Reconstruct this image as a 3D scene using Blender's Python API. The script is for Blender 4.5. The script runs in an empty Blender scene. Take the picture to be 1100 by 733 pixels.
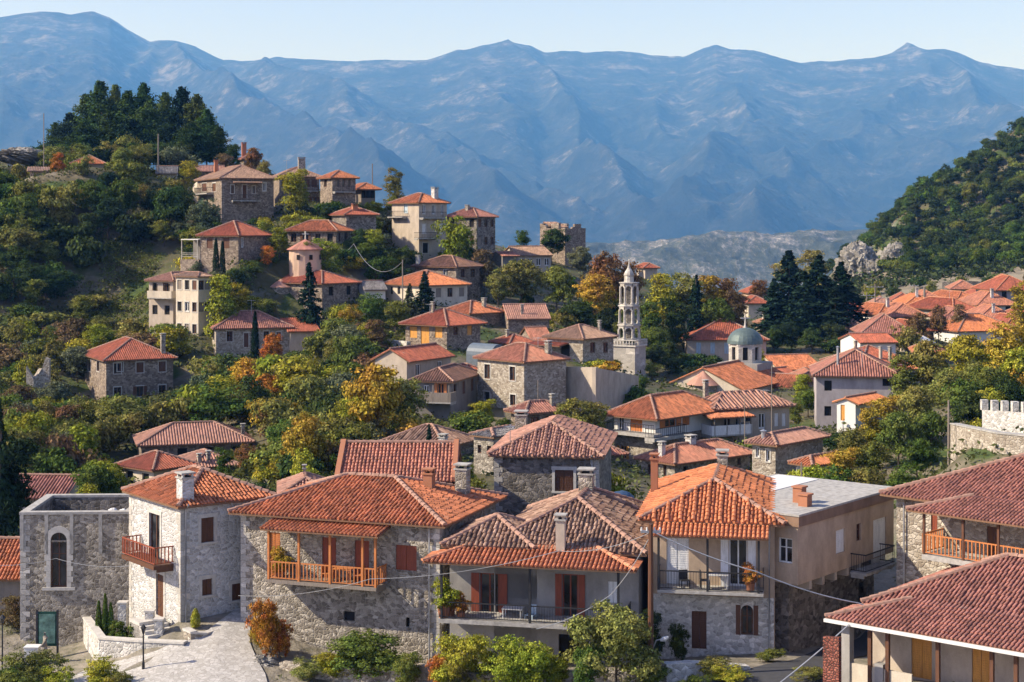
import bpy, math, random
import numpy as np
from mathutils import Vector, Matrix

S = bpy.context.scene
C = S.collection
R = math.radians

# ---------------------------------------------------------------- camera, sky, sun, exposure
F, CX, HY = 1744.0, 550.0, 240.0            # focal length in photo pixels, principal column, horizon row
cam = bpy.data.objects.new('camera', bpy.data.cameras.new('camera'))
C.objects.link(cam)
cam.location = (0, 0, 0); cam.rotation_euler = (R(90), 0, 0)
cam.data.sensor_width = 36; cam.data.lens = 36 * F / 1100
cam.data.shift_y = -(366.5 - HY) / 1100
cam.data.clip_start = 1; cam.data.clip_end = 80000
S.camera = cam

SUN_EL, SUN_X, SUN_Y = R(36), -0.993, -0.12    # direction towards the sun: from the left
az = math.atan2(SUN_X, SUN_Y)
w = bpy.data.worlds.new('World'); S.world = w; w.use_nodes = True
nt = w.node_tree; nt.nodes.clear()
sky = nt.nodes.new('ShaderNodeTexSky'); sky.sky_type = 'NISHITA'; sky.sun_disc = False
sky.sun_elevation = SUN_EL; sky.sun_rotation = az
sky.altitude = 0; sky.air_density = 1.0; sky.dust_density = 0.8; sky.ozone_density = 3
bg = nt.nodes.new('ShaderNodeBackground'); bg.inputs[1].default_value = 0.138
wo = nt.nodes.new('ShaderNodeOutputWorld')
tint = nt.nodes.new('ShaderNodeMix'); tint.data_type = 'RGBA'; tint.blend_type = 'MULTIPLY'; tint.inputs[0].default_value = 1; tint.inputs[7].default_value = (1.10, .95, 1.10, 1)
nt.links.new(sky.outputs[0], tint.inputs[6]); nt.links.new(tint.outputs[2], bg.inputs[0]); nt.links.new(bg.outputs[0], wo.inputs[0])

sun = bpy.data.objects.new('sun', bpy.data.lights.new('sun', 'SUN'))
C.objects.link(sun)
sun.data.energy = 5.0; sun.data.angle = R(0.5); sun.data.color = (1.0, 0.915, 0.79)
sd = Vector((SUN_X * math.cos(SUN_EL), SUN_Y * math.cos(SUN_EL), math.sin(SUN_EL)))
sun.rotation_euler = sd.to_track_quat('Z', 'Y').to_euler()

S.view_settings.view_transform = 'Standard'; S.view_settings.look = 'None'
S.view_settings.gamma = 1; S.view_settings.exposure = 0.62
S.render.engine = 'CYCLES'
cy = S.cycles
cy.max_bounces = 5; cy.diffuse_bounces = 3; cy.glossy_bounces = 2; cy.transmission_bounces = 3
cy.transparent_max_bounces = 6; cy.volume_bounces = 0; cy.caustics_reflective = False; cy.caustics_refractive = False
cy.use_denoising = True; cy.volume_max_steps = 64
HAZE_DENSITY = 0.000092

# ---------------------------------------------------------------- helpers
def P(x, y, Y):
    return Vector(((x - CX) / F * Y, Y, (HY - y) / F * Y))
def px_of(p):
    return CX + F * p[0] / p[1], HY - F * p[2] / p[1]

class MB:
    """collects polygons with metre-scaled UVs"""
    def __init__(s): s.v = []; s.f = []; s.uv = []; s.m = []; s.sm = False
    def poly(s, pts, m=0, uv=None):
        i = len(s.v); pts = [tuple(p) for p in pts]
        s.v.extend(pts); s.f.append(tuple(range(i, i + len(pts)))); s.m.append(m)
        if uv is None:
            a = Vector(pts[0]); n = Vector((0, 0, 0))
            for k in range(1, len(pts) - 1): n += (Vector(pts[k]) - a).cross(Vector(pts[k + 1]) - a)
            n.normalize()
            if abs(n.z) > .999: u, v = Vector((1, 0, 0)), Vector((0, 1, 0))
            else:
                u = Vector((-n.y, n.x, 0)).normalized(); v = n.cross(u)
            uv = [(u.dot(Vector(p)), v.dot(Vector(p))) for p in pts]
        s.uv.extend(uv)
    def raw(s, V, Fs, UV, m):
        i = len(s.v); s.v.extend(V); s.f.extend([tuple(k + i for k in f) for f in Fs])
        s.uv.extend(UV); s.m.extend([m] * len(Fs))
    def box(s, a, b, m=0, skip=''):
        x0, x1 = sorted((a[0], b[0])); y0, y1 = sorted((a[1], b[1])); z0, z1 = sorted((a[2], b[2]))
        q = [((x0,y0,z0),(x1,y0,z0),(x1,y0,z1),(x0,y0,z1)), ((x1,y1,z0),(x0,y1,z0),(x0,y1,z1),(x1,y1,z1)),
             ((x0,y1,z0),(x0,y0,z0),(x0,y0,z1),(x0,y1,z1)), ((x1,y0,z0),(x1,y1,z0),(x1,y1,z1),(x1,y0,z1)),
             ((x0,y0,z1),(x1,y0,z1),(x1,y1,z1),(x0,y1,z1)), ((x0,y1,z0),(x1,y1,z0),(x1,y0,z0),(x0,y0,z0))]
        for f in q: s.poly(f, m)
    def beam(s, p, q, wd, ht, m=0):
        p, q = Vector(p), Vector(q); d = (q - p).normalized()
        u = d.cross(Vector((0, 0, 1)))
        u = Vector((1, 0, 0)) if u.length < 1e-4 else u.normalized()
        v = u.cross(d); u = u * wd / 2; v = v * ht / 2
        A = [p - u - v, p + u - v, p + u + v, p - u + v]; B = [x + (q - p) for x in A]
        for k in range(4): s.poly([A[k], B[k], B[(k + 1) % 4], A[(k + 1) % 4]][::-1], m)
        s.poly(A, m); s.poly(B[::-1], m)
    def tube(s, pts, rs, n=8, m=0, cap=True):
        pts = [Vector(p) for p in pts]
        if not isinstance(rs, (list, tuple)): rs = [rs] * len(pts)
        rings = []
        for k, p in enumerate(pts):
            d = (pts[min(k + 1, len(pts) - 1)] - pts[max(k - 1, 0)]).normalized()
            u = d.cross(Vector((0, 0, 1))); u = Vector((1, 0, 0)) if u.length < 1e-3 else u.normalized()
            v = u.cross(d)
            rings.append([p + (u * math.cos(t) + v * math.sin(t)) * rs[k] for t in [2 * math.pi * j / n for j in range(n)]])
        for a, b in zip(rings, rings[1:]):
            for j in range(n): s.poly([a[j], b[j], b[(j + 1) % n], a[(j + 1) % n]][::-1], m)
        if cap: s.poly(rings[0], m); s.poly(rings[-1][::-1], m)
    def lathe(s, c, prof, n=16, m=0, a0=0, a1=2 * math.pi):
        c = Vector(c); full = abs(a1 - a0 - 2 * math.pi) < 1e-6
        ts = [a0 + (a1 - a0) * j / n for j in range(n + 1)]
        for (r0, z0), (r1, z1) in zip(prof, prof[1:]):
            for j in range(n):
                t, u = ts[j], ts[j + 1]
                q = [(r0, z0, t), (r0, z0, u), (r1, z1, u), (r1, z1, t)]
                if r0 < 1e-5: q = q[1:]
                if r1 < 1e-5: q = q[:3] if r0 >= 1e-5 else q
                if len(q) < 3: continue
                uv = [(tt * max(r0, r1), zz) for r, zz, tt in q]
                s.poly([c + Vector((r * math.cos(tt), r * math.sin(tt), zz)) for r, zz, tt in q], m, uv)
    def build(s, name, mats, parent=None, smooth=False):
        me = bpy.data.meshes.new(name); me.from_pydata(s.v, [], s.f)
        for x in (mats if isinstance(mats, (list, tuple)) else [mats]): me.materials.append(x)
        if len(me.materials) > 1: me.polygons.foreach_set('material_index', s.m)
        ul = me.uv_layers.new(name='UVMap'); ul.data.foreach_set('uv', np.array(s.uv, dtype=np.float32).ravel())
        if smooth: me.polygons.foreach_set('use_smooth', [True] * len(s.f))
        me.update()
        o = bpy.data.objects.new(name, me); C.objects.link(o)
        if parent: o.parent = parent
        return o

def tag(o, label=None, cat=None, group=None, kind=None):
    if label: o['label'] = label
    if cat: o['category'] = cat
    if group: o['group'] = group
    if kind: o['kind'] = kind
    return o
def empty(name, loc, rz=0):
    o = bpy.data.objects.new(name, None); C.objects.link(o)
    o.location = loc; o.rotation_euler = (0, 0, rz); o.empty_display_size = .5
    return o

# ---------------------------------------------------------------- materials
def new_mat(name):
    m = bpy.data.materials.new(name); m.use_nodes = True
    t = m.node_tree; t.nodes.clear()
    o = t.nodes.new('ShaderNodeOutputMaterial'); b = t.nodes.new('ShaderNodeBsdfPrincipled')
    t.links.new(b.outputs[0], o.inputs[0]); b.inputs['Roughness'].default_value = .85
    b.inputs['Specular IOR Level'].default_value = .25
    return m, t, b
def N(t, typ, **kw):
    n = t.nodes.new('ShaderNode' + typ)
    for k, v in kw.items(): setattr(n, k, v)
    return n
def L(t, a, b): t.links.new(a, b)
def mixc(t, fac, a, b, mode='MIX'):
    n = N(t, 'Mix', data_type='RGBA', blend_type=mode)
    for sock, v in ((n.inputs[0], fac), (n.inputs[6], a), (n.inputs[7], b)):
        if isinstance(v, bpy.types.NodeSocket): L(t, v, sock)
        elif isinstance(v, (int, float)): sock.default_value = v
        else: sock.default_value = (*v, 1)
    return n.outputs[2]
def math_n(t, op, a, b=0.0):
    n = N(t, 'Math', operation=op)
    for sock, v in ((n.inputs[0], a), (n.inputs[1], b)):
        if isinstance(v, bpy.types.NodeSocket): L(t, v, sock)
        else: sock.default_value = v
    return n.outputs[0]
def ramp(t, fac, stops):
    n = N(t, 'ValToRGB'); e = n.color_ramp.elements
    while len(e) < len(stops): e.new(.5)
    for k, (p, c) in enumerate(stops): e[k].position = p; e[k].color = (*c, 1) if len(c) == 3 else c
    L(t, fac, n.inputs[0]); return n.outputs[0]
def noise(t, vec, scale, detail=4, rough=.55):
    n = N(t, 'TexNoise'); n.inputs['Scale'].default_value = scale
    n.inputs['Detail'].default_value = detail; n.inputs['Roughness'].default_value = rough
    if vec: L(t, vec, n.inputs['Vector'])
    return n.outputs[0]
def bump(t, b, h, strength=.5, dist=.05):
    n = N(t, 'Bump'); n.inputs['Strength'].default_value = strength; n.inputs['Distance'].default_value = dist
    L(t, h, n.inputs['Height']); L(t, n.outputs[0], b.inputs['Normal'])
def mul(c, k): return tuple(min(1, x * k) for x in c)
g = lambda k: (k, k, k)

def tile_mat(name, col, var=.35, dirt=.35, dirtcol=(.05, .045, .035), alt=None):
    m, t, b = new_mat(name)
    uv = N(t, 'UVMap').outputs[0]; ob = N(t, 'TexCoord').outputs['Object']
    fl = N(t, 'VectorMath', operation='FLOOR'); L(t, uv, fl.inputs[0])
    wn = N(t, 'TexWhiteNoise', noise_dimensions='3D'); L(t, fl.outputs[0], wn.inputs['Vector'])
    lo = ramp(t, wn.outputs['Value'], [(0, mul(col, 1 - var)), (.5, col), (1, mul(alt or col, 1 + var))])
    st = noise(t, ob, .55, 6, .65)
    f = ramp(t, st, [(.42, g(0)), (.72, g(1))])
    f2 = math_n(t, 'MULTIPLY', f, dirt)
    c = mixc(t, f2, lo, dirtcol)
    li = ramp(t, noise(t, ob, 1.7, 7, .7), [(.60, g(0)), (.72, g(.45))]); c = mixc(t, li, c, (.42, .34, .26))
    dk = ramp(t, noise(t, ob, 1.1, 6, .75), [(.30, g(.5)), (.44, g(0))]); c = mixc(t, dk, c, mul(col, .35))
    fine = noise(t, ob, 9, 3); c = mixc(t, .35, c, ramp(t, fine, [(.3, g(.55)), (.7, g(1.0))]), 'MULTIPLY')
    L(t, c, b.inputs['Base Color'])
    sx = N(t, 'SeparateXYZ'); L(t, uv, sx.inputs[0])
    fr = math_n(t, 'FRACT', sx.outputs[1]); bump(t, b, fr, .35, .03)
    b.inputs['Roughness'].default_value = .8
    return m
def stone_mat(name, c1, c2, c3, mortar, sc=2.6, mw=.035, squash=1.5, bs=.7, stain=.3):
    m, t, b = new_mat(name)
    uv = N(t, 'UVMap').outputs[0]
    nz = N(t, 'TexNoise'); nz.inputs['Scale'].default_value = 1.6; nz.inputs['Detail'].default_value = 3; L(t, uv, nz.inputs['Vector'])
    ad = N(t, 'VectorMath', operation='MULTIPLY_ADD'); L(t, nz.outputs['Color'], ad.inputs[0])
    ad.inputs[1].default_value = (.35, .35, .35); L(t, uv, ad.inputs[2])
    mp = N(t, 'Mapping'); L(t, ad.outputs[0], mp.inputs[0]); mp.inputs['Scale'].default_value = (sc, sc * squash, 1)
    v1 = N(t, 'TexVoronoi', voronoi_dimensions='2D'); v1.inputs['Scale'].default_value = 1; L(t, mp.outputs[0], v1.inputs['Vector'])
    v2 = N(t, 'TexVoronoi', voronoi_dimensions='2D', feature='DISTANCE_TO_EDGE'); v2.inputs['Scale'].default_value = 1; L(t, mp.outputs[0], v2.inputs['Vector'])
    sp = N(t, 'SeparateColor'); L(t, v1.outputs['Color'], sp.inputs[0])
    st = ramp(t, sp.outputs[0], [(0, c1), (.45, c2), (.8, c3), (1, mul(c3, 1.25))])
    fine = noise(t, uv, 11, 5, .65)
    st = mixc(t, .6, st, ramp(t, fine, [(.25, g(.45)), (.7, g(1.1))]), 'MULTIPLY')
    ed = ramp(t, v2.outputs['Distance'], [(mw * .4, g(1)), (mw * 1.6, g(0))])
    mo = mixc(t, noise(t, uv, 3, 3), mortar, mul(mortar, .7))
    c = mixc(t, ed, st, mo)
    pt_ = ramp(t, noise(t, uv, .55, 6, .7), [(.57, g(0)), (.66, g(.7))]); c = mixc(t, pt_, c, mixc(t, fine, mul(mortar, .75), mortar))
    big = noise(t, uv, .35, 5, .6)
    c = mixc(t, stain, c, ramp(t, big, [(.35, g(.45)), (.62, g(1.1))]), 'MULTIPLY')
    L(t, c, b.inputs['Base Color'])
    h = ramp(t, v2.outputs['Distance'], [(0, g(0)), (mw * 4, g(1))])
    h2 = math_n(t, 'ADD', h, math_n(t, 'MULTIPLY', fine, .9)); bump(t, b, h2, bs, .05)
    b.inputs['Roughness'].default_value = .92
    return m
def plaster_mat(name, col, stain=.35, sc=.6, stcol=None):
    m, t, b = new_mat(name)
    uv = N(t, 'UVMap').outputs[0]
    mp = N(t, 'Mapping'); L(t, uv, mp.inputs[0]); mp.inputs['Scale'].default_value = (1.6, .7, 1)
    big = noise(t, mp.outputs[0], sc, 8, .7)
    f = math_n(t, 'MULTIPLY', ramp(t, big, [(.4, g(0)), (.7, g(1))]), stain * 2)
    c = mixc(t, f, col, stcol or mul(col, .5))
    sp2 = ramp(t, noise(t, uv, 1.3, 7, .75), [(.56, g(0)), (.66, g(.55))]); c = mixc(t, math_n(t, 'MULTIPLY', sp2, min(1, stain * 2)), c, mul(col, .72))
    fine = noise(t, uv, 14, 4); c = mixc(t, .3, c, ramp(t, fine, [(.3, g(.7)), (.7, g(1))]), 'MULTIPLY')
    L(t, c, b.inputs['Base Color']); bump(t, b, fine, .3, .02)
    return m
def wood_mat(name, col, rough=.6):
    m, t, b = new_mat(name)
    ob = N(t, 'TexCoord').outputs['Object']
    mp = N(t, 'Mapping'); L(t, ob, mp.inputs[0]); mp.inputs['Scale'].default_value = (9, 9, .8)
    f = noise(t, mp.outputs[0], 2.5, 5, .7)
    L(t, ramp(t, f, [(.25, mul(col, .55)), (.55, col), (.8, mul(col, 1.25))]), b.inputs['Base Color'])
    b.inputs['Roughness'].default_value = rough; bump(t, b, f, .3, .01)
    return m
def plain_mat(name, col, rough=.7, metal=0, var=.25):
    m, t, b = new_mat(name)
    ob = N(t, 'TexCoord').outputs['Object']
    f = noise(t, ob, 3.5, 6, .65)
    L(t, ramp(t, f, [(.3, mul(col, 1 - var)), (.7, mul(col, 1 + var * .4))]), b.inputs['Base Color'])
    b.inputs['Roughness'].default_value = rough; b.inputs['Metallic'].default_value = metal
    return m
def glass_mat(name):
    m, t, b = new_mat(name)
    ob = N(t, 'TexCoord').outputs['Object']
    f = noise(t, ob, 1.1, 2)
    L(t, ramp(t, f, [(.4, (.012, .013, .015)), (.7, (.05, .052, .055))]), b.inputs['Base Color'])
    b.inputs['Roughness'].default_value = .12; b.inputs['Specular IOR Level'].default_value = .5
    return m

T = dict(
    orange=tile_mat('tile_orange', (.50, .175, .08), .40, .4),
    red=tile_mat('tile_red', (.42, .125, .07), .3, .4),
    bright=tile_mat('tile_bright_orange', (.60, .215, .09), .26, .25),
    brown=tile_mat('tile_brown', (.26, .135, .09), .35, .55),
    old=tile_mat('tile_old', (.31, .18, .12), .42, .5, alt=(.40, .26, .18)),
    pink=tile_mat('tile_pink_faded', (.46, .24, .17), .25, .4, (.12, .10, .08)),
    maroon=tile_mat('tile_maroon', (.40, .175, .125), .34, .45, (.1, .06, .05)),
    grey=tile_mat('tile_grey_slate', (.23, .215, .21), .35, .5),
    tan=tile_mat('tile_tan', (.40, .25, .17), .3, .45, (.1, .09, .07)),
    terracotta=tile_mat('tile_terracotta', (.50, .21, .13), .3, .45, (.11, .08, .06)),
)
ST = dict(
    grey=stone_mat('stone_grey_rubble', (.17, .145, .11), (.31, .27, .215), (.47, .42, .34), (.46, .41, .33), 4.6, .05, 1.35),
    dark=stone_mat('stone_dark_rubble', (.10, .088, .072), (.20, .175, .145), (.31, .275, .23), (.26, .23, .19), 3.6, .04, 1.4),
    warm=stone_mat('stone_warm', (.25, .20, .15), (.40, .34, .26), (.52, .46, .37), (.44, .39, .31), 4.2, .05, 1.4),
    light=stone_mat('stone_light', (.36, .34, .30), (.52, .50, .45), (.66, .63, .57), (.60, .57, .51), 4.2, .06, 1.4, .5, .2),
    white=stone_mat('stone_whitewashed', (.40, .385, .35), (.54, .525, .49), (.64, .625, .59), (.66, .645, .61), 4.0, .07, 1.5, .6, .2),
    brick=stone_mat('brick_lattice', (.20, .06, .04), (.28, .09, .06), (.33, .12, .08), (.05, .03, .025), 5.5, .12, 1.6),
    brown=stone_mat('stone_brown', (.16, .12, .09), (.27, .21, .16), (.38, .31, .24), (.30, .25, .20), 3.8, .04, 1.4),
    ashlar=stone_mat('stone_ashlar', (.42, .39, .34), (.50, .47, .41), (.58, .54, .47), (.38, .35, .30), 1.4, .02, 1.9, .35, .2),
)
PL = dict(
    white=plaster_mat('plaster_white', (.68, .67, .63), .15),
    cream=plaster_mat('plaster_cream', (.62, .54, .42), .35),
    beige=plaster_mat('plaster_beige', (.50, .42, .33), .35),
    tan=plaster_mat('plaster_tan', (.52, .39, .27), .4),
    lilac=plaster_mat('plaster_lilac_grey', (.42, .38, .38), .4, .4),
    grey=plaster_mat('concrete_grey', (.36, .34, .31), .4),
    peach=plaster_mat('plaster_peach', (.60, .42, .30), .3),
    fascia=plaster_mat('fascia_brown', (.27, .17, .11), .4),
    darkgrey=plaster_mat('plaster_dark_grey', (.24, .22, .20), .4),
    rust=plaster_mat('fascia_orange_brown', (.40, .17, .09), .15),
)
WD = dict(
    brown=wood_mat('wood_dark_brown', (.12, .055, .03)),
    red=wood_mat('wood_red_brown', (.27, .07, .035)),
    yellow=wood_mat('wood_honey', (.62, .30, .07)),
    orange=wood_mat('wood_orange', (.52, .19, .06)),
    white=wood_mat('wood_white', (.78, .78, .76)),
    blue=wood_mat('wood_pale_blue', (.42, .52, .58)),
    grey=wood_mat('wood_weathered', (.24, .20, .16)),
    soffit=wood_mat('wood_soffit', (.20, .11, .06)),
)
GLASS = glass_mat('window_glass')
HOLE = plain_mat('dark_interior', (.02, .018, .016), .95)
IRON = plain_mat('wrought_iron', (.03, .03, .032), .55)
STEEL = plain_mat('galvanised_steel', (.42, .43, .44), .45, .6)
CONC = plain_mat('concrete_slab', (.40, .38, .34), .9, 0, .4)
TRIM = plain_mat('limestone_trim', (.54, .51, .45), .85)
COPPER = plain_mat('dome_green_metal', (.11, .15, .145), .5, .2)
CAPS = dict(a=plain_mat('ridge_cap_clay', (.55, .24, .13), .85, 0, .45), b=plain_mat('ridge_cap_mortar', (.37, .22, .16), .9, 0, .45))
# ---------------------------------------------------------------- roofs
def slope_tiles(mb, poly, tp=.25, rows=None, m=0, r=.085, jit=0., rib=0, rng=None, lift=0.02):
    """poly: 3D points, the first edge is the eave. Half round cover tiles up the slope."""
    rng = rng or np.random.default_rng(5)
    pts = [Vector(p) for p in poly]
    U = (pts[1] - pts[0]).normalized()
    n = Vector((0, 0, 0))
    for k in range(1, len(pts) - 1): n += (pts[k] - pts[0]).cross(pts[k + 1] - pts[0])
    n.normalize()
    if n.z < 0: n = -n
    V = n.cross(U)
    if (pts[2] - pts[0]).dot(V) < 0: V = -V
    O = pts[0]
    q = [((p - O).dot(U), (p - O).dot(V)) for p in pts]
    umin, umax = min(a for a, _ in q), max(a for a, _ in q)
    k0, k1 = int(math.floor(umin / tp)), int(math.ceil(umax / tp))
    Ua, Va, Na, Oa = map(np.array, (U, V, n, O))
    ang = np.linspace(0, math.pi, 5) if rows else np.linspace(0, math.pi, 4)
    na = len(ang)
    Vs = []; Fs = []; UVs = []
    for k in range(k0, k1 + 1):
        uc = (k + .5) * tp
        hits = []
        for (a, b), (c, d) in zip(q, q[1:] + q[:1]):
            if (a - uc) * (c - uc) < 0: hits.append(b + (uc - a) / (c - a) * (d - b))
        if len(hits) < 2: continue
        v0, v1 = min(hits), max(hits)
        if v1 - v0 < .08: continue
        raised = (rib and k % rib == 0)
        rr = r * (1.45 if raised else 1)
        segs = []
        if rows:
            e = rows; j0 = math.floor(v0 / e)
            vv = v0
            nrow = max(1, int(round((v1 - v0) / e)))
            for j in range(nrow):
                a = v0 + (v1 - v0) * j / nrow; b_ = v0 + (v1 - v0) * (j + 1) / nrow + .05
                segs.append((a - (.03 if j == 0 else .0), min(b_, v1 + .02), j))
        else: segs = [(v0 - .03, v1, -1)]
        for a, b_, j in segs:
            du, dn, ds = (rng.normal(0, jit, 3) if jit else (0, 0, 0))
            base = len(Vs)
            up = lift + (rr * .9 if raised else 0)
            for (vv, rad, hh) in ((a, rr, .035 + up), (b_, rr * .84, .0 + up)):
                uu = uc + du + (ds if vv == a else 0)
                for t in ang:
                    Vs.append(tuple(Oa + Ua * (uu + math.cos(t) * rad) + Va * vv + Na * (hh + abs(dn) + math.sin(t) * rad * .95)))
            for i in range(na - 1):
                Fs.append((base + i + 1, base + i, base + na + i, base + na + i + 1))
                if j >= 0: UVs.extend([(k + .5, j + .5)] * 4)
                else: UVs.extend([(k + .5, a / .4), (k + .5, a / .4), (k + .5, b_ / .4), (k + .5, b_ / .4)])
            Fs.append(tuple(base + i for i in range(na)))
            UVs.extend([(k + .5, (j if j >= 0 else 0) + .5)] * na)
    mb.raw(Vs, Fs, UVs, m)
    return (O, U, V, n)

def slab_slope(mb, poly, th=.10, tp=.25, m=0, mu=1):
    pts = [Vector(p) for p in poly]
    U = (pts[1] - pts[0]).normalized(); n = (pts[1] - pts[0]).cross(pts[2] - pts[0]).normalized()
    if n.z < 0: n = -n; pts = pts[::-1]
    V = n.cross(U)
    mb.poly(pts, m, [((p - pts[0]).dot(U) / tp, (p - pts[0]).dot(V) / .4) for p in pts])
    lo = [p - Vector((0, 0, th)) for p in pts]
    mb.poly(lo[::-1], mu)
    for a, b, c, d in zip(pts, pts[1:] + pts[:1], lo[1:] + lo[:1], lo): mb.poly([d, c, b, a], mu)

def cap_line(mb, p, q, r=.12, m=2, seg=.42):
    p, q = Vector(p), Vector(q); d = q - p; n = max(1, int(d.length / seg))
    up = Vector((0, 0, 1)); u = d.cross(up).normalized(); v = u.cross(d.normalized())
    for k in range(n):
        a = p + d * (k / n); b = p + d * ((k + 1.08) / n)
        ra, rb = r * 1.08, r * .9
        A = [a + u * math.cos(t) * ra + v * (math.sin(t) * ra + .02) for t in np.linspace(0, math.pi, 5)]
        B = [b + u * math.cos(t) * rb + v * (math.sin(t) * rb + .0) for t in np.linspace(0, math.pi, 5)]
        for i in range(4): mb.poly([A[i], B[i], B[i + 1], A[i + 1]][::-1], m)
        mb.poly(A, m)

def hip_slopes(x0, y0, x1, y1, z, pitch, style='hip'):
    t = math.tan(R(pitch)); W, D = x1 - x0, y1 - y0
    a, b, c, d = (x0, y0), (x1, y0), (x1, y1), (x0, y1)
    v = lambda p, zz=z: Vector((p[0], p[1], zz))
    if style == 'hip':
        h = min(W, D) / 2 * t
        if W >= D: r0, r1 = Vector((x0 + D / 2, (y0 + y1) / 2, z + h)), Vector((x1 - D / 2, (y0 + y1) / 2, z + h))
        else: r0, r1 = Vector(((x0 + x1) / 2, y0 + W / 2, z + h)), Vector(((x0 + x1) / 2, y1 - W / 2, z + h))
        if W >= D:
            S_ = [[v(a), v(b), r1, r0], [v(b), v(c), r1], [v(c), v(d), r0, r1], [v(d), v(a), r0]]
            caps = [(v(a), r0), (v(d), r0), (v(b), r1), (v(c), r1)]
        else:
            S_ = [[v(a), v(b), r0], [v(b), v(c), r1, r0], [v(c), v(d), r1], [v(d), v(a), r0, r1]]
            caps = [(v(a), r0), (v(b), r0), (v(c), r1), (v(d), r1)]
        if (r1 - r0).length > .1: caps.append((r0, r1))
        return S_, caps, h
    if style == 'gx':   # ridge along local x
        h = D / 2 * t; r0, r1 = Vector((x0, (y0 + y1) / 2, z + h)), Vector((x1, (y0 + y1) / 2, z + h))
        return [[v(a), v(b), r1, r0], [v(c), v(d), r0, r1]], [(r0, r1)], h
    if style == 'gy':
        h = W / 2 * t; r0, r1 = Vector(((x0 + x1) / 2, y0, z + h)), Vector(((x0 + x1) / 2, y1, z + h))
        return [[v(b), v(c), r1, r0], [v(d), v(a), r0, r1]], [(r0, r1)], h
    if style == 'sx':   # single slope, low at y0
        h = D * t; return [[v(a), v(b), v(c, z + h), v(d, z + h)]], [], h
    if style == 'sy':   # single slope, low at x0
        h = W * t; return [[v(d), v(a), v(b, z + h), v(c, z + h)]], [], h

def wall_panel(mb, O, U, wd, z0, z1, Nv, holes=(), m=0, rev=.22, mr=None):
    """rectangle O + u*U, z0..z1 with rectangular openings; reveals go inwards"""
    O, U, Nv = Vector(O), Vector(U), Vector(Nv); mr = m if mr is None else mr
    hs = []
    for h in holes:
        a, b = max(.05, h[0]), min(wd - .05, h[2]); c, d = max(z0 + .02, h[1]), min(z1 - .02, h[3])
        if b - a > .1 and d - c > .1: hs.append((a, c, b, d))
    us = sorted({0., wd} | {x for h in hs for x in (h[0], h[2])}); zs = sorted({z0, z1} | {x for h in hs for x in (h[1], h[3])})
    pt = lambda u, z, d=0: O + U * u + Vector((0, 0, z)) - Nv * d
    flip = (U.cross(Vector((0, 0, 1)))).dot(Nv) < 0
    def put(p, mm, uv=None):
        if flip: p = p[::-1]; uv = uv[::-1] if uv else None
        mb.poly(p, mm, uv)
    for ua, ub in zip(us, us[1:]):
        for za, zb in zip(zs, zs[1:]):
            if ub - ua < 1e-4 or zb - za < 1e-4: continue
            cu, cz = (ua + ub) / 2, (za + zb) / 2
            if any(h[0] < cu < h[2] and h[1] < cz < h[3] for h in hs): continue
            put([pt(ua, za), pt(ub, za), pt(ub, zb), pt(ua, zb)], m, [(ua, za), (ub, za), (ub, zb), (ua, zb)])
    for a, c, b, d in hs:
        put([pt(a, c, rev), pt(a, c), pt(a, d), pt(a, d, rev)][::-1], mr); put([pt(b, c), pt(b, c, rev), pt(b, d, rev), pt(b, d)][::-1], mr)
        put([pt(a, c, rev), pt(b, c, rev), pt(b, c), pt(a, c)][::-1], mr); put([pt(a, d), pt(b, d), pt(b, d, rev), pt(a, d, rev)][::-1], mr)

STYLES = dict(glass=('white', None), glassb=('brown', None), hole=(None, None), brown=('brown', 'brown'), red=('red', 'red'), yellow=('yellow', 'yellow'),
              white=('white', 'white'), blue=('blue', 'blue'), orange=('orange', 'orange'), grey=('grey', 'grey'),
              oyellow=('yellow', 'yellow'), ored=('red', 'red'), owhite=('white', 'white'), oorange=('orange', 'orange'), obrown=('brown', 'brown'))
class House: pass
HOUSES = []; TERR = []

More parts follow.
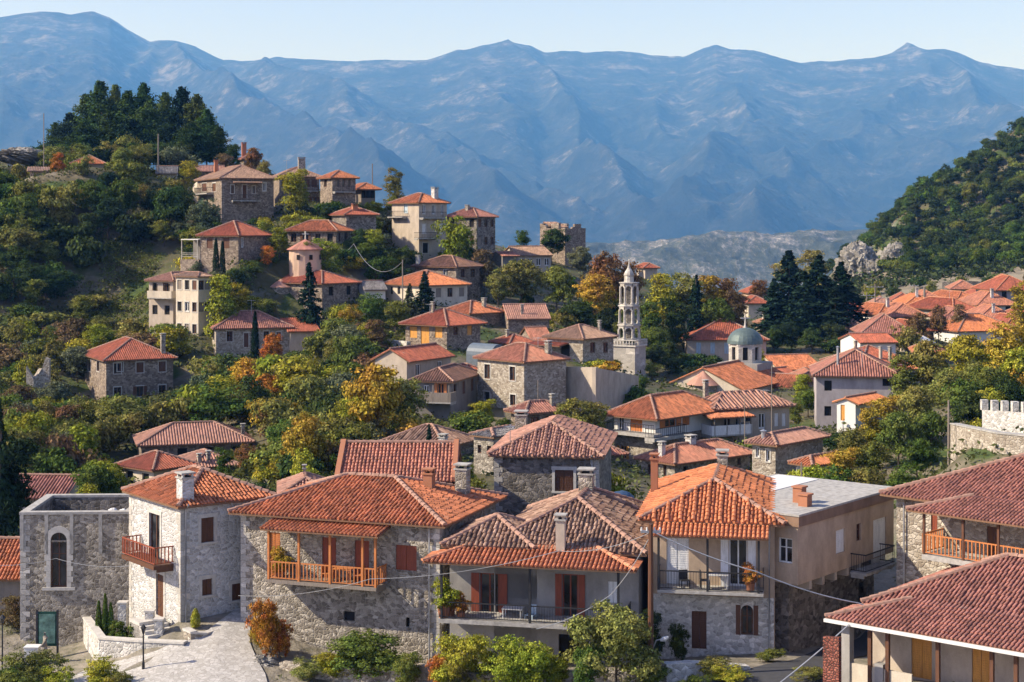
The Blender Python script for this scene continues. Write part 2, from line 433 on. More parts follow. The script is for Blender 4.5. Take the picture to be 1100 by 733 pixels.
def make_window(h, wall, u0, z0, u1, z1, style, near, trim=None):
    """frame with pane; closed shutters fill the opening, 'o' styles stand open at both sides"""
    B = lambda mb, a0, a1, d0, d1, c0, c1, m=0: mb.box(h.pt(wall, a0, d0, c0), h.pt(wall, a1, d1, c1), m)
    door = style.startswith('door_')
    if door: style = style[5:]
    fr, sh = STYLES.get(style, ('white', None))
    f = MB(); t = .07 if near else .09; dep = -.16
    wd = u1 - u0; mats = [WD[fr] if fr else HOLE, GLASS if fr else HOLE, TRIM]
    closed = sh and not (style[0] == 'o' and style not in ('orange',))
    if closed:
        cx = (u0 + u1) / 2
        f.box(h.pt(wall, u0, dep + .04, z0), h.pt(wall, cx - .01, dep + .09, z1)); f.box(h.pt(wall, cx + .01, dep + .04, z0), h.pt(wall, u1, dep + .09, z1))
        if near:
            nb = int((z1 - z0) / .11)
            for k in range(nb):
                zz = z0 + .06 + k * (z1 - z0 - .1) / nb
                B(f, u0 + .06, cx - .06, dep + .09, dep + .105, zz, zz + .06); B(f, cx + .06, u1 - .06, dep + .09, dep + .105, zz, zz + .06)
    elif fr:
        B(f, u0, u0 + t, dep, dep + .06, z0, z1); B(f, u1 - t, u1, dep, dep + .06, z0, z1)
        B(f, u0 + t, u1 - t, dep, dep + .06, z1 - t, z1); B(f, u0 + t, u1 - t, dep, dep + .06, z0, z0 + t * (2 if door else 1))
        if wd > .5: B(f, (u0 + u1) / 2 - t / 2, (u0 + u1) / 2 + t / 2, dep, dep + .05, z0 + t, z1 - t)
        if near and not door: B(f, u0 + t, u1 - t, dep + .01, dep + .045, z0 + (z1 - z0) * .6, z0 + (z1 - z0) * .6 + .04)
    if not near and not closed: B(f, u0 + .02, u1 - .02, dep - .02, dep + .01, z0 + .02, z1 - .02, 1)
    if trim and not near:
        w2 = .09
        B(f, u0 - w2, u0, -.02, .03, z0, z1, 2); B(f, u1, u1 + w2, -.02, .03, z0, z1, 2)
        B(f, u0 - w2, u1 + w2, -.02, .035, z1, z1 + w2 + .04, 2)
        if not door: B(f, u0 - w2, u1 + w2, -.02, .06, z0 - w2, z0, 2)
    o = f.build('door' if door else 'window', mats, h.root) if f.f else None
    par = o or h.root
    if near:
        if not closed:
            p = MB(); B(p, u0 + .02, u1 - .02, dep - .02, dep + .01, z0 + .02, z1 - .02)
            p.build('pane', GLASS if fr else HOLE, par)
        if trim:
            p = MB(); w2 = .17
            B(p, u0 - w2, u0, -.02, .03, z0, z1); B(p, u1, u1 + w2, -.02, .03, z0, z1)
            B(p, u0 - w2 - .04, u1 + w2 + .04, -.02, .035, z1, z1 + w2 + .04)
            if not door: B(p, u0 - w2 - .03, u1 + w2 + .03, -.02, .07, z0 - w2 * .7, z0)
            p.build('surround', TRIM, par)
        if door and not closed:
            pass
    if sh and not closed:
        for sgn in (-1, 1):
            p = MB(); a = u0 - wd * .46 if sgn < 0 else u1; b_ = u0 if sgn < 0 else u1 + wd * .46
            B(p, a + .02, b_ - .02, .02, .07, z0, z1); p.build('shutter', WD[sh], par)

def house(key, Y, c, xl, xr, yb, th, roof, wall, label, short, cat='house', name='stone_house', ov=.45, wins=(), chim=(), W=None, D=None,
          group=None, trim=None, deep=3, tp=None, rib=0, jit=None, auto=None, capm='b', nowall=False, story=None, tiles=True):
    h = House(); h.key = key; h.label = label; h.short = short
    near = Y < 118; h.near = near
    ct, s = math.cos(R(th)), math.sin(R(th)); h.th = th
    Pc = P(c[0], c[1], Y); Zb = (HY - yb) / F * Y
    if W is None:
        k = (xr - CX) / F; W = (k * Pc.y - Pc.x) / (ct - k * s)
    if D is None:
        k = (xl - CX) / F; D = (Pc.x - k * Pc.y) / (s + k * ct)
    if not (1.5 < W < 25 and 1.5 < D < 25): print('SIZE', key, round(W, 1), round(D, 1))
    W = min(max(W, 1.5), 26); D = min(max(D, 1.5), 26)
    if abs(W - D) < .25: D = W + .25
    h.W, h.D, h.Y = W, D, Y
    h.o = Vector((Pc.x, Pc.y, Zb)); h.H = Pc.z - Zb
    h.root = empty(name, h.o, R(th)); tag(h.root, label, cat, group)
    h.rot = Matrix.Rotation(-R(th), 3, 'Z')
    def loc(p): return h.rot @ (Vector(p) - h.o)
    def glob(p): return h.rot.transposed() @ Vector(p) + h.o
    h.loc, h.glob = loc, glob
    def pt(wl, u, d, z):   # u along the wall from the near corner, d outwards
        if wl == 'f': return (u, -d, z)
        if wl == 'l': return (-d, u, z)
        if wl == 'b': return (W - u, D + d, z)
        return (W + d, u, z)
    h.pt = pt
    def px(wl, x, y, d=0):
        o = loc((0, 0, 0)); r = h.rot @ Vector(((x - CX) / F, 1, (HY - y) / F))
        t = (-d - o.y) / r.y if wl == 'f' else (-d - o.x) / r.x
        p = o + r * t
        return (p.x if wl == 'f' else p.y), p.z
    h.px = px
    holes = {'f': [], 'l': [], 'r': [], 'b': []}; spec = []
    for (wl, x0, y0, x1, y1, stl) in wins:
        a = px(wl, x0, (y0 + y1) / 2); b = px(wl, x1, (y0 + y1) / 2)
        z1 = px(wl, (x0 + x1) / 2, y0)[1]; z0 = px(wl, (x0 + x1) / 2, y1)[1]
        u0, u1 = sorted((a[0], b[0]))
        if u1 < .1 or u0 > (W if wl == 'f' else D) - .1: print('WIN off', key, wl, round(u0, 1), round(u1, 1), round(W, 1), round(D, 1)); continue
        spec.append((wl, u0, z0, u1, z1, stl))
    for a in (auto or ()):   # (wall, columns, storeys, style)
        wl, nc, ns, stl0 = a; rk = random.Random(key + a[0]); LL = W if wl in 'fb' else D
        for i in range(nc):
            for j in range(ns):
                stl = rk.choice(['glassb', 'glassb', 'brown', 'glass', 'grey', 'hole', 'obrown']) if stl0 == 'glassb' else stl0; uc = LL * (i + .5) / nc; zt = h.H - .55 - j * 2.9
                spec.append((wl, uc - .45, zt - 1.25, uc + .45, zt, stl))
    for sp in spec:
        if sp[5] != 'none': holes[sp[0]].append(sp[1:5])
    WM = wall
    mb = MB(); st = roof[0]; pitch = roof[1]
    zt = h.H
    if st == 'flat' : zt = h.H + .0
    up = Vector((0, 0, 1))
    if not nowall:
        wall_panel(mb, (0, 0, 0), (1, 0, 0), W, -deep, zt, (0, -1, 0), holes['f'])
        wall_panel(mb, (0, 0, 0), (0, 1, 0), D, -deep, zt, (-1, 0, 0), holes['l'])
        wall_panel(mb, (W, 0, 0), (0, 1, 0), D, -deep, zt, (1, 0, 0), holes['r'])
        wall_panel(mb, (0, D, 0), (1, 0, 0), W, -deep, zt, (0, 1, 0), holes['b'])
    tt = math.tan(R(pitch))
    if st == 'gx':
        hh = D / 2 * tt
        mb.poly([(0, D, zt), (0, 0, zt), (0, D / 2, zt + hh)]); mb.poly([(W, 0, zt), (W, D, zt), (W, D / 2, zt + hh)])
    elif st == 'gy':
        hh = W / 2 * tt
        mb.poly([(0, 0, zt), (W, 0, zt), (W / 2, 0, zt + hh)]); mb.poly([(W, D, zt), (0, D, zt), (W / 2, D, zt + hh)])
    elif st == 'sx':
        hh = D * tt
        mb.poly([(0, D, zt), (0, 0, zt), (0, D, zt + hh)]); mb.poly([(W, 0, zt), (W, D, zt), (W, D, zt + hh)]); mb.poly([(W, D, zt), (0, D, zt), (0, D, zt + hh), (W, D, zt + hh)])
    elif st == 'sy':
        hh = W * tt
        mb.poly([(0, 0, zt), (W, 0, zt), (W, 0, zt + hh)]); mb.poly([(W, D, zt), (0, D, zt), (W, D, zt + hh)]); mb.poly([(W, 0, zt), (W, D, zt), (W, D, zt + hh), (W, 0, zt + hh)])
    if mb.f: h.wall = mb.build('wall', WM, h.root)
    # inside floor/black core so openings stay dark
    h.slopes = []
    if st in ('hip', 'gx', 'gy', 'sx', 'sy'):
        ovx = ov if st not in ('gx',) else .2; ovy = ov if st not in ('gy',) else .2
        drop = ov * tt
        z = zt - drop + .04
        sl, caps, hr = hip_slopes(-ovx, -ovy, W + ovx, D + ovy, z, pitch, st)
        mb = MB(); tm = T[roof[2]]
        tp = tp or (.215 if near else .26); h.tp = tp
        rng = np.random.default_rng(abs(hash(key)) % 1000 if False else sum(map(ord, key)))
        j = jit if jit is not None else (.022 if roof[2] == 'old' else .012 if near else 0)
        for s_ in sl:
            slab_slope(mb, s_, .1, tp)
            fr = slope_tiles(mb, s_, tp, .34 if near else None, 0, tp * .34, j, rib if isinstance(rib, int) else 0, rng)
            h.slopes.append((fr, s_))
        for a, b in caps: cap_line(mb, a + up * .06, b + up * .06, .13 if near else .12)
        h.roof = mb.build('roof', [tm, WD['soffit'], CAPS[capm]], h.root)
        h.z_roof = z + hr
    elif st == 'flat':
        mb = MB(); o_ = ov
        mb.box((-o_, -o_, zt), (W + o_, D + o_, zt + .22)); h.roof = mb.build('roof', CONC, h.root)
    for sp in spec: make_window(h, *sp[:6], near, trim)
    for cp in chim: chimney(h, *cp)
    h.boxpx = (min(xl, c[0]) if xl else c[0], c[1], xr or c[0], yb)
    HOUSES.append(h)
    TERR.append((h.o.x, h.o.y, h.o.z)); cc = glob((W / 2, D / 2, 0)); TERR.append((cc.x, cc.y, cc.z))
    return h

def quoins(h, mat, corners=(('f', 0), ), zmin=-2):
    for c in corners:
        mb = MB(); z = zmin; k = 0; e = .018
        while z < h.H - .3:
            a, b = (.52, .3) if k % 2 else (.3, .52)
            if c[1] == 0: mb.box((-e, -e, z + .01), (a, b, z + .29))
            elif c[1] == 1: mb.box((h.W + e, -e, z + .01), (h.W - a, b, z + .29))
            else: mb.box((-e, h.D + e, z + .01), (a, h.D - b, z + .29))
            z += .3; k += 1
        mb.build('quoins', mat, h.root)
def downpipe(h, wl, u, ztop, zbot):
    mb = MB(); mb.tube([h.pt(wl, u, .12, zbot), h.pt(wl, u, .12, ztop - .3), h.pt(wl, u, .4, ztop)], .05, 6); mb.build('downpipe', STEEL, h.root)
def roof_hit(h, x, y):
    o = h.loc((0, 0, 0)); r = h.rot @ Vector(((x - CX) / F, 1, (HY - y) / F)); best = None
    for (O, U, V, n), poly in h.slopes:
        dn = r.dot(n)
        if abs(dn) < 1e-6: continue
        t = (O - o).dot(n) / dn; p = o + r * t
        q = [((a - O).dot(U), (a - O).dot(V)) for a in poly]; pu, pv = (p - O).dot(U), (p - O).dot(V)
        sg = [((b[0] - a[0]) * (pv - a[1]) - (b[1] - a[1]) * (pu - a[0])) for a, b in zip(q, q[1:] + q[:1])]
        if all(k >= -.3 for k in sg) or all(k <= .3 for k in sg):
            if t > 0 and (best is None or t < best[0]): best = (t, p)
    return best[1] if best else None

def chimney(h, x, yb, yt, w, mat='stone'):
    p = None
    for k in range(24):
        p = roof_hit(h, x, yb + k)
        if p: yt = yt + min(k, 0); yb = yb + k; break
    if p is None: print('chimney miss', h.key, x, yb); return
    Yd = h.glob(p).y; ww = w / F * Yd / 2 * .92; ht = (yb - yt) / F * Yd
    M = {'stone': ST['grey'], 'white': ST['white'], 'red': PL['rust'], 'plaster': PL['beige'], 'pipe': STEEL}[mat]
    mb = MB()
    if mat == 'pipe':
        mb.tube([p - Vector((0, 0, .4)), p + Vector((0, 0, ht))], ww, 8); mb.tube([p + Vector((0, 0, ht)), p + Vector((0, 0, ht + .12))], [ww * 1.8, .02], 8)
        mb.build('chimney_pipe', M, h.roof); return
    mb.box((p.x - ww, p.y - ww, p.z - .7), (p.x + ww, p.y + ww, p.z + ht - .32))
    mb.box((p.x - ww - .06, p.y - ww - .06, p.z + ht - .32), (p.x + ww + .06, p.y + ww + .06, p.z + ht - .24), 1)
    for sx in (-1, 1):
        for sy in (-1, 1):
            a = (p.x + sx * ww * .95, p.y + sy * ww * .95); b = (p.x + sx * (ww * .95 - .12), p.y + sy * (ww * .95 - .12))
            mb.box((*a, p.z + ht - .24), (*b, p.z + ht - .07))
    mb.box((p.x - ww + .1, p.y - ww + .1, p.z + ht - .24), (p.x + ww - .1, p.y + ww - .1, p.z + ht - .2), 2)
    mb.box((p.x - ww - .08, p.y - ww - .08, p.z + ht - .07), (p.x + ww + .08, p.y + ww + .08, p.z + ht), 1)
    mb.build('chimney', [M, CONC if mat != 'red' else M, HOLE], h.roof)

def balcony(h, wl, x0, x1, yfl, dep, rail='iron', slab=None, rh=.95, posts=None, roofm=None, zroof=None, ppx=(), label=None, near=None, pm=None, brk=True, slabt=.14, ov=.35, pitch=14, sides=True):
    """slab, railing, optional posts and pent roof in front of a wall. x in photo pixels on the outer edge"""
    near = h.near if near is None else near
    ua, za = h.px(wl, x0, yfl, dep); ub, zb = h.px(wl, x1, yfl, dep)
    u0, u1 = sorted((ua, ub)); z = (za + zb) / 2
    B = lambda mb, a0, a1, d0, d1, c0, c1, m=0: mb.box(h.pt(wl, a0, d0, c0), h.pt(wl, a1, d1, c1), m)
    mb = MB(); B(mb, u0, u1, -.02, dep, z - slabt, z); 
    if brk:
        n = max(2, int((u1 - u0) / 1.4))
        for k in range(n + 1):
            uu = u0 + .1 + (u1 - u0 - .2) * k / n; B(mb, uu - .06, uu + .06, 0, dep * .8, z - slabt - .16, z - slabt)
    bal = mb.build('balcony', slab or CONC, h.root)
    M = IRON if rail == 'iron' else WD.get(rail, CONC) if rail in WD else PL[rail]
    if rh:
        r = MB(); t = .035 if rail == 'iron' else .055; d1 = dep - .06
        if rail in PL:
            B(r, u0, u1, dep - .14, dep, z, z + rh); B(r, u0, u0 + .12, 0, dep - .14, z, z + rh); B(r, u1 - .12, u1, 0, dep - .14, z, z + rh)
        else:
            B(r, u0, u1, d1 - t / 2, d1 + t / 2, z + rh - .06, z + rh); B(r, u0, u1, d1 - t / 2, d1 + t / 2, z + .08, z + .12)
            for uu in (u0, u1 - t):
                if sides: B(r, uu, uu + t, 0, d1 - t / 2, z + rh - .06, z + rh); B(r, uu, uu + t, 0, d1 - t / 2, z + .08, z + .12)
            sp = (.13 if rail == 'iron' else .2) if near else .3
            bw = .016 if rail == 'iron' else .05
            if not near: bw *= 1.5
            n = int((u1 - u0) / sp)
            for k in range(n + 1):
                uu = u0 + (u1 - u0 - bw) * k / n; B(r, uu, uu + bw, d1 - bw / 2, d1 + bw / 2, z + .12, z + rh - .06)
            if sides:
                n = int(dep / sp)
                for k in range(n):
                    dd = .05 + (dep - .1) * k / n
                    for uu in (u0, u1 - bw): B(r, uu, uu + bw, dd, dd + bw, z + .12, z + rh - .06)
        r.build('railing', M, bal)
    PM = pm or (IRON if rail == 'iron' else WD.get(rail, CONC))
    zr = zroof if zroof is not None else z + 2.3
    for x in ppx:
        uu, _ = h.px(wl, x, yfl, dep); uu = min(max(uu, u0 + .06), u1 - .06); p = MB(); B(p, uu - .055, uu + .055, dep - .11, dep - .0, z, zr); p.build('post', PM, h.root)
    if roofm:
        pent(h, wl, u0 - .25, u1 + .25, zr, dep + ov, roofm, pitch)
    return u0, u1, z

def pent(h, wl, u0, u1, zlow, dep, roofm, pitch=14, name='porch_roof', hipped=False):
    zt = zlow + dep * math.tan(R(pitch)); mb = MB()
    p = lambda u, d, z: Vector(h.pt(wl, u, d, z))
    tp = getattr(h, 'tp', .235) if h.near else .27
    rows = .36 if h.near else None
    if hipped:
        k = dep
        for s_ in ([p(u0, dep, zlow), p(u1, dep, zlow), p(u1 - k, 0.02, zt), p(u0 + k, 0.02, zt)], [p(u0, 0.02, zlow), p(u0, dep, zlow), p(u0 + k, 0.02, zt)], [p(u1, dep, zlow), p(u1, 0.02, zlow), p(u1 - k, 0.02, zt)]):
            slab_slope(mb, s_, .08, tp); slope_tiles(mb, s_, tp, rows, 0, tp * .36, .005)
        pass
        cap_line(mb, p(u0, dep, zlow + .05), p(u0 + k, 0.02, zt + .05), .12); cap_line(mb, p(u1, dep, zlow + .05), p(u1 - k, 0.02, zt + .05), .12)
    else:
        s_ = [p(u0, dep, zlow), p(u1, dep, zlow), p(u1, 0.02, zt), p(u0, 0.02, zt)]
        slab_slope(mb, s_, .08, tp); slope_tiles(mb, s_, tp, rows, 0, tp * .36, .005)
    return mb.build(name, [T[roofm], WD['soffit'], CAPS['b'] if roofm == 'maroon' else CAPS['a']], h.root)
# ================================================================ houses, nearest first
def clad(h, wl, u0, u1, z0, z1, mat, d=.05, name='lower_wall'):
    mb = MB(); O = Vector(h.pt(wl, u0, d, 0)); U = (Vector(h.pt(wl, u0 + 1, d, 0)) - O); Nv = Vector(h.pt(wl, 0, 1, 0)) - Vector(h.pt(wl, 0, 0, 0))
    hs = [(a - u0, b, c - u0, e) for (w_, a, b, c, e, s_) in h.spec if w_ == wl and a > u0 and c < u1 and b < z1]
    wall_panel(mb, O, U, u1 - u0, z0, z1, Nv, hs, rev=d + .02)
    for a, b in ((u0, 0), (u1, 0)):
        mb.poly([h.pt(wl, a, 0, z0), h.pt(wl, a, d, z0), h.pt(wl, a, d, z1), h.pt(wl, a, 0, z1)])
    mb.poly([h.pt(wl, u0, 0, z1), h.pt(wl, u0, d, z1), h.pt(wl, u1, d, z1), h.pt(wl, u1, 0, z1)])
    return mb.build(name, mat, h.root)
_house = house
def house(*a, **k):
    h = _house(*a, **k); h.spec = []
    for (wl, x0, y0, x1, y1, stl) in k.get('wins', ()):
        p, q = h.px(wl, x0, (y0 + y1) / 2), h.px(wl, x1, (y0 + y1) / 2)
        z1 = h.px(wl, (x0 + x1) / 2, y0)[1]; z0 = h.px(wl, (x0 + x1) / 2, y1)[1]
        u0, u1 = sorted((p[0], q[0])); h.spec.append((wl, u0, z0, u1, z1, stl))
    return h

# --- white two storey house on the left
hW = house('W', 85, (194, 542), 139, 288, 671, 38, ('hip', 25, 'orange'), ST['white'],
    'white stone two-storey house with small brown balcony above a stepped front door', 'the white balcony house', cat='house', ov=.3,
    wins=[('l', 160.5, 552, 172, 605, 'door_glassb'), ('l', 168, 617, 176, 663, 'door_brown'), ('f', 216, 556, 230, 582.5, 'brown'),
          ('f', 217, 622, 228, 639.5, 'brown'), ('f', 249, 627, 259, 645, 'brown')], chim=[(199, 534, 507, 15, 'white')], trim=True)
balcony(hW, 'l', 130.5, 165, 602, 1.15, 'red', WD['brown'], .95, slabt=.22)
# --- big stone house with the timber balcony
hB = house('B', 82, (472, 561), 259, 529, 716, 71, ('hip', 17.5, 'orange'), ST['grey'],
    'large grey stone house with timber balcony and long orange roof at front centre left', 'the timber balcony house', ov=.5, W=8.5,
    wins=[('l', 425, 586, 447.5, 613, 'red'), ('l', 369, 657, 381, 667.5, 'hole'), ('l', 436, 663.5, 440, 674, 'hole'),
          ('l', 346, 577.5, 361, 628, 'door_red'), ('l', 381, 581, 396.5, 629, 'door_red'), ('l', 290, 572, 301, 622, 'door_orange')],
    chim=[(497, 530, 498, 14, 'stone'), (461, 524, 503, 11, 'red')])
zr = hB.px('l', 340, 571, 1.35)[1]
balcony(hB, 'l', 287, 404, 627, 1.35, 'orange', WD['grey'], .95, ppx=(288, 320.5, 354, 389, 403), roofm='orange', zroof=zr, pm=WD['orange'], slabt=.18, pitch=9)
mb = MB(); u0 = hB.px('l', 380, 625, .9)[0]; mb.box(hB.pt('l', u0 - 1.0, .55, hB.px('l', 380, 620, .8)[1] - .05), hB.pt('l', u0 + .6, 1.0, hB.px('l', 380, 620, .8)[1]))
# --- red roof annex behind it
hH = house('H', 93, (362, 516), None, 488, 560, 0, ('gx', 23, 'terracotta'), PL['rust'],
    'red gable roofed annex rising just behind the timber balcony house', 'the red annex', D=7.4, ov=.25)
for xx in (0, hH.W):
    mb = MB(); zz = hH.H + 3.7 * math.tan(R(23)); a = .28
    for (y0, y1, z0, z1) in ((-.25, 3.7, hH.H, zz), (7.65, 3.7, hH.H, zz)):
        for dx in (-a / 2, a / 2): pass
        mb.poly([(xx - a/2, y0, z0 - .3), (xx - a/2, y1, z1 - .3), (xx - a/2, y1, z1 + .3), (xx - a/2, y0, z0 + .22)])
        mb.poly([(xx + a/2, y0, z0 - .3), (xx + a/2, y1, z1 - .3), (xx + a/2, y1, z1 + .3), (xx + a/2, y0, z0 + .22)])
        mb.poly([(xx - a/2, y0, z0 + .22), (xx - a/2, y1, z1 + .3), (xx + a/2, y1, z1 + .3), (xx + a/2, y0, z0 + .22)])
        mb.poly([(xx - a/2, y0, z0 - .3), (xx + a/2, y0, z0 - .3), (xx + a/2, y0, z0 + .22), (xx - a/2, y0, z0 + .22)])
    mb.build('gable_parapet', PL['rust'], hH.root)
# --- house with old tiles and the long porch
hC = house('C', 79, (686, 590), None, None, 716, 78, ('hip', 25, 'old'), PL['grey'],
    'low house with weathered brown tiles and long orange porch roof over red shutters', 'the long porch house', W=10.5, D=7.2, ov=.45,
    wins=[('l', 515.5, 616, 536, 664, 'door_ored'), ('l', 604, 617, 621, 671, 'door_ored'), ('l', 600, 682, 630, 716, 'hole'), ('l', 653, 625, 664, 648, 'white')],
    chim=[(602.5, 592, 552, 10.5, 'plaster'), (630, 522, 503, 16, 'stone')])
u1 = hC.px('l', 481, 590)[0] + .2; u0 = hC.px('l', 577, 590)[0]
mb = MB()
sl, caps, _ = hip_slopes(-.65, u0, 4.4, u1, hC.H - .12, 25, 'hip')
for s_ in sl: slab_slope(mb, s_, .1, .235); slope_tiles(mb, s_, .235, .36, 0, .085, .02)
for a, b in caps: cap_line(mb, a + Vector((0, 0, .06)), b + Vector((0, 0, .06)), .13)
mb.build('wing_roof', [T['old'], WD['soffit'], CAPS['b']], hC.root)
mb = MB(); wall_panel(mb, hC.pt('l', u0, 0, 0), (0, 1, 0), u1 - u0 - .3, -3, hC.H, (-1, 0, 0), [(q[1] - u0, q[2], q[3] - u0, q[4]) for q in hC.spec if q[1] > u0])
mb.box((0.02, u1 - .55, -3), (4.2, u1 - .3, hC.H)); mb.build('wing_wall', PL['grey'], hC.root)
zr = hC.px('l', 570, 608, 2.0)[1]
ua, _ = hC.px('l', 455, 604, 2.0); ub, _ = hC.px('l', 684, 612, 2.0)
pent(hC, 'l', min(ua, ub), max(ua, ub), zr, 2.25, 'orange', 15, hipped=True)
balcony(hC, 'l', 471, 672, 670, 1.9, 'iron', CONC, .85, ppx=(474, 569, 664), zroof=zr, slabt=.2)
# --- house with the orange hip roof and white shutters
hD = house('D', 79.6, (697, 554), None, 832, 708, -10, ('hip', 23, 'bright'), PL['tan'],
    'orange hip roofed house with white upstairs shutters and arched brown window below', 'the arched window house', D=11, ov=.5, rib=3,
    wins=[('f', 716, 578, 740, 631, 'door_white'), ('f', 783, 579, 803, 631, 'door_owhite'), ('f', 743, 656.5, 759, 697, 'door_brown'), ('f', 796, 650, 809, 682, 'obrown')],
    chim=[(776, 500, 483, 12, 'stone'), (703, 532, 487, 8, 'red')])
clad(hD, 'f', .02, hD.W - .02, -.5, hD.px('f', 760, 640)[1], ST['light'])
zr = hD.px('f', 765, 577, 1.5)[1]
balcony(hD, 'f', 706, 820, 636, 1.45, 'iron', CONC, .95, ppx=(706, 760, 815), roofm='bright', zroof=zr, pitch=18, ov=.2)
# arch over the brown window
sp = hD.spec[3]; cxm, rr = (sp[1] + sp[3]) / 2, (sp[3] - sp[1]) / 2
mb = MB(); pts = [(cxm + math.cos(t) * rr, sp[4] - rr + math.sin(t) * rr) for t in np.linspace(0, math.pi, 13)]
for (a, b), (c, d) in zip(pts, pts[1:]): mb.poly([(a, -.053, b), (a, -.053, sp[4] + .02), (c, -.053, sp[4] + .02), (c, -.053, d)])
mb.build('window_arch', ST['light'], hD.root)
# --- flat roofed annex
hA = house('A', 78.3, (857, 566), None, 960, 707, 51, ('none', 0), PL['tan'],
    'tan plastered flat roofed house with overhanging upper floor and narrow white shutters', 'the flat roofed house', D=7, ov=.3, nowall=True,
    wins=[('f', 898, 569, 907.5, 594, 'white'), ('f', 920, 562.5, 925, 581, 'glassb'), ('f', 938, 557, 952, 607, 'door_white'), ('l', 836, 578, 851, 605, 'glass')])
zf = hA.px('f', 857, 629)[1]; mb = MB(); HH = hA.H
for wl, O, U, ln, Nv in (('f', (0, 0, 0), (1, 0, 0), hA.W, (0, -1, 0)), ('l', (0, 0, 0), (0, 1, 0), hA.D, (-1, 0, 0)), ('r', (hA.W, 0, 0), (0, 1, 0), hA.D, (1, 0, 0)), ('b', (0, hA.D, 0), (1, 0, 0), hA.W, (0, 1, 0))):
    wall_panel(mb, O, U, ln, zf, HH, Nv, [q[1:5] for q in hA.spec if q[0] == wl])
mb.poly([(0, 0, zf), (0, hA.D, zf), (hA.W, hA.D, zf), (hA.W, 0, zf)]); mb.build('wall', PL['tan'], hA.root)
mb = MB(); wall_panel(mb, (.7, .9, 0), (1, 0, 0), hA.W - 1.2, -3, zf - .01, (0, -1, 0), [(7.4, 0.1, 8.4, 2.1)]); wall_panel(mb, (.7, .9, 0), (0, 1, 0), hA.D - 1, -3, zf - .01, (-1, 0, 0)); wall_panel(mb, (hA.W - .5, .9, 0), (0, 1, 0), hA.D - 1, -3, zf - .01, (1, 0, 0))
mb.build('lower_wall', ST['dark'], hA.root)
mb = MB(); o_ = .12
mb.box((-o_, -o_, HH), (hA.W + o_, hA.D + o_, HH + .5)); mb.build('fascia', PL['fascia'], hA.root)
mb = MB(); mb.box((-o_ - .04, -o_ - .04, HH + .5), (hA.W + o_ + .04, hA.D + o_ + .04, HH + .6)); mb.build('roof_slab', CONC, hA.root)
mb = MB(); mb.box((.3, hA.D * .62, HH + .604), (hA.W - .2, hA.D - .15, HH + .63)); mb.build('roof_coating', PL['white'], hA.root)
mb = MB()
zz_ = hA.o.z + HH + .6
for k, (x_, y_) in enumerate(((861, 541), (867, 545))):
    Y_ = zz_ * F / (HY - y_); q_ = hA.loc(((x_ - CX) / F * Y_, Y_, zz_)); cx_, cy_ = q_.x, q_.y
    mb.box((cx_, cy_, HH + .6), (cx_ + .5, cy_ + .5, HH + 1.35 - k * .2)); mb.box((cx_ - .06, cy_ - .06, HH + 1.35 - k * .2), (cx_ + .56, cy_ + .56, HH + 1.43 - k * .2))
mb.build('chimney', PL['rust'], hA.root)
for k in range(5):
    mb = MB(); mb.box((1.2 + k * 1.3, -.0 + .03, zf - .42), (1.45 + k * 1.3, .95, zf - .004)); mb.build('beam', PL['beige'], hA.root)
balcony(hA, 'f', 931, 962, 611, .9, 'iron', CONC, .95)
h = hA
# --- lower right house with the two tier roof
hE = house('E', 65.3, (1228, 693), None, None, 769, 50, ('hip', 22, 'maroon'), PL['beige'],
    'long dark red tiled roof with white gutter over a shaded veranda, front right corner', 'the veranda house', D=12, W=9, ov=.35, tp=.19,
    wins=[('l', 979, 682, 1001, 729, 'door_yellow'), ('l', 1044, 694, 1063, 742, 'door_yellow')])
zr = hE.px('l', 990, 680, 2.5)[1]; ul = hE.px('l', 896, 668, 2.5)[0]
pent(hE, 'l', -.4, ul + .3, zr, 2.75, 'maroon', 15, hipped=True)
mb = MB(); mb.box(hE.pt('l', -.4, 2.78, zr - .16), hE.pt('l', ul + .3, 2.90, zr - .02)); mb.build('gutter', PL['white'], hE.root)
zf = hE.px('l', 985, 731, 0)[1]
mb = MB(); mb.box(hE.pt('l', -.4, 0.01, zf - .35), hE.pt('l', ul - .2, 2.5, zf)); mb.build('terrace', PL['cream'], hE.root)
for x in (935, 954, 1008, 1066, 1092):
    uu = hE.px('l', x, 690, 2.3)[0]; mb = MB(); mb.box(hE.pt('l', uu - .08, 2.25, zf), hE.pt('l', uu + .08, 2.41, zr)); mb.build('post', WD['brown'], hE.root)
for k in range(2):
    uu = ul - .5 - k * 1.6; mb = MB(); mb.box(hE.pt('l', uu - .2, 2.0, zf), hE.pt('l', uu + .2, 2.4, zf + 1.1 if k else zr)); mb.build('pillar', PL['grey'], hE.root)
mb = MB(); mb.box(hE.pt('l', ul - 3.6, 2.2, zf), hE.pt('l', ul - .7, 2.32, zf + .9)); mb.build('parapet', PL['cream'], hE.root)
# --- right house with wooden balcony
hF = house('F', 73.5, (1212, 560), None, None, 674, 45, ('hip', 20, 'maroon'), ST['warm'],
    'stone house with dull red roof and brown timber balcony at the right edge', 'the right edge balcony house', D=12, W=10, ov=.6, tp=.19,
    wins=[('l', 1000, 551, 1007, 574, 'red'), ('l', 1060, 566, 1072, 616, 'door_brown')])
zr = hF.px('l', 1020, 553, 2.0)[1]
ul = hF.px('l', 977, 545, 2.0)[0]
pent(hF, 'l', .5, ul, zr, 2.3, 'maroon', 16, hipped=True)
balcony(hF, 'l', 990, 1140, 607, 2.0, 'orange', CONC, 1.0, ppx=(992, 1034, 1072, 1120), zroof=zr, pm=WD['brown'], slabt=.25)
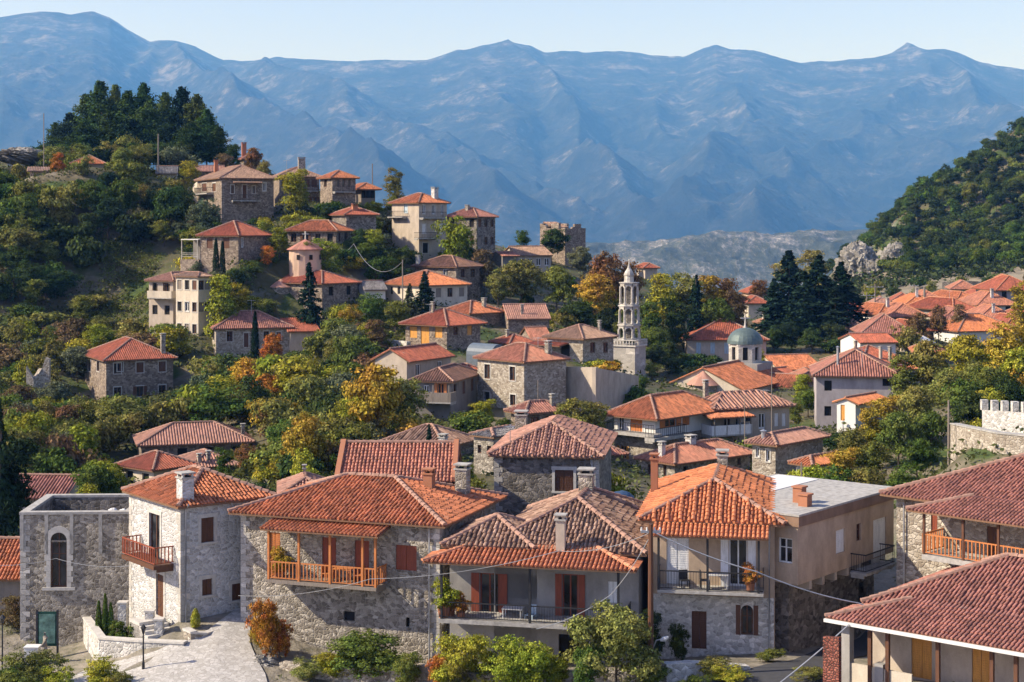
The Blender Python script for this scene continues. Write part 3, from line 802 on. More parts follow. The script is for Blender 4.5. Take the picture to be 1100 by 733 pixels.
# --- stone house with pink roof in the middle
hG = house('G', 100, (643, 489), 531, 660, 590, 82, ('hip', 24, 'pink'), ST['dark'],
    'square dark stone house with faded pink hip roof and one brown shuttered window', 'the square stone house', W=10, ov=.35, rib=3, trim=True,
    wins=[('l', 596, 505, 616, 528, 'brown')], chim=[(560, 458, 441, 13, 'stone')])

# --- roofless stone building
hR = house('R', 90, (22, 553), None, 141, 688, 2, ('none', 0), ST['grey'],
    'roofless grey stone building with a tall arched window in a white surround', 'the roofless stone building', D=6, cat='roofless building', name='roofless_building',
    wins=[('f', 54.5, 572, 72, 631, 'glassb')])
mb = MB(); Wd, Dd, H_ = hR.W, 6, hR.H
mb.poly([(.4, .4, H_ - 1.6), (Wd - .4, .4, H_ - 1.6), (Wd - .4, Dd - .4, H_ - 1.6), (.4, Dd - .4, H_ - 1.6)])
mb.build('inner_floor', PL['darkgrey'], hR.root)
mb = MB()
for a, b in (((.4, .4), (.4, Dd - .4)), ((.4, Dd - .4), (Wd - .4, Dd - .4)), ((Wd - .4, .4), (Wd - .4, Dd - .4)), ((.4, .4), (Wd - .4, .4))):
    mb.poly([(a[0], a[1], H_ - 1.6), (b[0], b[1], H_ - 1.6), (b[0], b[1], H_), (a[0], a[1], H_)])
mb.build('inner_wall', ST['dark'], hR.root)
mb = MB(); t = .42
mb.box((-.06, -.06, H_), (Wd + .06, t, H_ + .14)); mb.box((-.06, Dd - t, H_), (Wd + .06, Dd + .06, H_ + .14)); mb.box((-.06, t, H_), (t, Dd - t, H_ + .14)); mb.box((Wd - t, t, H_), (Wd + .06, Dd - t, H_ + .14))
mb.build('coping', CONC, hR.root)
for x in (23.5, 50, 77, 108):
    u = hR.px('f', x, 560)[0]; mb = MB(); mb.box((u - .1, -.06, H_ - (2.2 if x > 30 else 1.9)), (u + .1, 0, H_ - .002)); mb.build('pilaster', CONC, hR.root)
sp = hR.spec[0]; cxm, rr = (sp[1] + sp[3]) / 2, (sp[3] - sp[1]) / 2; zs = sp[4] - rr
mb = MB(); n = 12
for k in range(n):
    a, b = math.pi * k / n, math.pi * (k + 1) / n; ro = rr + .34
    q = [(cxm + math.cos(a) * rr, zs + math.sin(a) * rr), (cxm + math.cos(b) * rr, zs + math.sin(b) * rr), (cxm + math.cos(b) * ro, zs + math.sin(b) * ro), (cxm + math.cos(a) * ro, zs + math.sin(a) * ro)]
    mb.poly([(x, -.06, z) for x, z in q]); mb.poly([(q[3][0], -.06, q[3][1]), (q[2][0], -.06, q[2][1]), (q[2][0], 0.02, q[2][1]), (q[3][0], .02, q[3][1])])
zz = sp[2]; kk = 0
while zz < zs - .05:
    z2 = min(zs, zz + .3); o_ = .34 if kk % 2 else .24
    mb.box((sp[1] - o_, -.06, zz), (sp[1], 0.02, z2 - .01)); mb.box((sp[3], -.06, zz), (sp[3] + o_, 0.02, z2 - .01)); zz = z2; kk += 1
mb.box((sp[1] - .45, -.1, sp[2] - .16), (sp[3] + .45, .02, sp[2])); mb.build('window_surround', TRIM, hR.root)
mb = MB()
pts = [(cxm + math.cos(t) * rr, zs + math.sin(t) * rr) for t in np.linspace(0, math.pi, 13)]
for (a, b), (c, d) in zip(pts, pts[1:]): mb.poly([(a, -.012, b), (a, -.012, sp[4] + .02), (c, -.012, sp[4] + .02), (c, -.012, d)])
mb.box((sp[1], .02, zs - .1), (sp[3], .12, zs)); mb.build('window_arch', ST['grey'], hR.root)

for h_, c_, m_ in ((hW, ((0, 0), (0, 2)), ST['ashlar']), (hB, ((0, 0), (0, 2)), ST['ashlar']), (hR, ((0, 0),), ST['ashlar']), (hG, ((0, 0), (0, 2)), ST['ashlar'])): quoins(h_, m_, c_)
downpipe(hB, 'l', .5, hB.H - .1, 0); downpipe(hD, 'f', hD.W - .25, hD.H - .2, 0); downpipe(hG, 'l', .4, hG.H, 0); downpipe(hW, 'f', .25, hW.H, 0); downpipe(hF, 'l', hF.D - .5, hF.H - .2, 0)
# ---------------------------------------------------------------- the middle and far houses
def H(*a, **k):
    a = list(a); r_ = a[7]
    if r_[0] == 'hip' and r_[1] < 25: a[7] = ('hip', r_[1] + 5) + tuple(r_[2:])
    return house(*a, **k)
H('leftorange', 95, (-30, 618), None, 21, 660, 0, ('gx', 26, 'orange'), PL['darkgrey'], 'orange tiled roof of a low house cut by the left edge of the view', 'the left edge house', D=6)
H('m18', 104, (306, 530), None, 352, 545, 8, ('hip', 26, 'pink'), PL['rust'], 'small pyramid roofed building peeping up behind the timber balcony house', 'the small pyramid roof', D=4.6, chim=[(327, 508, 499, 3, 'stone')])
H('m16', 128, (-10, 533), None, 69, 552, -4, ('gx', 20, 'maroon'), PL['beige'], 'low maroon roof among bushes behind the roofless stone building', 'the low maroon roof', D=6)
H('m14', 135, (165, 503), 131, 205, 520, 50, ('hip', 20, 'red'), PL['cream'], 'small cream house with bright red roof behind the white balcony house chimney', 'the small cream house', auto=[('l', 2, 1, 'hole')])
H('m15', 141, (205, 501), 190, 253, 517, 25, ('hip', 18, 'pink'), PL['lilac'], 'lilac grey low roof just right of the small red roof', 'the lilac roof', chim=[(224, 495, 484, 4, 'stone'), (214, 497, 487, 4, 'plaster')])
H('m13', 152, (152, 477), 135, 268, 503, 16, ('hip', 19, 'pink'), ST['brown'], 'long low stone house with a dull pinkish brown roof on the lower left slope', 'the long brown roofed house', wins=[('l', 137.5, 482, 140.5, 492, 'hole'), ('l', 143.5, 482, 147, 492, 'hole')], auto=[('f', 4, 1, 'hole')], D=6.2, chim=[(261, 468, 455, 4, 'stone')])
H('m12', 196, (114, 386), 91, 186, 435, 28, ('hip', 21, 'red'), ST['brown'], 'isolated stone house with red and brown roof on the left hillside', 'the isolated hillside house', wins=[('f', 126, 389, 132, 399, 'glassb'), ('l', 94.5, 387, 97.5, 399, 'glassb'), ('l', 104, 388, 107, 399, 'glassb')], auto=[('f', 3, 2, 'glassb')], chim=[(175, 366, 358, 5, 'stone')], trim=True)
H('m11', 210, (232, 352), 224, 312, 386, 18, ('hip', 21, 'maroon'), ST['warm'], 'wide stone house with maroon roof standing behind the tall cypress', 'the house behind the cypress', wins=[('f', 243.5, 356, 250, 367, 'glassb'), ('f', 283, 356, 289, 366, 'glassb'), ('f', 262, 358, 267, 373, 'door_brown'), ('f', 297, 357, 302, 367, 'glassb')], auto=[('l', 2, 2, 'glassb')], chim=[(320, 346, 333, 5, 'stone'), (228, 348, 336, 4, 'stone')], trim=True)
H('m11b', 212, (312, 356), 306, 337, 384, 18, ('sx', 14, 'red'), PL['beige'], 'small lean-to with orange roof at the right end of the wide maroon roof', 'the lean-to', W=3.6, D=5)
H('m9', 214, (213, 297), 189, 226, 357, 50, ('hip', 16, 'tan'), PL['cream'], 'tall narrow cream house three storeys high with rows of small windows', 'the tall cream house', auto=[('l', 3, 3, 'glassb'), ('f', 2, 2, 'glassb')], ov=.3, trim=True)
hh = H('m10', 219, (186, 301), 160, 192, 347, 62, ('hip', 17, 'pink'), PL['beige'], 'beige house with pink roof and balcony left of the tall cream house', 'the beige balcony house', wins=[('l', 164, 304, 168, 313, 'hole'), ('l', 175, 304, 181, 318, 'door_glassb')], auto=[('l', 2, 2, 'hole')], W=7)
balcony(hh, 'l', 158, 184, 320, 1.3, 'cream', CONC, .9)
hh = H('m7', 225, (256, 252), 215, 271, 282, 62, ('hip', 23, 'red'), ST['brown'], 'stone house with red hip roof and pale canopy terrace on the upper slope', 'the canopy terrace house', wins=[('l', 222, 256, 228.5, 267, 'brown'), ('l', 240, 256, 246.5, 267, 'brown'), ('f', 259, 255, 262, 266, 'glass')], W=7.5)
mb = MB(); mb.box(hh.pt('l', hh.D + .1, .3, hh.H - .8), hh.pt('l', hh.D + 3.2, -4, hh.H - .68)); mb.build('canopy', PL['white'], hh.root)
mb = MB(); mb.box(hh.pt('l', hh.D + .05, .3, -3), hh.pt('l', hh.D + 3.3, -4, .3)); mb.build('terrace', ST['brown'], hh.root); mb = MB(); mb.box(hh.pt('l', hh.D + .1, -2.4, .3), hh.pt('l', hh.D + 3.2, -2.6, hh.H - .85)); mb.build('dark_backing', PL['darkgrey'], hh.root)  # dark panel added at the back stands in for shade under the canopy
mb = MB()
for zz_ in (1.2, .95, .7): mb.box(hh.pt('l', hh.D + .1, .2, zz_), hh.pt('l', hh.D + 3.1, .26, zz_ + .06))
mb.build('railing', CONC, hh.root)
for u_, d_ in ((.3, .2), (3.1, .2), (3.1, -3.8)):
    mb = MB(); mb.box(hh.pt('l', hh.D + u_ - .06, d_ - .06, -2), hh.pt('l', hh.D + u_ + .06, d_ + .06, hh.H - .8)); mb.build('canopy_post', CONC, hh.root)
hh = H('m1', 250, (238, 190.5), 212, 294, 246, 24, ('hip', 20, 'tan'), ST['brown'], 'broad two-storey stone house with tan roof and round bastion near the pines', 'the bastion house', wins=[('f', 260.5, 199, 265, 213, 'door_brown'), ('f', 282, 196.5, 286, 205.5, 'glass'), ('f', 248, 199, 251.5, 208, 'glassb'), ('f', 271, 200, 274, 208, 'glassb'), ('l', 217, 197, 222, 206, 'brown'), ('l', 228, 197, 232, 206, 'brown')], auto=[('f', 3, 2, 'none')][:0], trim=True, chim=[(232, 182, 172, 4, 'red')])
balcony(hh, 'f', 250, 279, 215.5, 1.1, 'iron', CONC, .9); pent(hh, 'f', hh.px('f', 249, 200)[0], hh.px('f', 280, 200)[0], hh.px('f', 265, 196.5, 1.2)[1], 1.3, 'tan', 8)
balcony(hh, 'l', 208, 222, 208, 1.1, 'iron', CONC, .9)
mb = MB(); c_ = hh.pt('l', hh.D + 1.5, -1.2, 0); mb.lathe(c_, [(1.7, -3), (1.6, hh.H - 1.2), (1.3, hh.H - .6), (.7, hh.H - .15), (0, hh.H)], 18); mb.build('bastion', PL['cream'], hh.root, True)
hh = H('m2', 262, (300, 189), 288, 343, 222, 14, ('hip', 19, 'tan'), ST['brown'], 'stone house with mossy tan roof partly behind a yellow tree on the ridge', 'the mossy roofed ridge house', auto=[('f', 4, 2, 'glassb'), ('l', 1, 2, 'glassb')], chim=[(324, 178, 169, 8, 'stone')])
balcony(hh, 'f', 326, 342, 205, 1, 'iron', CONC, .9)
hh = H('m3', 256, (357, 190), 344, 382, 222, 30, ('hip', 21, 'orange'), ST['brown'], 'stone house with crisp orange roof at the centre of the ridge row', 'the ridge row orange house', wins=[('f', 362, 193, 364.6, 201, 'glassb'), ('f', 367.5, 193, 370.3, 201, 'glassb'), ('f', 374, 193, 376.6, 201, 'glassb'), ('l', 348, 193, 351, 201, 'glassb')], ov=.5)
balcony(hh, 'f', 360, 382, 206, 1, 'iron', CONC, .9)
H('m4', 264, (388, 201), 381, 403, 222, 20, ('hip', 22, 'orange'), WD['grey'], 'low timber walled building with orange roof at the right end of the ridge row', 'the timber ridge building', auto=[('f', 3, 1, 'hole')], ov=.9, D=7)
H('m5', 240, (372, 230), 362, 404, 250, 22, ('hip', 17, 'red'), ST['dark'], 'low dark house with flat red roof buried in ivy below the ridge row', 'the ivy covered house', D=8, chim=[(381, 226, 219, 6, 'red')])
H('m6', 235, (361, 247), 309, 377, 266, 70, ('hip', 22, 'orange'), ST['brown'], 'house with wide pale orange roof above the round chapel drum', 'the house above the chapel', wins=[('f', 363.5, 250, 366, 260, 'glassb'), ('f', 370, 250, 373, 260, 'glassb')], auto=[('l', 4, 1, 'glassb')])
hh = H('m30', 250, (450, 217), 421, 480, 280, 42, ('hip', 20, 'orange'), PL['beige'], 'tall three-storey house with orange roof and white chimney at the ridge end', 'the tall ridge end house', wins=[('f', 453.7, 220, 457, 230, 'glass'), ('f', 464, 220, 467.5, 230, 'glass'), ('f', 473.5, 220, 476.5, 230, 'glass'), ('f', 453.5, 241, 457.5, 251, 'white'), ('f', 472, 241, 476, 251, 'white'), ('l', 434, 219, 438, 229, 'blue'), ('f', 454, 261, 460, 272, 'hole')], chim=[(467, 210, 201, 6, 'white')], trim=True)
balcony(hh, 'f', 455, 480, 234, 1.1, 'iron', CONC, .9); balcony(hh, 'f', 449, 470, 256, 1, 'iron', CONC, .9); balcony(hh, 'l', 416, 432, 233, 1, 'iron', CONC, .9)
hh = H('m31', 262, (512, 232), 480, 532, 268, 55, ('hip', 21, 'maroon'), ST['dark'], 'dark stone house with maroon roof right of the tall ridge end house', 'the dark ridge house', auto=[('f', 3, 2, 'glassb'), ('l', 3, 2, 'glassb')], chim=[(502, 226, 220, 4, 'stone')])
H('m29', 236, (490, 286), 446, 516, 320, 55, ('hip', 19, 'brown'), ST['brown'], 'stone house with brown hip roof and two tall windows on the central slope', 'the brown central house', wins=[('f', 495, 289, 499.5, 298, 'glassb'), ('f', 505.5, 289, 510.5, 298, 'glassb'), ('l', 476, 289, 481, 298, 'glass')], chim=[(449, 282, 274, 4, 'white')])
H('m28', 221, (452, 306), 414, 502, 327, 38, ('hip', 18, 'bright'), PL['cream'], 'low cream walled house with wide bright orange roof on the central slope', 'the low cream house', wins=[('l', 419, 308, 422, 316, 'hole'), ('l', 427, 308, 430, 316, 'hole')], auto=[('f', 4, 1, 'glassb')], chim=[(408, 305, 296, 4, 'white')][:0])
H('m28b', 224, (392, 311), 384, 414, 325, 15, ('gx', 18, 'grey'), PL['white'], 'small grey roofed shed with a white wall beside the low cream house', 'the grey shed', D=6)
H('m32', 268, (556, 274), 549, 592, 290, 22, ('gx', 20, 'tan'), PL['beige'], 'long low house with tan tiles below the ruined tower house', 'the long tan roofed house', auto=[('f', 4, 1, 'glass')], D=7)
H('m32b', 262, (540, 275), 528, 556, 290, 22, ('gx', 12, 'maroon'), PL['darkgrey'], 'low dark lean-to left of the long tan roofed house', 'the dark lean-to', D=5)
H('m27', 206, (505, 336), 474, 541, 350, 45, ('hip', 19, 'orange'), ST['brown'], 'small house with orange and pink roof behind the yellow shuttered house', 'the small orange roofed house', chim=[(520, 330, 320, 4, 'stone')])
h26 = H('m26', 186, (480, 348), 436, 516, 374, 52, ('hip', 20, 'red'), ST['brown'], 'stone house with red hip roof and honey coloured shutters in the village centre', 'the honey shuttered house', wins=[('l', 440, 351, 448, 363, 'yellow'), ('l', 452, 351, 461, 370, 'door_yellow'), ('l', 467, 351, 475, 363, 'yellow'), ('f', 487, 350, 492, 360, 'glassb'), ('f', 502, 350, 507, 360, 'yellow')], chim=[(465, 334, 324, 3, 'stone')], ov=.6)
H('m34', 206, (546, 342), None, 590, 356, 8, ('gx', 20, 'pink'), ST['brown'], 'low house with plain pink gable roof right of the village centre', 'the pink gabled house', D=8, chim=[(561, 338, 327, 3, 'stone')])
hh = H('m35', 187, (626, 363), 588, 659, 390, 50, ('hip', 19, 'tan'), ST['warm'], 'stone house with tan roof and red awning left of the bell tower', 'the red awning house', wins=[('f', 634, 368, 639.5, 379, 'glassb'), ('f', 648, 368, 653, 379, 'glassb'), ('l', 602, 370, 612, 384, 'hole')], chim=[(644, 352, 344, 3, 'stone')])
pent(hh, 'l', 2.0, 7.0, hh.H - 1.0, 1.8, 'red', 8, 'awning_roof')
H('m36', 190, (548, 368), 530, 572, 384, 35, ('hip', 20, 'red'), ST['brown'], 'small red roof squeezed between the stone corner house and the honey shutters', 'the squeezed red roof', chim=[(545, 362, 354, 3, 'stone')])
h23 = H('m23', 160, (563, 388), 513, 608, 441, 42, ('hip', 20, 'terracotta'), ST['warm'], 'tall square house of pale rubble stone with terracotta roof beside the long wall', 'the pale rubble house', wins=[('l', 520.5, 391.5, 526.5, 407, 'glassb'), ('l', 547.5, 394, 553.5, 409, 'glassb'), ('l', 520, 421, 526, 430, 'hole'), ('l', 548, 424, 554, 436, 'glassb')], trim=True, chim=[(589, 380, 366, 6, 'stone')], ov=.35)
h21 = H('m21', 166, (437, 387), 403, 484, 420, 60, ('gx', 27, 'red'), PL['beige'], 'house with smooth red gable roof above the big yellow plane tree', 'the smooth red gabled house', chim=[(470, 372, 362, 4, 'stone')][:0], auto=[('f', 2, 1, 'glass')])
h22 = H('m22', 158, (484, 408), 446, 512, 452, 74, ('hip', 20, 'brown'), PL['darkgrey'], 'dark two-storey house with brown roof and shaded balcony left of the rubble house', 'the shaded balcony house', wins=[('l', 470, 412, 477, 431, 'door_oorange'), ('l', 455, 414, 461, 428, 'glass')], auto=[('f', 3, 2, 'glassb')], ov=.5)
balcony(h22, 'l', 443, 484, 432, 1.8, 'grey', CONC, .9, ppx=(447, 465, 482), zroof=h22.H - .4)
H('m22b', 172, (500, 402), 476, 524, 424, 40, ('hip', 27, 'red'), ST['brown'], 'plain red roof hidden between the gabled house and the rubble house', 'the hidden red roof')
H('m25', 136, (565, 442), 549, 604, 458, 35, ('hip', 22, 'maroon'), ST['brown'], 'small low building with maroon roof in front of the long concrete wall', 'the small maroon roof', chim=[(593, 436, 423, 4, 'stone')], auto=[('f', 2, 1, 'glassb')])
H('m19', 126, (476, 478), 414, 508, 500, 62, ('hip', 19, 'old'), ST['brown'], 'low house with weathered brown roof below the shaded balcony house', 'the low weathered roof', chim=[(476, 478, 466, 8, 'white')], auto=[('l', 4, 1, 'hole')])
H('m20', 117, (530, 469), 509, 566, 510, 52, ('hip', 12, 'grey'), ST['grey'], 'grey slate roofed stone house left of the square stone house', 'the grey slate house', wins=[('l', 513, 478, 517, 487, 'glassb'), ('l', 523, 479, 527.5, 488, 'glassb')], ov=.25)
# around the church
h38 = H('m38', 150, (704, 445), 660, None, 508, 48, ('hip', 28, 'orange'), PL['white'], 'white upper floored villa with orange roof and wraparound terrace', 'the terrace villa', wins=[('l', 664, 447, 670, 463, 'glass'), ('l', 677, 447, 690, 465, 'door_orange'), ('f', 714, 448, 726, 459, 'oorange'), ('f', 733, 446, 741, 457, 'orange'), ('l', 666, 479, 673, 493, 'oyellow'), ('f', 716, 481, 721, 491, 'glassb')], ov=.9, W=10, chim=[])
zz = h38.px('f', 704, 470)[1]
clad(h38, 'l', 0, h38.D, -3, zz, ST['warm'], .06); clad(h38, 'f', 0, h38.W, -3, zz, ST['brown'], .06)
balcony(h38, 'l', 652, 702, 465, 1.3, 'iron', CONC, .9, sides=False, slabt=.3); balcony(h38, 'f', 703, 738, 469, 1.1, 'iron', CONC, .9, slabt=.3)
h39 = H('m39', 156, (768, 438), 744, 848, 478, 24, ('hip', 27, 'pink'), PL['beige'], 'broad house with pale pink roof, small round window and white terrace wall', 'the round window house', wins=[('f', 778, 444, 784, 458, 'glassb'), ('f', 790, 444, 794, 458, 'glass'), ('f', 801, 446, 807, 453, 'hole'), ('f', 815, 444, 822, 461, 'door_glass'), ('f', 832, 444, 836, 458, 'white'), ('f', 840, 444, 844, 458, 'white'), ('l', 752, 441, 757, 452, 'glassb')], chim=[(758, 420, 408, 5, 'stone')], rib=3)
balcony(h39, 'f', 765, 808, 467, 2.0, 'white', CONC, .9, roofm='orange', zroof=h39.H - .75, pitch=8, ppx=(768, 781, 795, 807), pm=WD['grey'])
h40 = H('m40', 128, (725, 496), 689, 806, 520, 40, ('hip', 20, 'terracotta'), ST['grey'], 'long low stone house with terracotta roof and two white chimneys', 'the two chimney house', wins=[('l', 695.6, 499, 699.5, 510, 'glassb'), ('l', 712.5, 500, 716, 512, 'glassb'), ('f', 734, 501, 739, 508, 'hole'), ('f', 792, 492, 796, 500, 'glassb')], chim=[(711, 490, 474, 6, 'white'), (742, 476, 467, 9, 'white')])
h41 = H('m41', 125, (833, 476), 808, 884, 516, 48, ('hip', 19, 'pink'), ST['warm'], 'small honey stone house with pinkish roof and two narrow white windows', 'the honey stone house', wins=[('l', 812, 480.5, 815.5, 491, 'glass'), ('l', 823, 483.5, 827, 496, 'glass')], chim=[(820, 471, 463, 5, 'pipe')], trim=True)
H('m42', 121, (872, 498), 856, 912, 520, 40, ('hip', 17, 'bright'), PL['white'], 'white house with two-step bright orange roof beside the honey stone house', 'the two-step orange roof', auto=[('l', 2, 1, 'glass'), ('f', 2, 1, 'glass')])
h43 = H('m43', 150, (919, 433), 899, 950, 462, 50, ('gx', 20, 'bright'), PL['white'], 'white house with yellow shutters and bright orange roof behind golden trees', 'the yellow shutter house', wins=[('l', 903, 435, 907.5, 452, 'yellow')], auto=[('f', 2, 1, 'orange')])
h44 = H('m44', 166, (877, 402), None, 966, 462, -9, ('hip', 27, 'maroon'), PL['lilac'], 'tall lilac grey plastered house with striped maroon roof and small dark windows', 'the lilac grey house', D=10, wins=[('f', 885.5, 409, 893.5, 420, 'hole'), ('f', 885.5, 436.5, 893, 447, 'hole'), ('f', 948, 407, 957.5, 415, 'hole')], chim=[(900, 392, 373, 3, 'pipe')])
H('m45', 192, (926, 391), 886, 980, 408, 26, ('hip', 25, 'red'), PL['beige'], 'wide red roof directly behind the lilac grey house', 'the wide red roof', chim=[(946, 386, 372, 3, 'plaster'), (956, 389, 372, 3, 'stone'), (919, 376, 366, 3, 'stone')])
H('m45b', 182, (966, 397), 956, 988, 415, 40, ('gx', 18, 'bright'), PL['beige'], 'short bright orange roof at the right end of the wide red roof', 'the short orange roof')
H('m46', 228, (927, 357), None, 981, 374, -4, ('hip', 33, 'maroon'), PL['beige'], 'striped brownish red hip roof left of the white walled right house', 'the striped hip roof', D=9)
H('m46b', 216, (924, 368), 917, 962, 383, 10, ('gx', 14, 'red'), PL['white'], 'low red roof with a small white gable in front of the striped hip roof', 'the little white gable', D=7, chim=[(968, 368, 357, 8, 'stone')][:0])
H('m47', 236, (1030, 355), 998, 1094, 372, 18, ('hip', 27, 'bright'), PL['white'], 'long orange hip roof with a white front wall above the right hand trees', 'the white walled right house', chim=[])
H('ch2', 217, (838, 397), 828, 884, 412, 18, ('gx', 18, 'orange'), PL['beige'], 'orange roofed hall behind the domed church, by the dark firs', 'the hall behind the church', D=9)
H('ch3', 208, (833, 402), 816, 852, 415, 45, ('gx', 22, 'red'), PL['beige'], 'short red gabled wing between the church dome and the hall', 'the short red wing', auto=[('f', 1, 1, 'hole')])
H('m37', 226, (738, 364), None, 823, 386, -2, ('hip', 25, 'red'), PL['beige'], 'house with maroon red hip roof and pale blue shutters behind the church', 'the blue shuttered house', D=10, wins=[('f', 748, 368, 753, 380, 'blue'), ('f', 763, 368, 768, 380, 'oblue' if 'oblue' in STYLES else 'blue'), ('f', 778, 368, 783, 380, 'blue'), ('f', 793, 368, 798, 380, 'blue'), ('f', 808, 368, 813, 380, 'blue')], chim=[])
H('m48', 262, (818, 346), 812, 842, 362, 15, ('hip', 22, 'pink'), PL['beige'], 'small pinkish roofed house left of the dark firs', 'the small house by the firs', chim=[(821, 340, 332, 4, 'white')])
H('m48b', 300, (806, 314), None, 824, 335, 5, ('hip', 24, 'red'), PL['peach'], 'tiny distant house with red roof, the higher of two by the fir tops', 'the higher distant house', D=7)
H('m48c', 290, (804, 325), None, 825, 345, 5, ('hip', 24, 'red'), PL['cream'], 'tiny distant house with red roof, the lower of two by the fir tops', 'the lower distant house', D=7)
H('m48d', 255, (864, 341), None, 890, 360, 5, ('hip', 22, 'maroon'), PL['beige'], 'reddish roof glimpsed between the trunks of the dark firs', 'the roof between the firs', D=8)
H('m49', 292, (693, 287), None, 706, 300, 10, ('hip', 22, 'red'), PL['beige'], 'tiny red roof poking above the autumn trees right of the bell tower', 'the roof above the autumn trees', D=6)
# the right hand village, row by row
RV = [('ra', 268, (914, 332), 911, 930, 345, 12, 'red', 'cream', 'small coral roof beside the fir trees at the far right village'),
 ('rb', 262, (945, 335), 926, 966, 352, 30, 'orange', 'white', 'pale orange hip roof with a white wall behind two utility poles'),
 ('rc', 258, (958, 337), 952, 990, 352, 18, 'terracotta', 'beige', 'terracotta roof touching the pale orange hip roof on its right'),
 ('rd', 285, (976, 324), 972, 998, 338, 12, 'bright', 'cream', 'bright orange roof far back behind the pole, left of a pyramid roof'),
 ('re', 265, (1024, 330), 999, 1043, 345, 45, 'red', 'beige', 'dark red pyramid roof with a pale hip line at far right village centre'),
 ('rf', 300, (1030, 318), 1019, 1041, 330, 30, 'orange', 'peach', 'little orange roof just behind the dark red pyramid roof'),
 ('rg', 280, (1052, 325), 1043, 1086, 340, 20, 'terracotta', 'white', 'large coral hip roof below the topmost right edge roof'),
 ('rh', 252, (1052, 341), 1046, 1090, 356, 15, 'terracotta', 'cream', 'coral roof with a white chimney pipe above the white walled right house'),
 ('ri', 285, (1072, 309), 1063, 1110, 330, 20, 'red', 'lilac', 'topmost red roof of the right village with a grey front wall'),
 ('rj', 250, (1015, 340), 1011, 1044, 355, 12, 'maroon', 'beige', 'dull red roof partly hidden by a bush left of the coral chimney roof'),
 ('rk', 245, (1080, 350), 1072, 1112, 366, 22, 'red', 'cream', 'red roof at the right edge just behind the long orange hip roof'),
 ('rl', 310, (1050, 315), None, 1070, 326, 10, 'red', 'cream', 'thin strip of red roof at the foot of the wooded hill'),
 ('rm', 305, (990, 318), None, 1004, 330, 10, 'terracotta', 'peach', 'small terracotta roof furthest left under the quarry terrace'),
 ('rn', 232, (985, 352), 978, 1000, 366, 25, 'red', 'white', 'small red roof behind the white garden parasol')]
for k, Y, c_, xl, xr, yb, th, tm, wm, lab in RV:
    H(k, Y, (c_[0], c_[1] + 1), None, xr + 3, yb, th - 14, ('hip', 30, tm), PL[wm], lab, 'the ' + lab.split(' with')[0].split(' behind')[0].split(' at ')[0].split(' left')[0], D=10, ov=.7, auto=[('f', 3, 1, 'glassb')],
      chim=[(c_[0] + (xr - c_[0]) * .4, c_[1] - 5, c_[1] - 15, 3, 'white')] if k in ('rb', 'rh', 'rd', 'rg') else [], capm='a')
H('rx1', 205, (985, 379), None, 1015, 392, -10, ('hip', 27, 'orange'), PL['beige'], 'orange roof half hidden by trees right of the short orange roof', 'the half hidden orange roof', D=9)
H('rx2', 242, (905, 352), None, 930, 366, -6, ('hip', 27, 'pink'), PL['white'], 'faded pink roof against the dark firs on their right side', 'the faded roof by the firs', D=9)
H('rx3', 276, (1000, 326), None, 1020, 336, -8, ('hip', 27, 'orange'), PL['cream'], 'orange roof just left of the dark red pyramid roof', 'the orange roof by the pyramid', D=9)
H('rx4', 262, (1090, 338), None, 1125, 350, -8, ('hip', 27, 'red'), PL['cream'], 'red roof cut by the right edge below the topmost red roof', 'the right edge red roof', D=9)
H('rx5', 200, (858, 408), None, 884, 425, -4, ('hip', 24, 'terracotta'), PL['beige'], 'terracotta roof between the church hall and the lilac grey house', 'the roof by the church hall', D=8)
H('cx1', 178, (540, 402), None, 560, 410, 20, ('hip', 22, 'pink'), ST['brown'], 'narrow pink roof peeping behind the pale rubble house', 'the narrow pink roof', D=5)
H('cx2', 196, (572, 366), None, 592, 380, 15, ('gx', 24, 'terracotta'), ST['brown'], 'short terracotta gable roof between the pink gabled and red awning houses', 'the short terracotta roof', D=6)
H('cx3', 140, (640, 488), None, 668, 505, 30, ('hip', 22, 'maroon'), ST['warm'], 'low maroon outbuilding roof left of the terrace villa', 'the maroon outbuilding', D=5)
for k_, x_, y_, Y_, w_, tm_, lb_ in (('ry1', 1024, 309, 335, 24, 'terracotta', 'small terracotta roof at the hill foot directly above the dark red pyramid roof'), ('ry2', 1068, 303, 332, 26, 'orange', 'orange roof at the hill foot left of the topmost red roof'),
     ('ry3', 960, 322, 330, 22, 'red', 'distant red roof behind the pale orange hip roof'), ('ry4', 938, 326, 322, 20, 'pink', 'distant pinkish roof right beside the twin grey poles'), ('ry5', 1046, 346, 258, 30, 'orange', 'orange roof between the dull red roof and the coral chimney roof'),
     ('ry6', 896, 342, 262, 24, 'maroon', 'maroon roof tucked against the right side of the dark firs'), ('ry7', 968, 366, 226, 30, 'terracotta', 'terracotta roof right of the striped hip roof'), ('ry8', 1086, 322, 300, 30, 'red', 'red roof just under the topmost red roof at right')):
    H(k_, Y_, (x_, y_), None, x_ + w_, y_ + 12, -9, ('hip', 30, tm_), PL['cream'], lb_, 'the ' + ' '.join(lb_.split()[:3]), D=9, ov=.7, auto=[('f', 2, 1, 'glassb')])
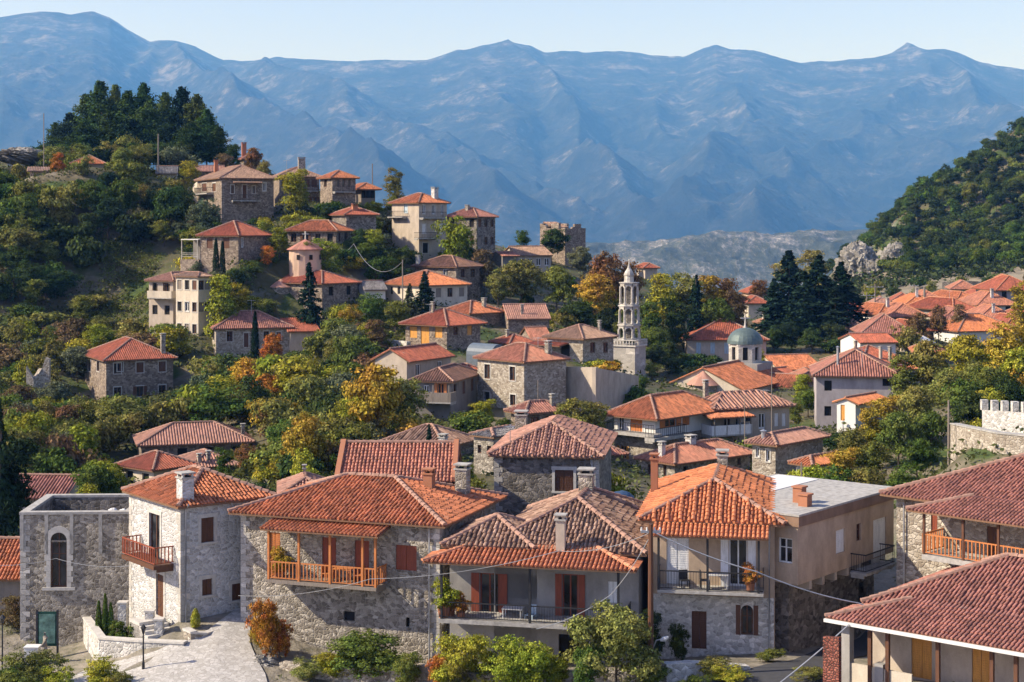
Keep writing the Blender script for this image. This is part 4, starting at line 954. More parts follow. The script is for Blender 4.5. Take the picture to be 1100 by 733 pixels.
# upper left
H('ul1', 268, (78, 175), 73, 112, 186, 12, ('hip', 22, 'bright'), PL['beige'], 'bright orange roof on the hilltop left of the pines', 'the hilltop orange roof', D=8)
H('ul2', 262, (32, 184), 28, 50, 190, 15, ('sx', 10, 'tan'), PL['peach'], 'tiny peach coloured hut on the hilltop path at far left', 'the peach hut', D=4)
H('ul3', 285, (168, 186), None, 190, 195, 10, ('gx', 22, 'grey'), ST['light'], 'grey slate roofed cottage at the foot of the pines', 'the grey cottage', D=6)
H('ul4', 280, (205, 184), None, 240, 196, 10, ('gx', 18, 'pink'), ST['brown'], 'long faded pink roof behind the bastion house', 'the faded pink roof', D=6)
H('ul5', 305, (262, 170), None, 278, 185, 20, ('hip', 30, 'maroon'), ST['dark'], 'dark little house with chimney on the crest right of the pines', 'the crest house', D=6, chim=[(262, 163, 153, 5, 'red')])
H('ul6', 300, (8, 132 + 36), None, 22, 180, 10, ('gx', 18, 'grey'), PL['white'], 'half hidden pale cottage at the left edge of the hilltop', 'the left edge cottage', D=5)
# ================================================================ terrain
def fade(t): return t * t * t * (t * (t * 6 - 15) + 10)
_pr = np.random.default_rng(11); _G = _pr.normal(size=(256, 256, 2)); _G /= np.linalg.norm(_G, axis=2, keepdims=True)
def perlin(x, y):
    xi, yi = np.floor(x).astype(int), np.floor(y).astype(int); xf, yf = x - xi, y - yi; u, v = fade(xf), fade(yf)
    def gr(i, j): gg = _G[(xi + i) % 256, (yi + j) % 256]; return gg[..., 0] * (xf - i) + gg[..., 1] * (yf - j)
    return (gr(0, 0) * (1 - u) + gr(1, 0) * u) * (1 - v) + (gr(0, 1) * (1 - u) + gr(1, 1) * u) * v
def fbm(x, y, o=5, ridged=False):
    s = 0; a = 1; t = 0
    for k in range(o):
        n = perlin(x + k * 17.3, y + k * 9.1)
        s = s + a * ((1 - 2.2 * np.abs(n)) if ridged else n * 1.5); t += a; a *= .5; x, y = x * 2.03, y * 2.03
    return s / t
ctrl = [tuple(p) for p in TERR]
for x, y, Y in [(100,720,84),(230,692,86),(60,702,89),(560,735,75),(700,735,73),(800,714,75.5),(860,709,78),(950,700,84),(1100,755,66),(-100,740,82),(-50,640,110),(0,735,80),
    (130,325,235),(60,250,270),(0,200,290),(0,172,310),(150,190,290),(130,193,325),(230,186,300),(0,430,200),(0,500,150),(60,480,165),(50,402,205),(160,370,220),(300,400,190),
    (330,450,160),(400,490,138),(380,350,215),(420,270,252),(560,290,275),(610,298,272),(640,340,240),(700,345,255),(760,345,262),(800,345,272),(850,372,235),(900,336,300),(1000,312,325),
    (1090,303,325),(677,412,200),(740,400,205),(1060,467,112),(1060,525,96),(900,548,100),(940,543,108),(980,535,112),(1010,520,118),(950,520,125),(1010,545,100),(1000,440,150),(1090,420,160),(1100,150,600),(1060,175,590),(1000,214,580),(950,248,572),(905,276,560),(1100,282,430),(1040,288,430),
    (980,294,430),(920,305,425),(870,322,395),(1100,215,520),(1040,225,520),(980,250,515),(560,600,95),(640,600,95),(300,560,110),(690,640,95),(220,560,110)]:
    ctrl.append(tuple(P(x, y, Y)))
ctrl += [(-25,55,-24),(0,50,-24),(25,50,-23),(50,50,-23),(-80,120,-22.5),(-120,200,-15),(-130,300,12),(-60,80,-23.5),(80,90,-17),(120,150,-17),(160,250,-12),(220,350,0),
    (300,450,20),(300,600,62),(230,700,35),(160,760,-60),(60,700,-170),(-20,450,-50),(30,460,-60),(60,420,-28),(-20,600,-130),(-120,440,-20),(-220,440,0),(-160,600,-120),(-250,600,-100),(0,850,-250),(150,900,-240),(-200,880,-250),(300,850,-150),(440,700,0),(440,400,40),(300,250,5),(240,120,-10),(-300,300,25),(-300,120,-10),(60,560,-110),(80,500,-55)]
ctrl = np.array(ctrl); keep = []
for i, c_ in enumerate(ctrl):
    if all(np.hypot(*(c_[:2] - ctrl[j][:2])) > 2.0 for j in keep): keep.append(i)
ctrl = ctrl[keep]; A_ = -np.hypot(ctrl[:, None, 0] - ctrl[None, :, 0], ctrl[:, None, 1] - ctrl[None, :, 1])
n_ = len(ctrl); M_ = np.zeros((n_ + 1, n_ + 1)); M_[:n_, :n_] = A_ - np.eye(n_) * .6; M_[:n_, n_] = 1; M_[n_, :n_] = 1
wts = np.linalg.solve(M_, np.append(ctrl[:, 2], 0))
def terr_raw(X, Y):
    sh = np.shape(X); X, Y = np.ravel(X), np.ravel(Y); out = np.zeros(len(X))
    for a in range(0, len(X), 8000):
        b = a + 8000; out[a:b] = -np.hypot(X[a:b, None] - ctrl[None, :, 0], Y[a:b, None] - ctrl[None, :, 1]) @ wts[:n_] + wts[n_]
    hill = np.clip((Y - 400) / 80, 0, 1) * np.clip((X - 60) / 40, 0, 1)
    amp = .25 + 3.2 * hill
    out += fbm(X / 22, Y / 22, 4) * amp + hill * np.maximum(0, fbm(X / 35 + 5, Y / 35, 4, True) - .35) * 9
    return out.reshape(sh)
def ground(x, y): return float(terr_raw(np.array([x]), np.array([y]))[0])

m, t, b = new_mat('hillside_soil'); ob = N(t, 'TexCoord').outputs['Object']
n1 = noise(t, ob, .06, 6, .6); n2 = noise(t, ob, .9, 5, .65); n3 = noise(t, ob, .18, 5)
ca = ramp(t, n1, [(.36, (.07, .072, .03)), (.52, (.13, .11, .06)), (.68, (.24, .205, .15))])
cb = mixc(t, ramp(t, n3, [(.5, g(0)), (.62, g(1))]), ca, (.06, .09, .022))
geo = N(t, 'NewGeometry'); sz = N(t, 'SeparateXYZ'); L(t, geo.outputs['Normal'], sz.inputs[0])
px_ = N(t, 'SeparateXYZ'); L(t, ob, px_.inputs[0]); yy = math_n(t, 'ADD', px_.outputs[1], math_n(t, 'MULTIPLY', n1, 40))
mr = lambda v, a, b_: (lambda n: (setattr(n, 'clamp', True), L(t, v, n.inputs[0]), setattr(n.inputs[1], 'default_value', a), setattr(n.inputs[2], 'default_value', b_), n.outputs[0])[-1])(N(t, 'MapRange'))
q_ = math_n(t, 'MULTIPLY', math_n(t, 'MULTIPLY', mr(yy, 362, 374), mr(yy, 462, 446)), math_n(t, 'MULTIPLY', mr(px_.outputs[0], 70, 90), ramp(t, n3, [(.36, g(0)), (.5, g(.95))])))
cb = mixc(t, q_, cb, (.30, .255, .18))
nr_ = math_n(t, 'MULTIPLY', mr(yy, 122, 112), ramp(t, n2, [(.35, g(.5)), (.55, g(1))])); cb = mixc(t, nr_, cb, (.25, .22, .17))
rock = ramp(t, math_n(t, 'ADD', sz.outputs[2], math_n(t, 'MULTIPLY', n2, .25)), [(.70, g(1)), (.82, g(0))])
cc = mixc(t, rock, cb, (.30, .28, .25)); cc = mixc(t, .6, cc, ramp(t, n2, [(.25, g(.45)), (.7, g(1.1))]), 'MULTIPLY')
L(t, cc, b.inputs['Base Color']); bump(t, b, n2, .8, .4); SOIL = m
m, t, b = new_mat('rock_limestone'); ob = N(t, 'TexCoord').outputs['Object']
n1 = noise(t, ob, .35, 8, .7); n2 = noise(t, ob, 2.2, 6, .7)
L(t, mixc(t, .7, ramp(t, n1, [(.35, (.16, .145, .12)), (.5, (.33, .31, .27)), (.65, (.50, .47, .42))]), ramp(t, n2, [(.3, g(.5)), (.65, g(1.1))]), 'MULTIPLY'), b.inputs['Base Color']); bump(t, b, n2, 1, .4); ROCK = m

def grid_obj(name, X, Y, Z, mat, kind='structure', smooth=True):
    nr, nc = X.shape; me = bpy.data.meshes.new(name)
    V = np.stack([X, Y, Z], -1).reshape(-1, 3); idx = np.arange(nr * nc).reshape(nr, nc)
    Q = np.stack([idx[:-1, :-1], idx[:-1, 1:], idx[1:, 1:], idx[1:, :-1]], -1).reshape(-1, 4)
    me.vertices.add(len(V)); me.vertices.foreach_set('co', V.ravel()); me.loops.add(Q.size); me.loops.foreach_set('vertex_index', Q.ravel())
    me.polygons.add(len(Q)); me.polygons.foreach_set('loop_start', np.arange(len(Q)) * 4); me.polygons.foreach_set('loop_total', np.full(len(Q), 4))
    me.polygons.foreach_set('use_smooth', np.full(len(Q), smooth)); me.update(calc_edges=True); me.validate(); me.materials.append(mat)
    o = bpy.data.objects.new(name, me); C.objects.link(o)
    if kind: o['kind'] = kind
    return o
xs = np.concatenate([np.arange(-320, -90, 8), np.arange(-90, 200, 2.5), np.arange(200, 461, 8)]); ys = np.concatenate([np.arange(30, 340, 2.5), np.arange(340, 640, 3.5), np.arange(640, 960, 10)])
GX, GY = np.meshgrid(xs, ys); GZ = terr_raw(GX, GY)
GZ -= np.clip((GY - 820) / 140, 0, 1) * 60
grid_obj('ground', GX, GY, GZ, SOIL)

# ---------------------------------------------------------------- far mountains
m, t, b = new_mat('mountain_scrub_and_limestone'); ob = N(t, 'TexCoord').outputs['Object']
n1 = noise(t, ob, .0022, 9, .68); n2 = noise(t, ob, .013, 9, .78); geo = N(t, 'NewGeometry'); sz = N(t, 'SeparateXYZ'); L(t, geo.outputs['Position'], sz.inputs[0])
hi = math_n(t, 'MULTIPLY', sz.outputs[2], 1 / 24000.)
f = math_n(t, 'ADD', math_n(t, 'ADD', math_n(t, 'MULTIPLY', n1, .5), math_n(t, 'MULTIPLY', n2, .5)), hi)
L(t, ramp(t, f, [(.38, (.008, .012, .010)), (.50, (.020, .028, .022)), (.575, (.055, .06, .05)), (.65, (.24, .23, .21))]), b.inputs['Base Color']); b.inputs['Roughness'].default_value = 1; bump(t, b, n2, 1, 45); MTN = m
def rl(*pts): return [P(*p) for p in pts]
ridges = [(rl((-220,10,13500),(-80,25,13000),(0,18,13000),(40,21,13000),(95,13,13000),(125,30,13000),(160,47,12800),(185,45,12500),(215,48,12500),(250,66,12500),(300,64,12500),(350,66,12500),(410,67,12500),(450,64,12800),(480,60,13000),(520,52,13000),(555,47,13000),(600,60,13000),(640,56,13300),(700,62,13300),(735,64,13000),(770,51,13000),(800,58,13000),(850,72,13000),(880,68,13000),(920,62,13000),(985,53,13000),(1040,70,13000),(1100,73,13000),(1200,80,13000),(1400,70,13000)), .44),
    (rl((185,45,12500),(240,78,11000),(300,115,9500),(350,150,8200),(405,195,7000)), .56), (rl((40,21,13000),(10,75,11000),(-30,120,9000)), .56), (rl((160,47,12700),(120,100,10500),(100,150,8500),(60,190,7200)), .56),
    (rl((555,47,13000),(600,88,11500),(640,130,10000),(690,185,8400),(725,222,7300)), .56), (rl((770,51,13000),(800,90,11500),(830,128,10000),(800,165,8600),(770,205,7400)), .55),
    (rl((985,53,13000),(960,100,11200),(920,145,9700),(880,190,8300),(850,228,7200)), .55), (rl((300,64,12500),(350,95,11200),(430,125,10000),(490,165,8600),(540,205,7300)), .55),
    (rl((430,125,10000),(560,180,8600),(640,220,7600)), .52), (rl((985,53,13000),(1060,110,10500),(1100,170,8600)), .55), (rl((640,56,13300),(620,90,12000)), .56), (rl((480,60,13000),(500,100,11500),(560,150,10000)), .46),
    (rl((880,68,13000),(900,110,11500),(990,150,9500)), .46), (rl((735,64,13000),(710,100,11500),(740,140,10000)), .46)]
ang = np.linspace(-.50, .50, 640); rad = np.concatenate([np.geomspace(860, 5500, 130), np.linspace(5560, 14500, 250), np.linspace(14700, 15400, 3)])
AA, RR = np.meshgrid(ang, rad); MX, MY = AA * RR, RR
wx = fbm(MX / 2600, MY / 2600, 3) * 500; wy = fbm(MX / 2600 + 40, MY / 2600 + 9, 3) * 500
SKY = [(-400,40),(-200,25),(-60,24),(0,19),(25,15),(50,13),(75,16),(100,13),(118,19),(135,31),(160,46),(172,44),(185,44),(210,50),(240,65),(260,66),(280,64),(300,62),(340,65),(380,67),(415,65),(460,64),(490,57),(520,49),(540,47.5),(555,48),(570,50),(585,57),(605,56),(625,58),(650,55),(680,56),(700,60),(735,62),(755,54),(770,50),(785,54),(810,55),(835,61),(860,68),(875,68),(900,66),(940,62),(975,57),(1000,54),(1015,53.5),(1030,57),(1050,66),(1070,71),(1100,74),(1200,80),(1400,70),(1600,75)]
Z = np.full(MX.shape, -420.)
pxg = CX + F * AA; sy_ = np.interp(pxg, [a for a, _ in SKY], [b_ for _, b_ in SKY]); sY = 13000 + 250 * np.sin(AA * 23)
zs_ = (HY - sy_) / F * sY; u_ = np.clip((sY - MY), 0, None)
Z = np.maximum(Z, zs_ - np.where(MY > sY, (MY - sY) * .3, .30 * u_ * np.clip(u_ / 500, 0, 1) ** .35))
for pl, k in ridges[1:]:
    best = np.full(MX.shape, -9999.)
    a = 1.
    QX, QY = MX + wx * a, MY + wy * a
    for p, q in zip(pl, pl[1:]):
        dx, dy = q.x - p.x, q.y - p.y; L2 = dx * dx + dy * dy
        tt = np.clip(((QX - p.x) * dx + (QY - p.y) * dy) / L2, 0, 1)
        d = np.hypot(QX - p.x - tt * dx, QY - p.y - tt * dy); best = np.maximum(best, p.z + tt * (q.z - p.z) - k * d + np.minimum(0, 0) - 60 * (1 - np.exp(-d / 300)))
    kk = 45.; mx = np.maximum(Z, best); Z = mx + kk * np.log(np.exp((Z - mx) / kk) + np.exp((best - mx) / kk))
base = -330 + 120 * np.clip((MY - 5200) / 2500, 0, 1) + fbm(MX / 1500, MY / 1500, 5) * 90
kk = 60.; mx = np.maximum(Z, base); Z = mx + kk * np.log(np.exp((Z - mx) / kk) + np.exp((base - mx) / kk))
sky_d = np.clip((12900 - MY) / 2500, .05, 1) * np.clip((MY - 4800) / 1800, .05, 1)
Z += (fbm(MX / 1500 + 3, MY / 1900 + 1, 6, True) - .55) * 170 * sky_d + (fbm(MX / 380, MY / 480, 5, True) - .5) * 85 * np.maximum(sky_d, .22)
# the nearer rocky plateau before the big valley
foot = -260 + 235 * np.exp(-((MY - 4000) / 1100) ** 2) * (.72 + .28 * np.clip((AA - .0) / .12, -1, 1)) + fbm(MX / 420, MY / 420, 6, True) * 34 * np.clip((MY - 1500) / 1500, 0, 1)
Z = np.where(MY < 5600, np.minimum(Z, foot - 25), Z)
grid_obj('mountains', MX, MY, Z, MTN)
fa, fr = np.linspace(-.42, .42, 620), np.geomspace(870, 5600, 330); FA, FR = np.meshgrid(fa, fr); FX, FY = FA * FR, FR
FZ = -260 + 222 * np.exp(-((FY - 3600) / 850) ** 2) * (.72 + .28 * np.clip(FA / .12, -1, 1)) + (fbm(FX / 420, FY / 420, 6, True) * 42 + fbm(FX / 70, FY / 110, 4, True) * 12) * np.clip((FY - 1500) / 1500, 0, 1)
FZ += fbm(FX / 1000 + 7, FY / 1300 + 3, 3) * 75 * np.clip((FY - 1500) / 1500, 0, 1)
FZ -= 90 * np.clip((FY - 5200) / 400, 0, 1)
m, t, b = new_mat('foothill_limestone'); ob = N(t, 'TexCoord').outputs['Object']; mp_ = N(t, 'Mapping'); L(t, ob, mp_.inputs[0]); mp_.inputs['Scale'].default_value = (1, .3, 1); n1 = noise(t, mp_.outputs[0], .012, 9, .75); n2 = noise(t, mp_.outputs[0], .08, 6, .8)
f = math_n(t, 'ADD', math_n(t, 'MULTIPLY', n1, .55), math_n(t, 'MULTIPLY', n2, .45)); L(t, ramp(t, f, [(.40, (.025, .035, .02)), (.50, (.07, .08, .05)), (.555, (.17, .165, .15)), (.62, (.42, .40, .37))]), b.inputs['Base Color']); bump(t, b, n2, 1, 8)
grid_obj('foothills', FX, FY, FZ, m)
TX, TY = np.meshgrid(np.arange(80, 200, 2.0), np.arange(348, 436, 2.0)); TX = TX + (TY - 398) * .15
TERRX = (TX, TY)
# the haze between here and there
mb = MB(); mb.box((-9500, -60, -700), (9500, 15500, 1500)); hz = mb.build('haze', []); hz['kind'] = 'stuff'
m = bpy.data.materials.new('haze'); m.use_nodes = True; t = m.node_tree; t.nodes.clear(); o = t.nodes.new('ShaderNodeOutputMaterial'); v = t.nodes.new('ShaderNodeVolumePrincipled')
v.inputs['Color'].default_value = (.13, .40, 1, 1); v.inputs['Density'].default_value = HAZE_DENSITY; v.inputs['Absorption Color'].default_value = (1, 1, 1, 1); v.inputs['Anisotropy'].default_value = .0; L(t, v.outputs[0], o.inputs['Volume']); hz.data.materials.append(m)

# ================================================================ church, bell tower, chapel, ruins
hC2 = H('church', 186, (796, 418), 716, 838, 444, 60, ('gx', 25, 'orange'), PL['cream'], 'cream gabled church carrying the green dome behind the terrace villa', 'the domed church', cat='church', name='church', ov=.5, W=16)
h = hC2; mid = h.D / 2; uc = 0
for k in range(60):
    q = h.glob((k * .3, mid, 0))
    if CX + F * q.x / q.y < 801: uc = k * .3
zr = h.z_roof; mb = MB(); tq = 3.0; zc = h.px
dc = h.glob((uc, mid, 0)); Zof = lambda y: (HY - y) / F * dc.y - h.o.z
zd0, zd1, ztop, zx = Zof(389), Zof(370), Zof(352), Zof(338)
mb.box((uc - 2.6, mid - 2.6, h.H - .5), (uc + 2.6, mid + 2.6, zd0)); mb.build('drum_base', PL['grey'], h.root)
r_ = 2.15; mb = MB(); hole = MB(); arch = MB()
for k in range(8):
    a0, a1 = math.pi / 4 * k, math.pi / 4 * (k + 1); p = Vector((uc + r_ * math.cos(a0), mid + r_ * math.sin(a0), 0)); q = Vector((uc + r_ * math.cos(a1), mid + r_ * math.sin(a1), 0))
    U = (q - p).normalized(); Nv = Vector((U.y, -U.x, 0)); ln = (q - p).length
    wall_panel(mb, p, U, ln, zd0, zd1, Nv, [(ln / 2 - .3, zd0 + .35, ln / 2 + .3, zd1 - .25)], rev=.3)
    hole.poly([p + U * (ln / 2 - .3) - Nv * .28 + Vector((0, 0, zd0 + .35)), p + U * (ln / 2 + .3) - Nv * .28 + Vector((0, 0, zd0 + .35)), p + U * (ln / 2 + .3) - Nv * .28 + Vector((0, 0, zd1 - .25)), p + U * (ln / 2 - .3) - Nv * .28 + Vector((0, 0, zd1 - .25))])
    c_ = (p + q) / 2 + Nv * .06; rr = ln / 2 - .08
    for j in range(8):
        ta, tb = math.pi * j / 8, math.pi * (j + 1) / 8
        f_ = lambda r, t_: c_ + U * (-math.cos(t_) * r) + Vector((0, 0, zd1 - .1 + math.sin(t_) * r * 1.0))
        arch.poly([f_(rr - .16, ta), f_(rr - .16, tb), f_(rr + .06, tb), f_(rr + .06, ta)]); arch.poly([f_(rr + .06, ta), f_(rr + .06, tb), f_(rr + .06, tb) - Nv * .5, f_(rr + .06, ta) - Nv * .5])
        mb.poly([c_ - Nv * .05 + Vector((0, 0, zd1 - .1)), f_(rr, ta) - Nv * .05, f_(rr, tb) - Nv * .05])
mb.build('drum', ST['ashlar'], h.root); hole.build('drum_window', HOLE, h.root); arch.build('drum_arch', TRIM, h.root)
mb = MB(); mb.lathe((uc, mid, 0), [(2.22 * math.cos(t_), zd1 + .1 + (ztop - zd1 - .1) * math.sin(t_)) for t_ in np.linspace(0, math.pi / 2, 9)], 24); d_ = mb.build('dome', COPPER, h.root, True)
mb = MB(); mb.tube([(uc, mid, ztop - .05), (uc, mid, ztop + .35)], [.22, .12], 8); mb.box((uc - .07, mid - .07, ztop + .3), (uc + .07, mid + .07, zx)); mb.beam((uc - .3, mid + .45, zx - .45), (uc + .3, mid - .45, zx - .45), .14, .14); mb.build('cross', TRIM, d_)
mb = MB(); sl, caps, hr_ = hip_slopes(uc - 3.2, -2.5, uc + 3.2, h.D + 2.5, h.H - .6, 22, 'gy')
for s_ in sl: slab_slope(mb, s_, .12, .27); slope_tiles(mb, s_, .27)
for a, b in caps: cap_line(mb, a, b)
mb.build('transept_roof', [T['orange'], WD['soffit'], CAPS['b']], h.root)
mb = MB()
for y_ in (-2.1, h.D + 2.1):
    mb.box((uc - 2.8, min(y_, mid), -3), (uc + 2.8, max(y_, mid), h.H - .65)); mb.poly([(uc - 2.8, y_, h.H - .65), (uc + 2.8, y_, h.H - .65), (uc, y_, h.H - .65 + 2.8 * math.tan(R(22)))])
mb.build('transept_wall', PL['cream'], h.root)
mb = MB(); mb.lathe(h.pt('l', mid, 0, 0), [(2.0, h.H + .3), (0.02, h.H + 1.9)], 14, 0, R(90), R(270)); mb.build('apse_roof', T['pink'], h.root)
mb = MB(); mb.lathe(h.pt('l', mid, 0, 0), [(1.7, -3), (1.7, h.H + .35)], 14, 0, R(90), R(270)); mb.build('apse', ST['warm'], h.root)

# bell tower
Yt = 200; mpp = Yt / F; bt = empty('bell_tower', P(682, 412, Yt), R(60)); tag(bt, 'tall white stone bell tower with three arcaded tiers and a domed top', 'bell tower')
zt_ = lambda y: (412 - y) * mpp; a = 3.1
mb = MB(); wall_panel(mb, (0, 0, 0), (1, 0, 0), a, -4, zt_(373), (0, -1, 0)); wall_panel(mb, (0, 0, 0), (0, 1, 0), a, -4, zt_(373), (-1, 0, 0)); wall_panel(mb, (a, 0, 0), (0, 1, 0), a, -4, zt_(373), (1, 0, 0)); wall_panel(mb, (0, a, 0), (1, 0, 0), a, -4, zt_(373), (0, 1, 0))
mb.build('base', ST['ashlar'], bt)
mb = MB(); mb.box((-.15, -.15, zt_(373)), (a + .15, a + .15, zt_(371.5))); mb.box((-.15, -.15, zt_(366.5)), (a + .15, a + .15, zt_(366) + .02), 0)
mb2 = MB()
for e in range(4):
    for k in range(9):
        u = -.1 + (a + .1) * k / 8
        p = [(u, -.1), (a + .08, u), (u, a + .08), (-.1, u)][e]; mb2.tube([(p[0], p[1], zt_(371.5)), (p[0], p[1], zt_(369)), (p[0], p[1], zt_(366.5))], [.05, .1, .05], 5)
mb2.build('balustrade', TRIM, bt)
mb.v = mb.v[:24]; mb.f = mb.f[:6]; mb.m = mb.m[:6]; mb.uv = mb.uv[:24]; mb.build('cornice', TRIM, bt)
mb = MB()
for e in range(4):
    q = [((-.18, -.18), (a + .18, -.02)), ((a, 0), (a + .18, a + .18)), ((-.18, a), (a, a + .18)), ((-.18, 0), (-.02, a))][e]; mb.box((*q[0], zt_(366.5)), (*q[1], zt_(365.6)))
mb.build('handrail', TRIM, bt)
cx_ = a / 2
def tier(y0, y1, r):
    mb = MB(); z0, z1 = zt_(y0), zt_(y1); n = 8
    mb.lathe((cx_, cx_, 0), [(0.0001, z0), (r + .12, z0), (r + .12, z0 + .16), (0.0001, z0 + .161)], n); 
    for k in range(n):
        t_ = 2 * math.pi * k / n; t2 = 2 * math.pi * (k + 1) / n
        p = Vector((cx_ + r * math.cos(t_), cx_ + r * math.sin(t_), 0)); q = Vector((cx_ + r * math.cos(t2), cx_ + r * math.sin(t2), 0))
        mb.tube([p + Vector((0, 0, z0 + .16)), p + Vector((0, 0, z0 + .3)), p + Vector((0, 0, z0 + .34)), p + Vector((0, 0, z1 - .5))], [.2, .2, .15, .13], 6)
        U = (q - p).normalized(); Nv = Vector((U.y, -U.x, 0)); ln = (q - p).length; zz0 = z1 - .75; rr = (ln - .24) / 2; c_ = (p + q) / 2
        fa = lambda t, d: c_ + U * (-math.cos(t) * rr) + Vector((0, 0, zz0 + math.sin(t) * rr)) + Nv * d
        ft = lambda t, d: c_ + U * (-math.cos(t) * (ln / 2)) + Vector((0, 0, z1 - .12)) + Nv * d
        for j in range(6):
            ta, tb = math.pi * j / 6, math.pi * (j + 1) / 6
            mb.poly([fa(ta, .1), fa(tb, .1), ft(tb, .1), ft(ta, .1)]); mb.poly([fa(ta, -.12), ft(ta, -.12), ft(tb, -.12), fa(tb, -.12)]); mb.poly([fa(ta, -.12), fa(tb, -.12), fa(tb, .1), fa(ta, .1)])
    mb.lathe((cx_, cx_, 0), [(0.0001, z1 - .12), (r + .22, z1 - .11), (r + .22, z1), (0.0001, z1 + .001)], n)
    mb.build('arcade_tier', ST['ashlar'], bt)
tier(366, 350, 1.34); tier(350, 329, 1.24); tier(329, 304, 1.12)
mb = MB(); mb.tube([(cx_, cx_, zt_(366) + .2), (cx_, cx_, zt_(304) - .2)], .62, 8); mb.build('dark_core', ST['dark'], bt)  # dark core added so the open arches look shaded inside
mb = MB(); mb.lathe((cx_, cx_, 0), [(.66, zt_(304)), (.60, zt_(302)), (.60, zt_(297)), (.68, zt_(296.6)), (.66, zt_(296)), (.54, zt_(293.5)), (.38, zt_(291)), (.22, zt_(288.8)), (.15, zt_(286.5)), (.16, zt_(285.8)), (.08, zt_(285)), (.05, zt_(283)), (0, zt_(282.9))], 10); cu = mb.build('cupola', ST['ashlar'], bt)
mb = MB(); mb.box((cx_ - .06, cx_ - .06, zt_(284)), (cx_ + .06, cx_ + .06, zt_(279))); mb.beam((cx_ - .17, cx_ + .3, zt_(281)), (cx_ + .17, cx_ - .3, zt_(281)), .1, .1); mb.build('cross', TRIM, cu)
# chapel with the round drum
h = H('chapel', 220, (346, 304), 277, 384, 334, 52, ('hip', 17, 'red'), ST['brown'], 'old stone chapel with red roofs and a round drum under a conical roof', 'the round drum chapel', cat='chapel', name='chapel', auto=[('f', 2, 1, 'hole')])
dq = h.loc(P(328, 287, 227)); zz = lambda y: (HY - y) / F * 227 - h.o.z
mb = MB(); mb.lathe((dq.x, dq.y, 0), [(2.25, h.H - .5), (2.25, zz(268.5))], 16); mb.build('drum', PL['peach'], h.root)
mb = MB()
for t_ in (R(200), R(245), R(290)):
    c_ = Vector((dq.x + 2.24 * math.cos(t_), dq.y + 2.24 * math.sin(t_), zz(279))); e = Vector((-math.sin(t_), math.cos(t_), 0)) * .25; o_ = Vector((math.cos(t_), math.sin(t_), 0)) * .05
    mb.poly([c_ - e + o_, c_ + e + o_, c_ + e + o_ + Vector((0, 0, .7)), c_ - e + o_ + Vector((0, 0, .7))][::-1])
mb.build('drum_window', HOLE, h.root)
mb = MB(); mb.lathe((dq.x, dq.y, 0), [(2.2, zz(268.6)), (2.6, zz(268.5)), (2.6, zz(267.8)), (.05, zz(257))], 16); d_ = mb.build('drum_roof', T['maroon'], h.root)
mb = MB(); mb.box((dq.x - .07, dq.y - .07, zz(258)), (dq.x + .07, dq.y + .07, zz(248.5))); mb.beam((dq.x - .3, dq.y + .35, zz(251.5)), (dq.x + .3, dq.y - .35, zz(251.5)), .12, .12); mb.build('cross', TRIM, d_)
uq = h.px('l', 302, 315)[0]; mb = MB(); mb.lathe(h.pt('l', uq, 0, 0), [(1.7, -3), (1.7, h.H - .7)], 12, 0, R(90), R(270)); mb.build('apse', ST['grey'], h.root)
mb = MB(); mb.lathe(h.pt('l', uq, 0, 0), [(1.95, h.H - .75), (.05, h.H + .35)], 12, 0, R(90), R(270)); mb.build('apse_roof', T['pink'], h.root)
# ruined tower house
h = H('m33', 290, (607, 247), 580, 629, 285, 38, ('none', 0), ST['brown'], 'tall roofless brown stone ruin with empty windows on the crest', 'the crest ruin', cat='ruined house', name='ruined_house', wins=[('f', 611, 250, 613.5, 258, 'none'), ('f', 618, 252, 621, 262, 'none'), ('l', 593, 256, 598, 264, 'none'), ('f', 611, 266, 614, 275, 'none')])
mb = MB(); rg = random.Random(4)
for wl, ln in (('f', h.W), ('l', h.D), ('r', h.D), ('b', h.W)):
    u = 0
    while u < ln - .4:
        d_ = min(ln - u, rg.uniform(.5, 1.6)); mb.box(h.pt(wl, u, 0, h.H - .01), h.pt(wl, u + d_, -.5, h.H + rg.uniform(0, 1.3))); u += d_
mb.build('broken_wall_top', ST['brown'], h.root)
mb = MB(); sl, _, _ = hip_slopes(.5, h.D * .5, h.W * .75, h.D - .2, h.H + .4, 16, 'sx')
for s_ in sl: slab_slope(mb, s_, .12, .27); slope_tiles(mb, s_, .27, None, 0, .09, .03)
mb.build('roof_remnant', [T['old'], WD['soffit']], h.root)

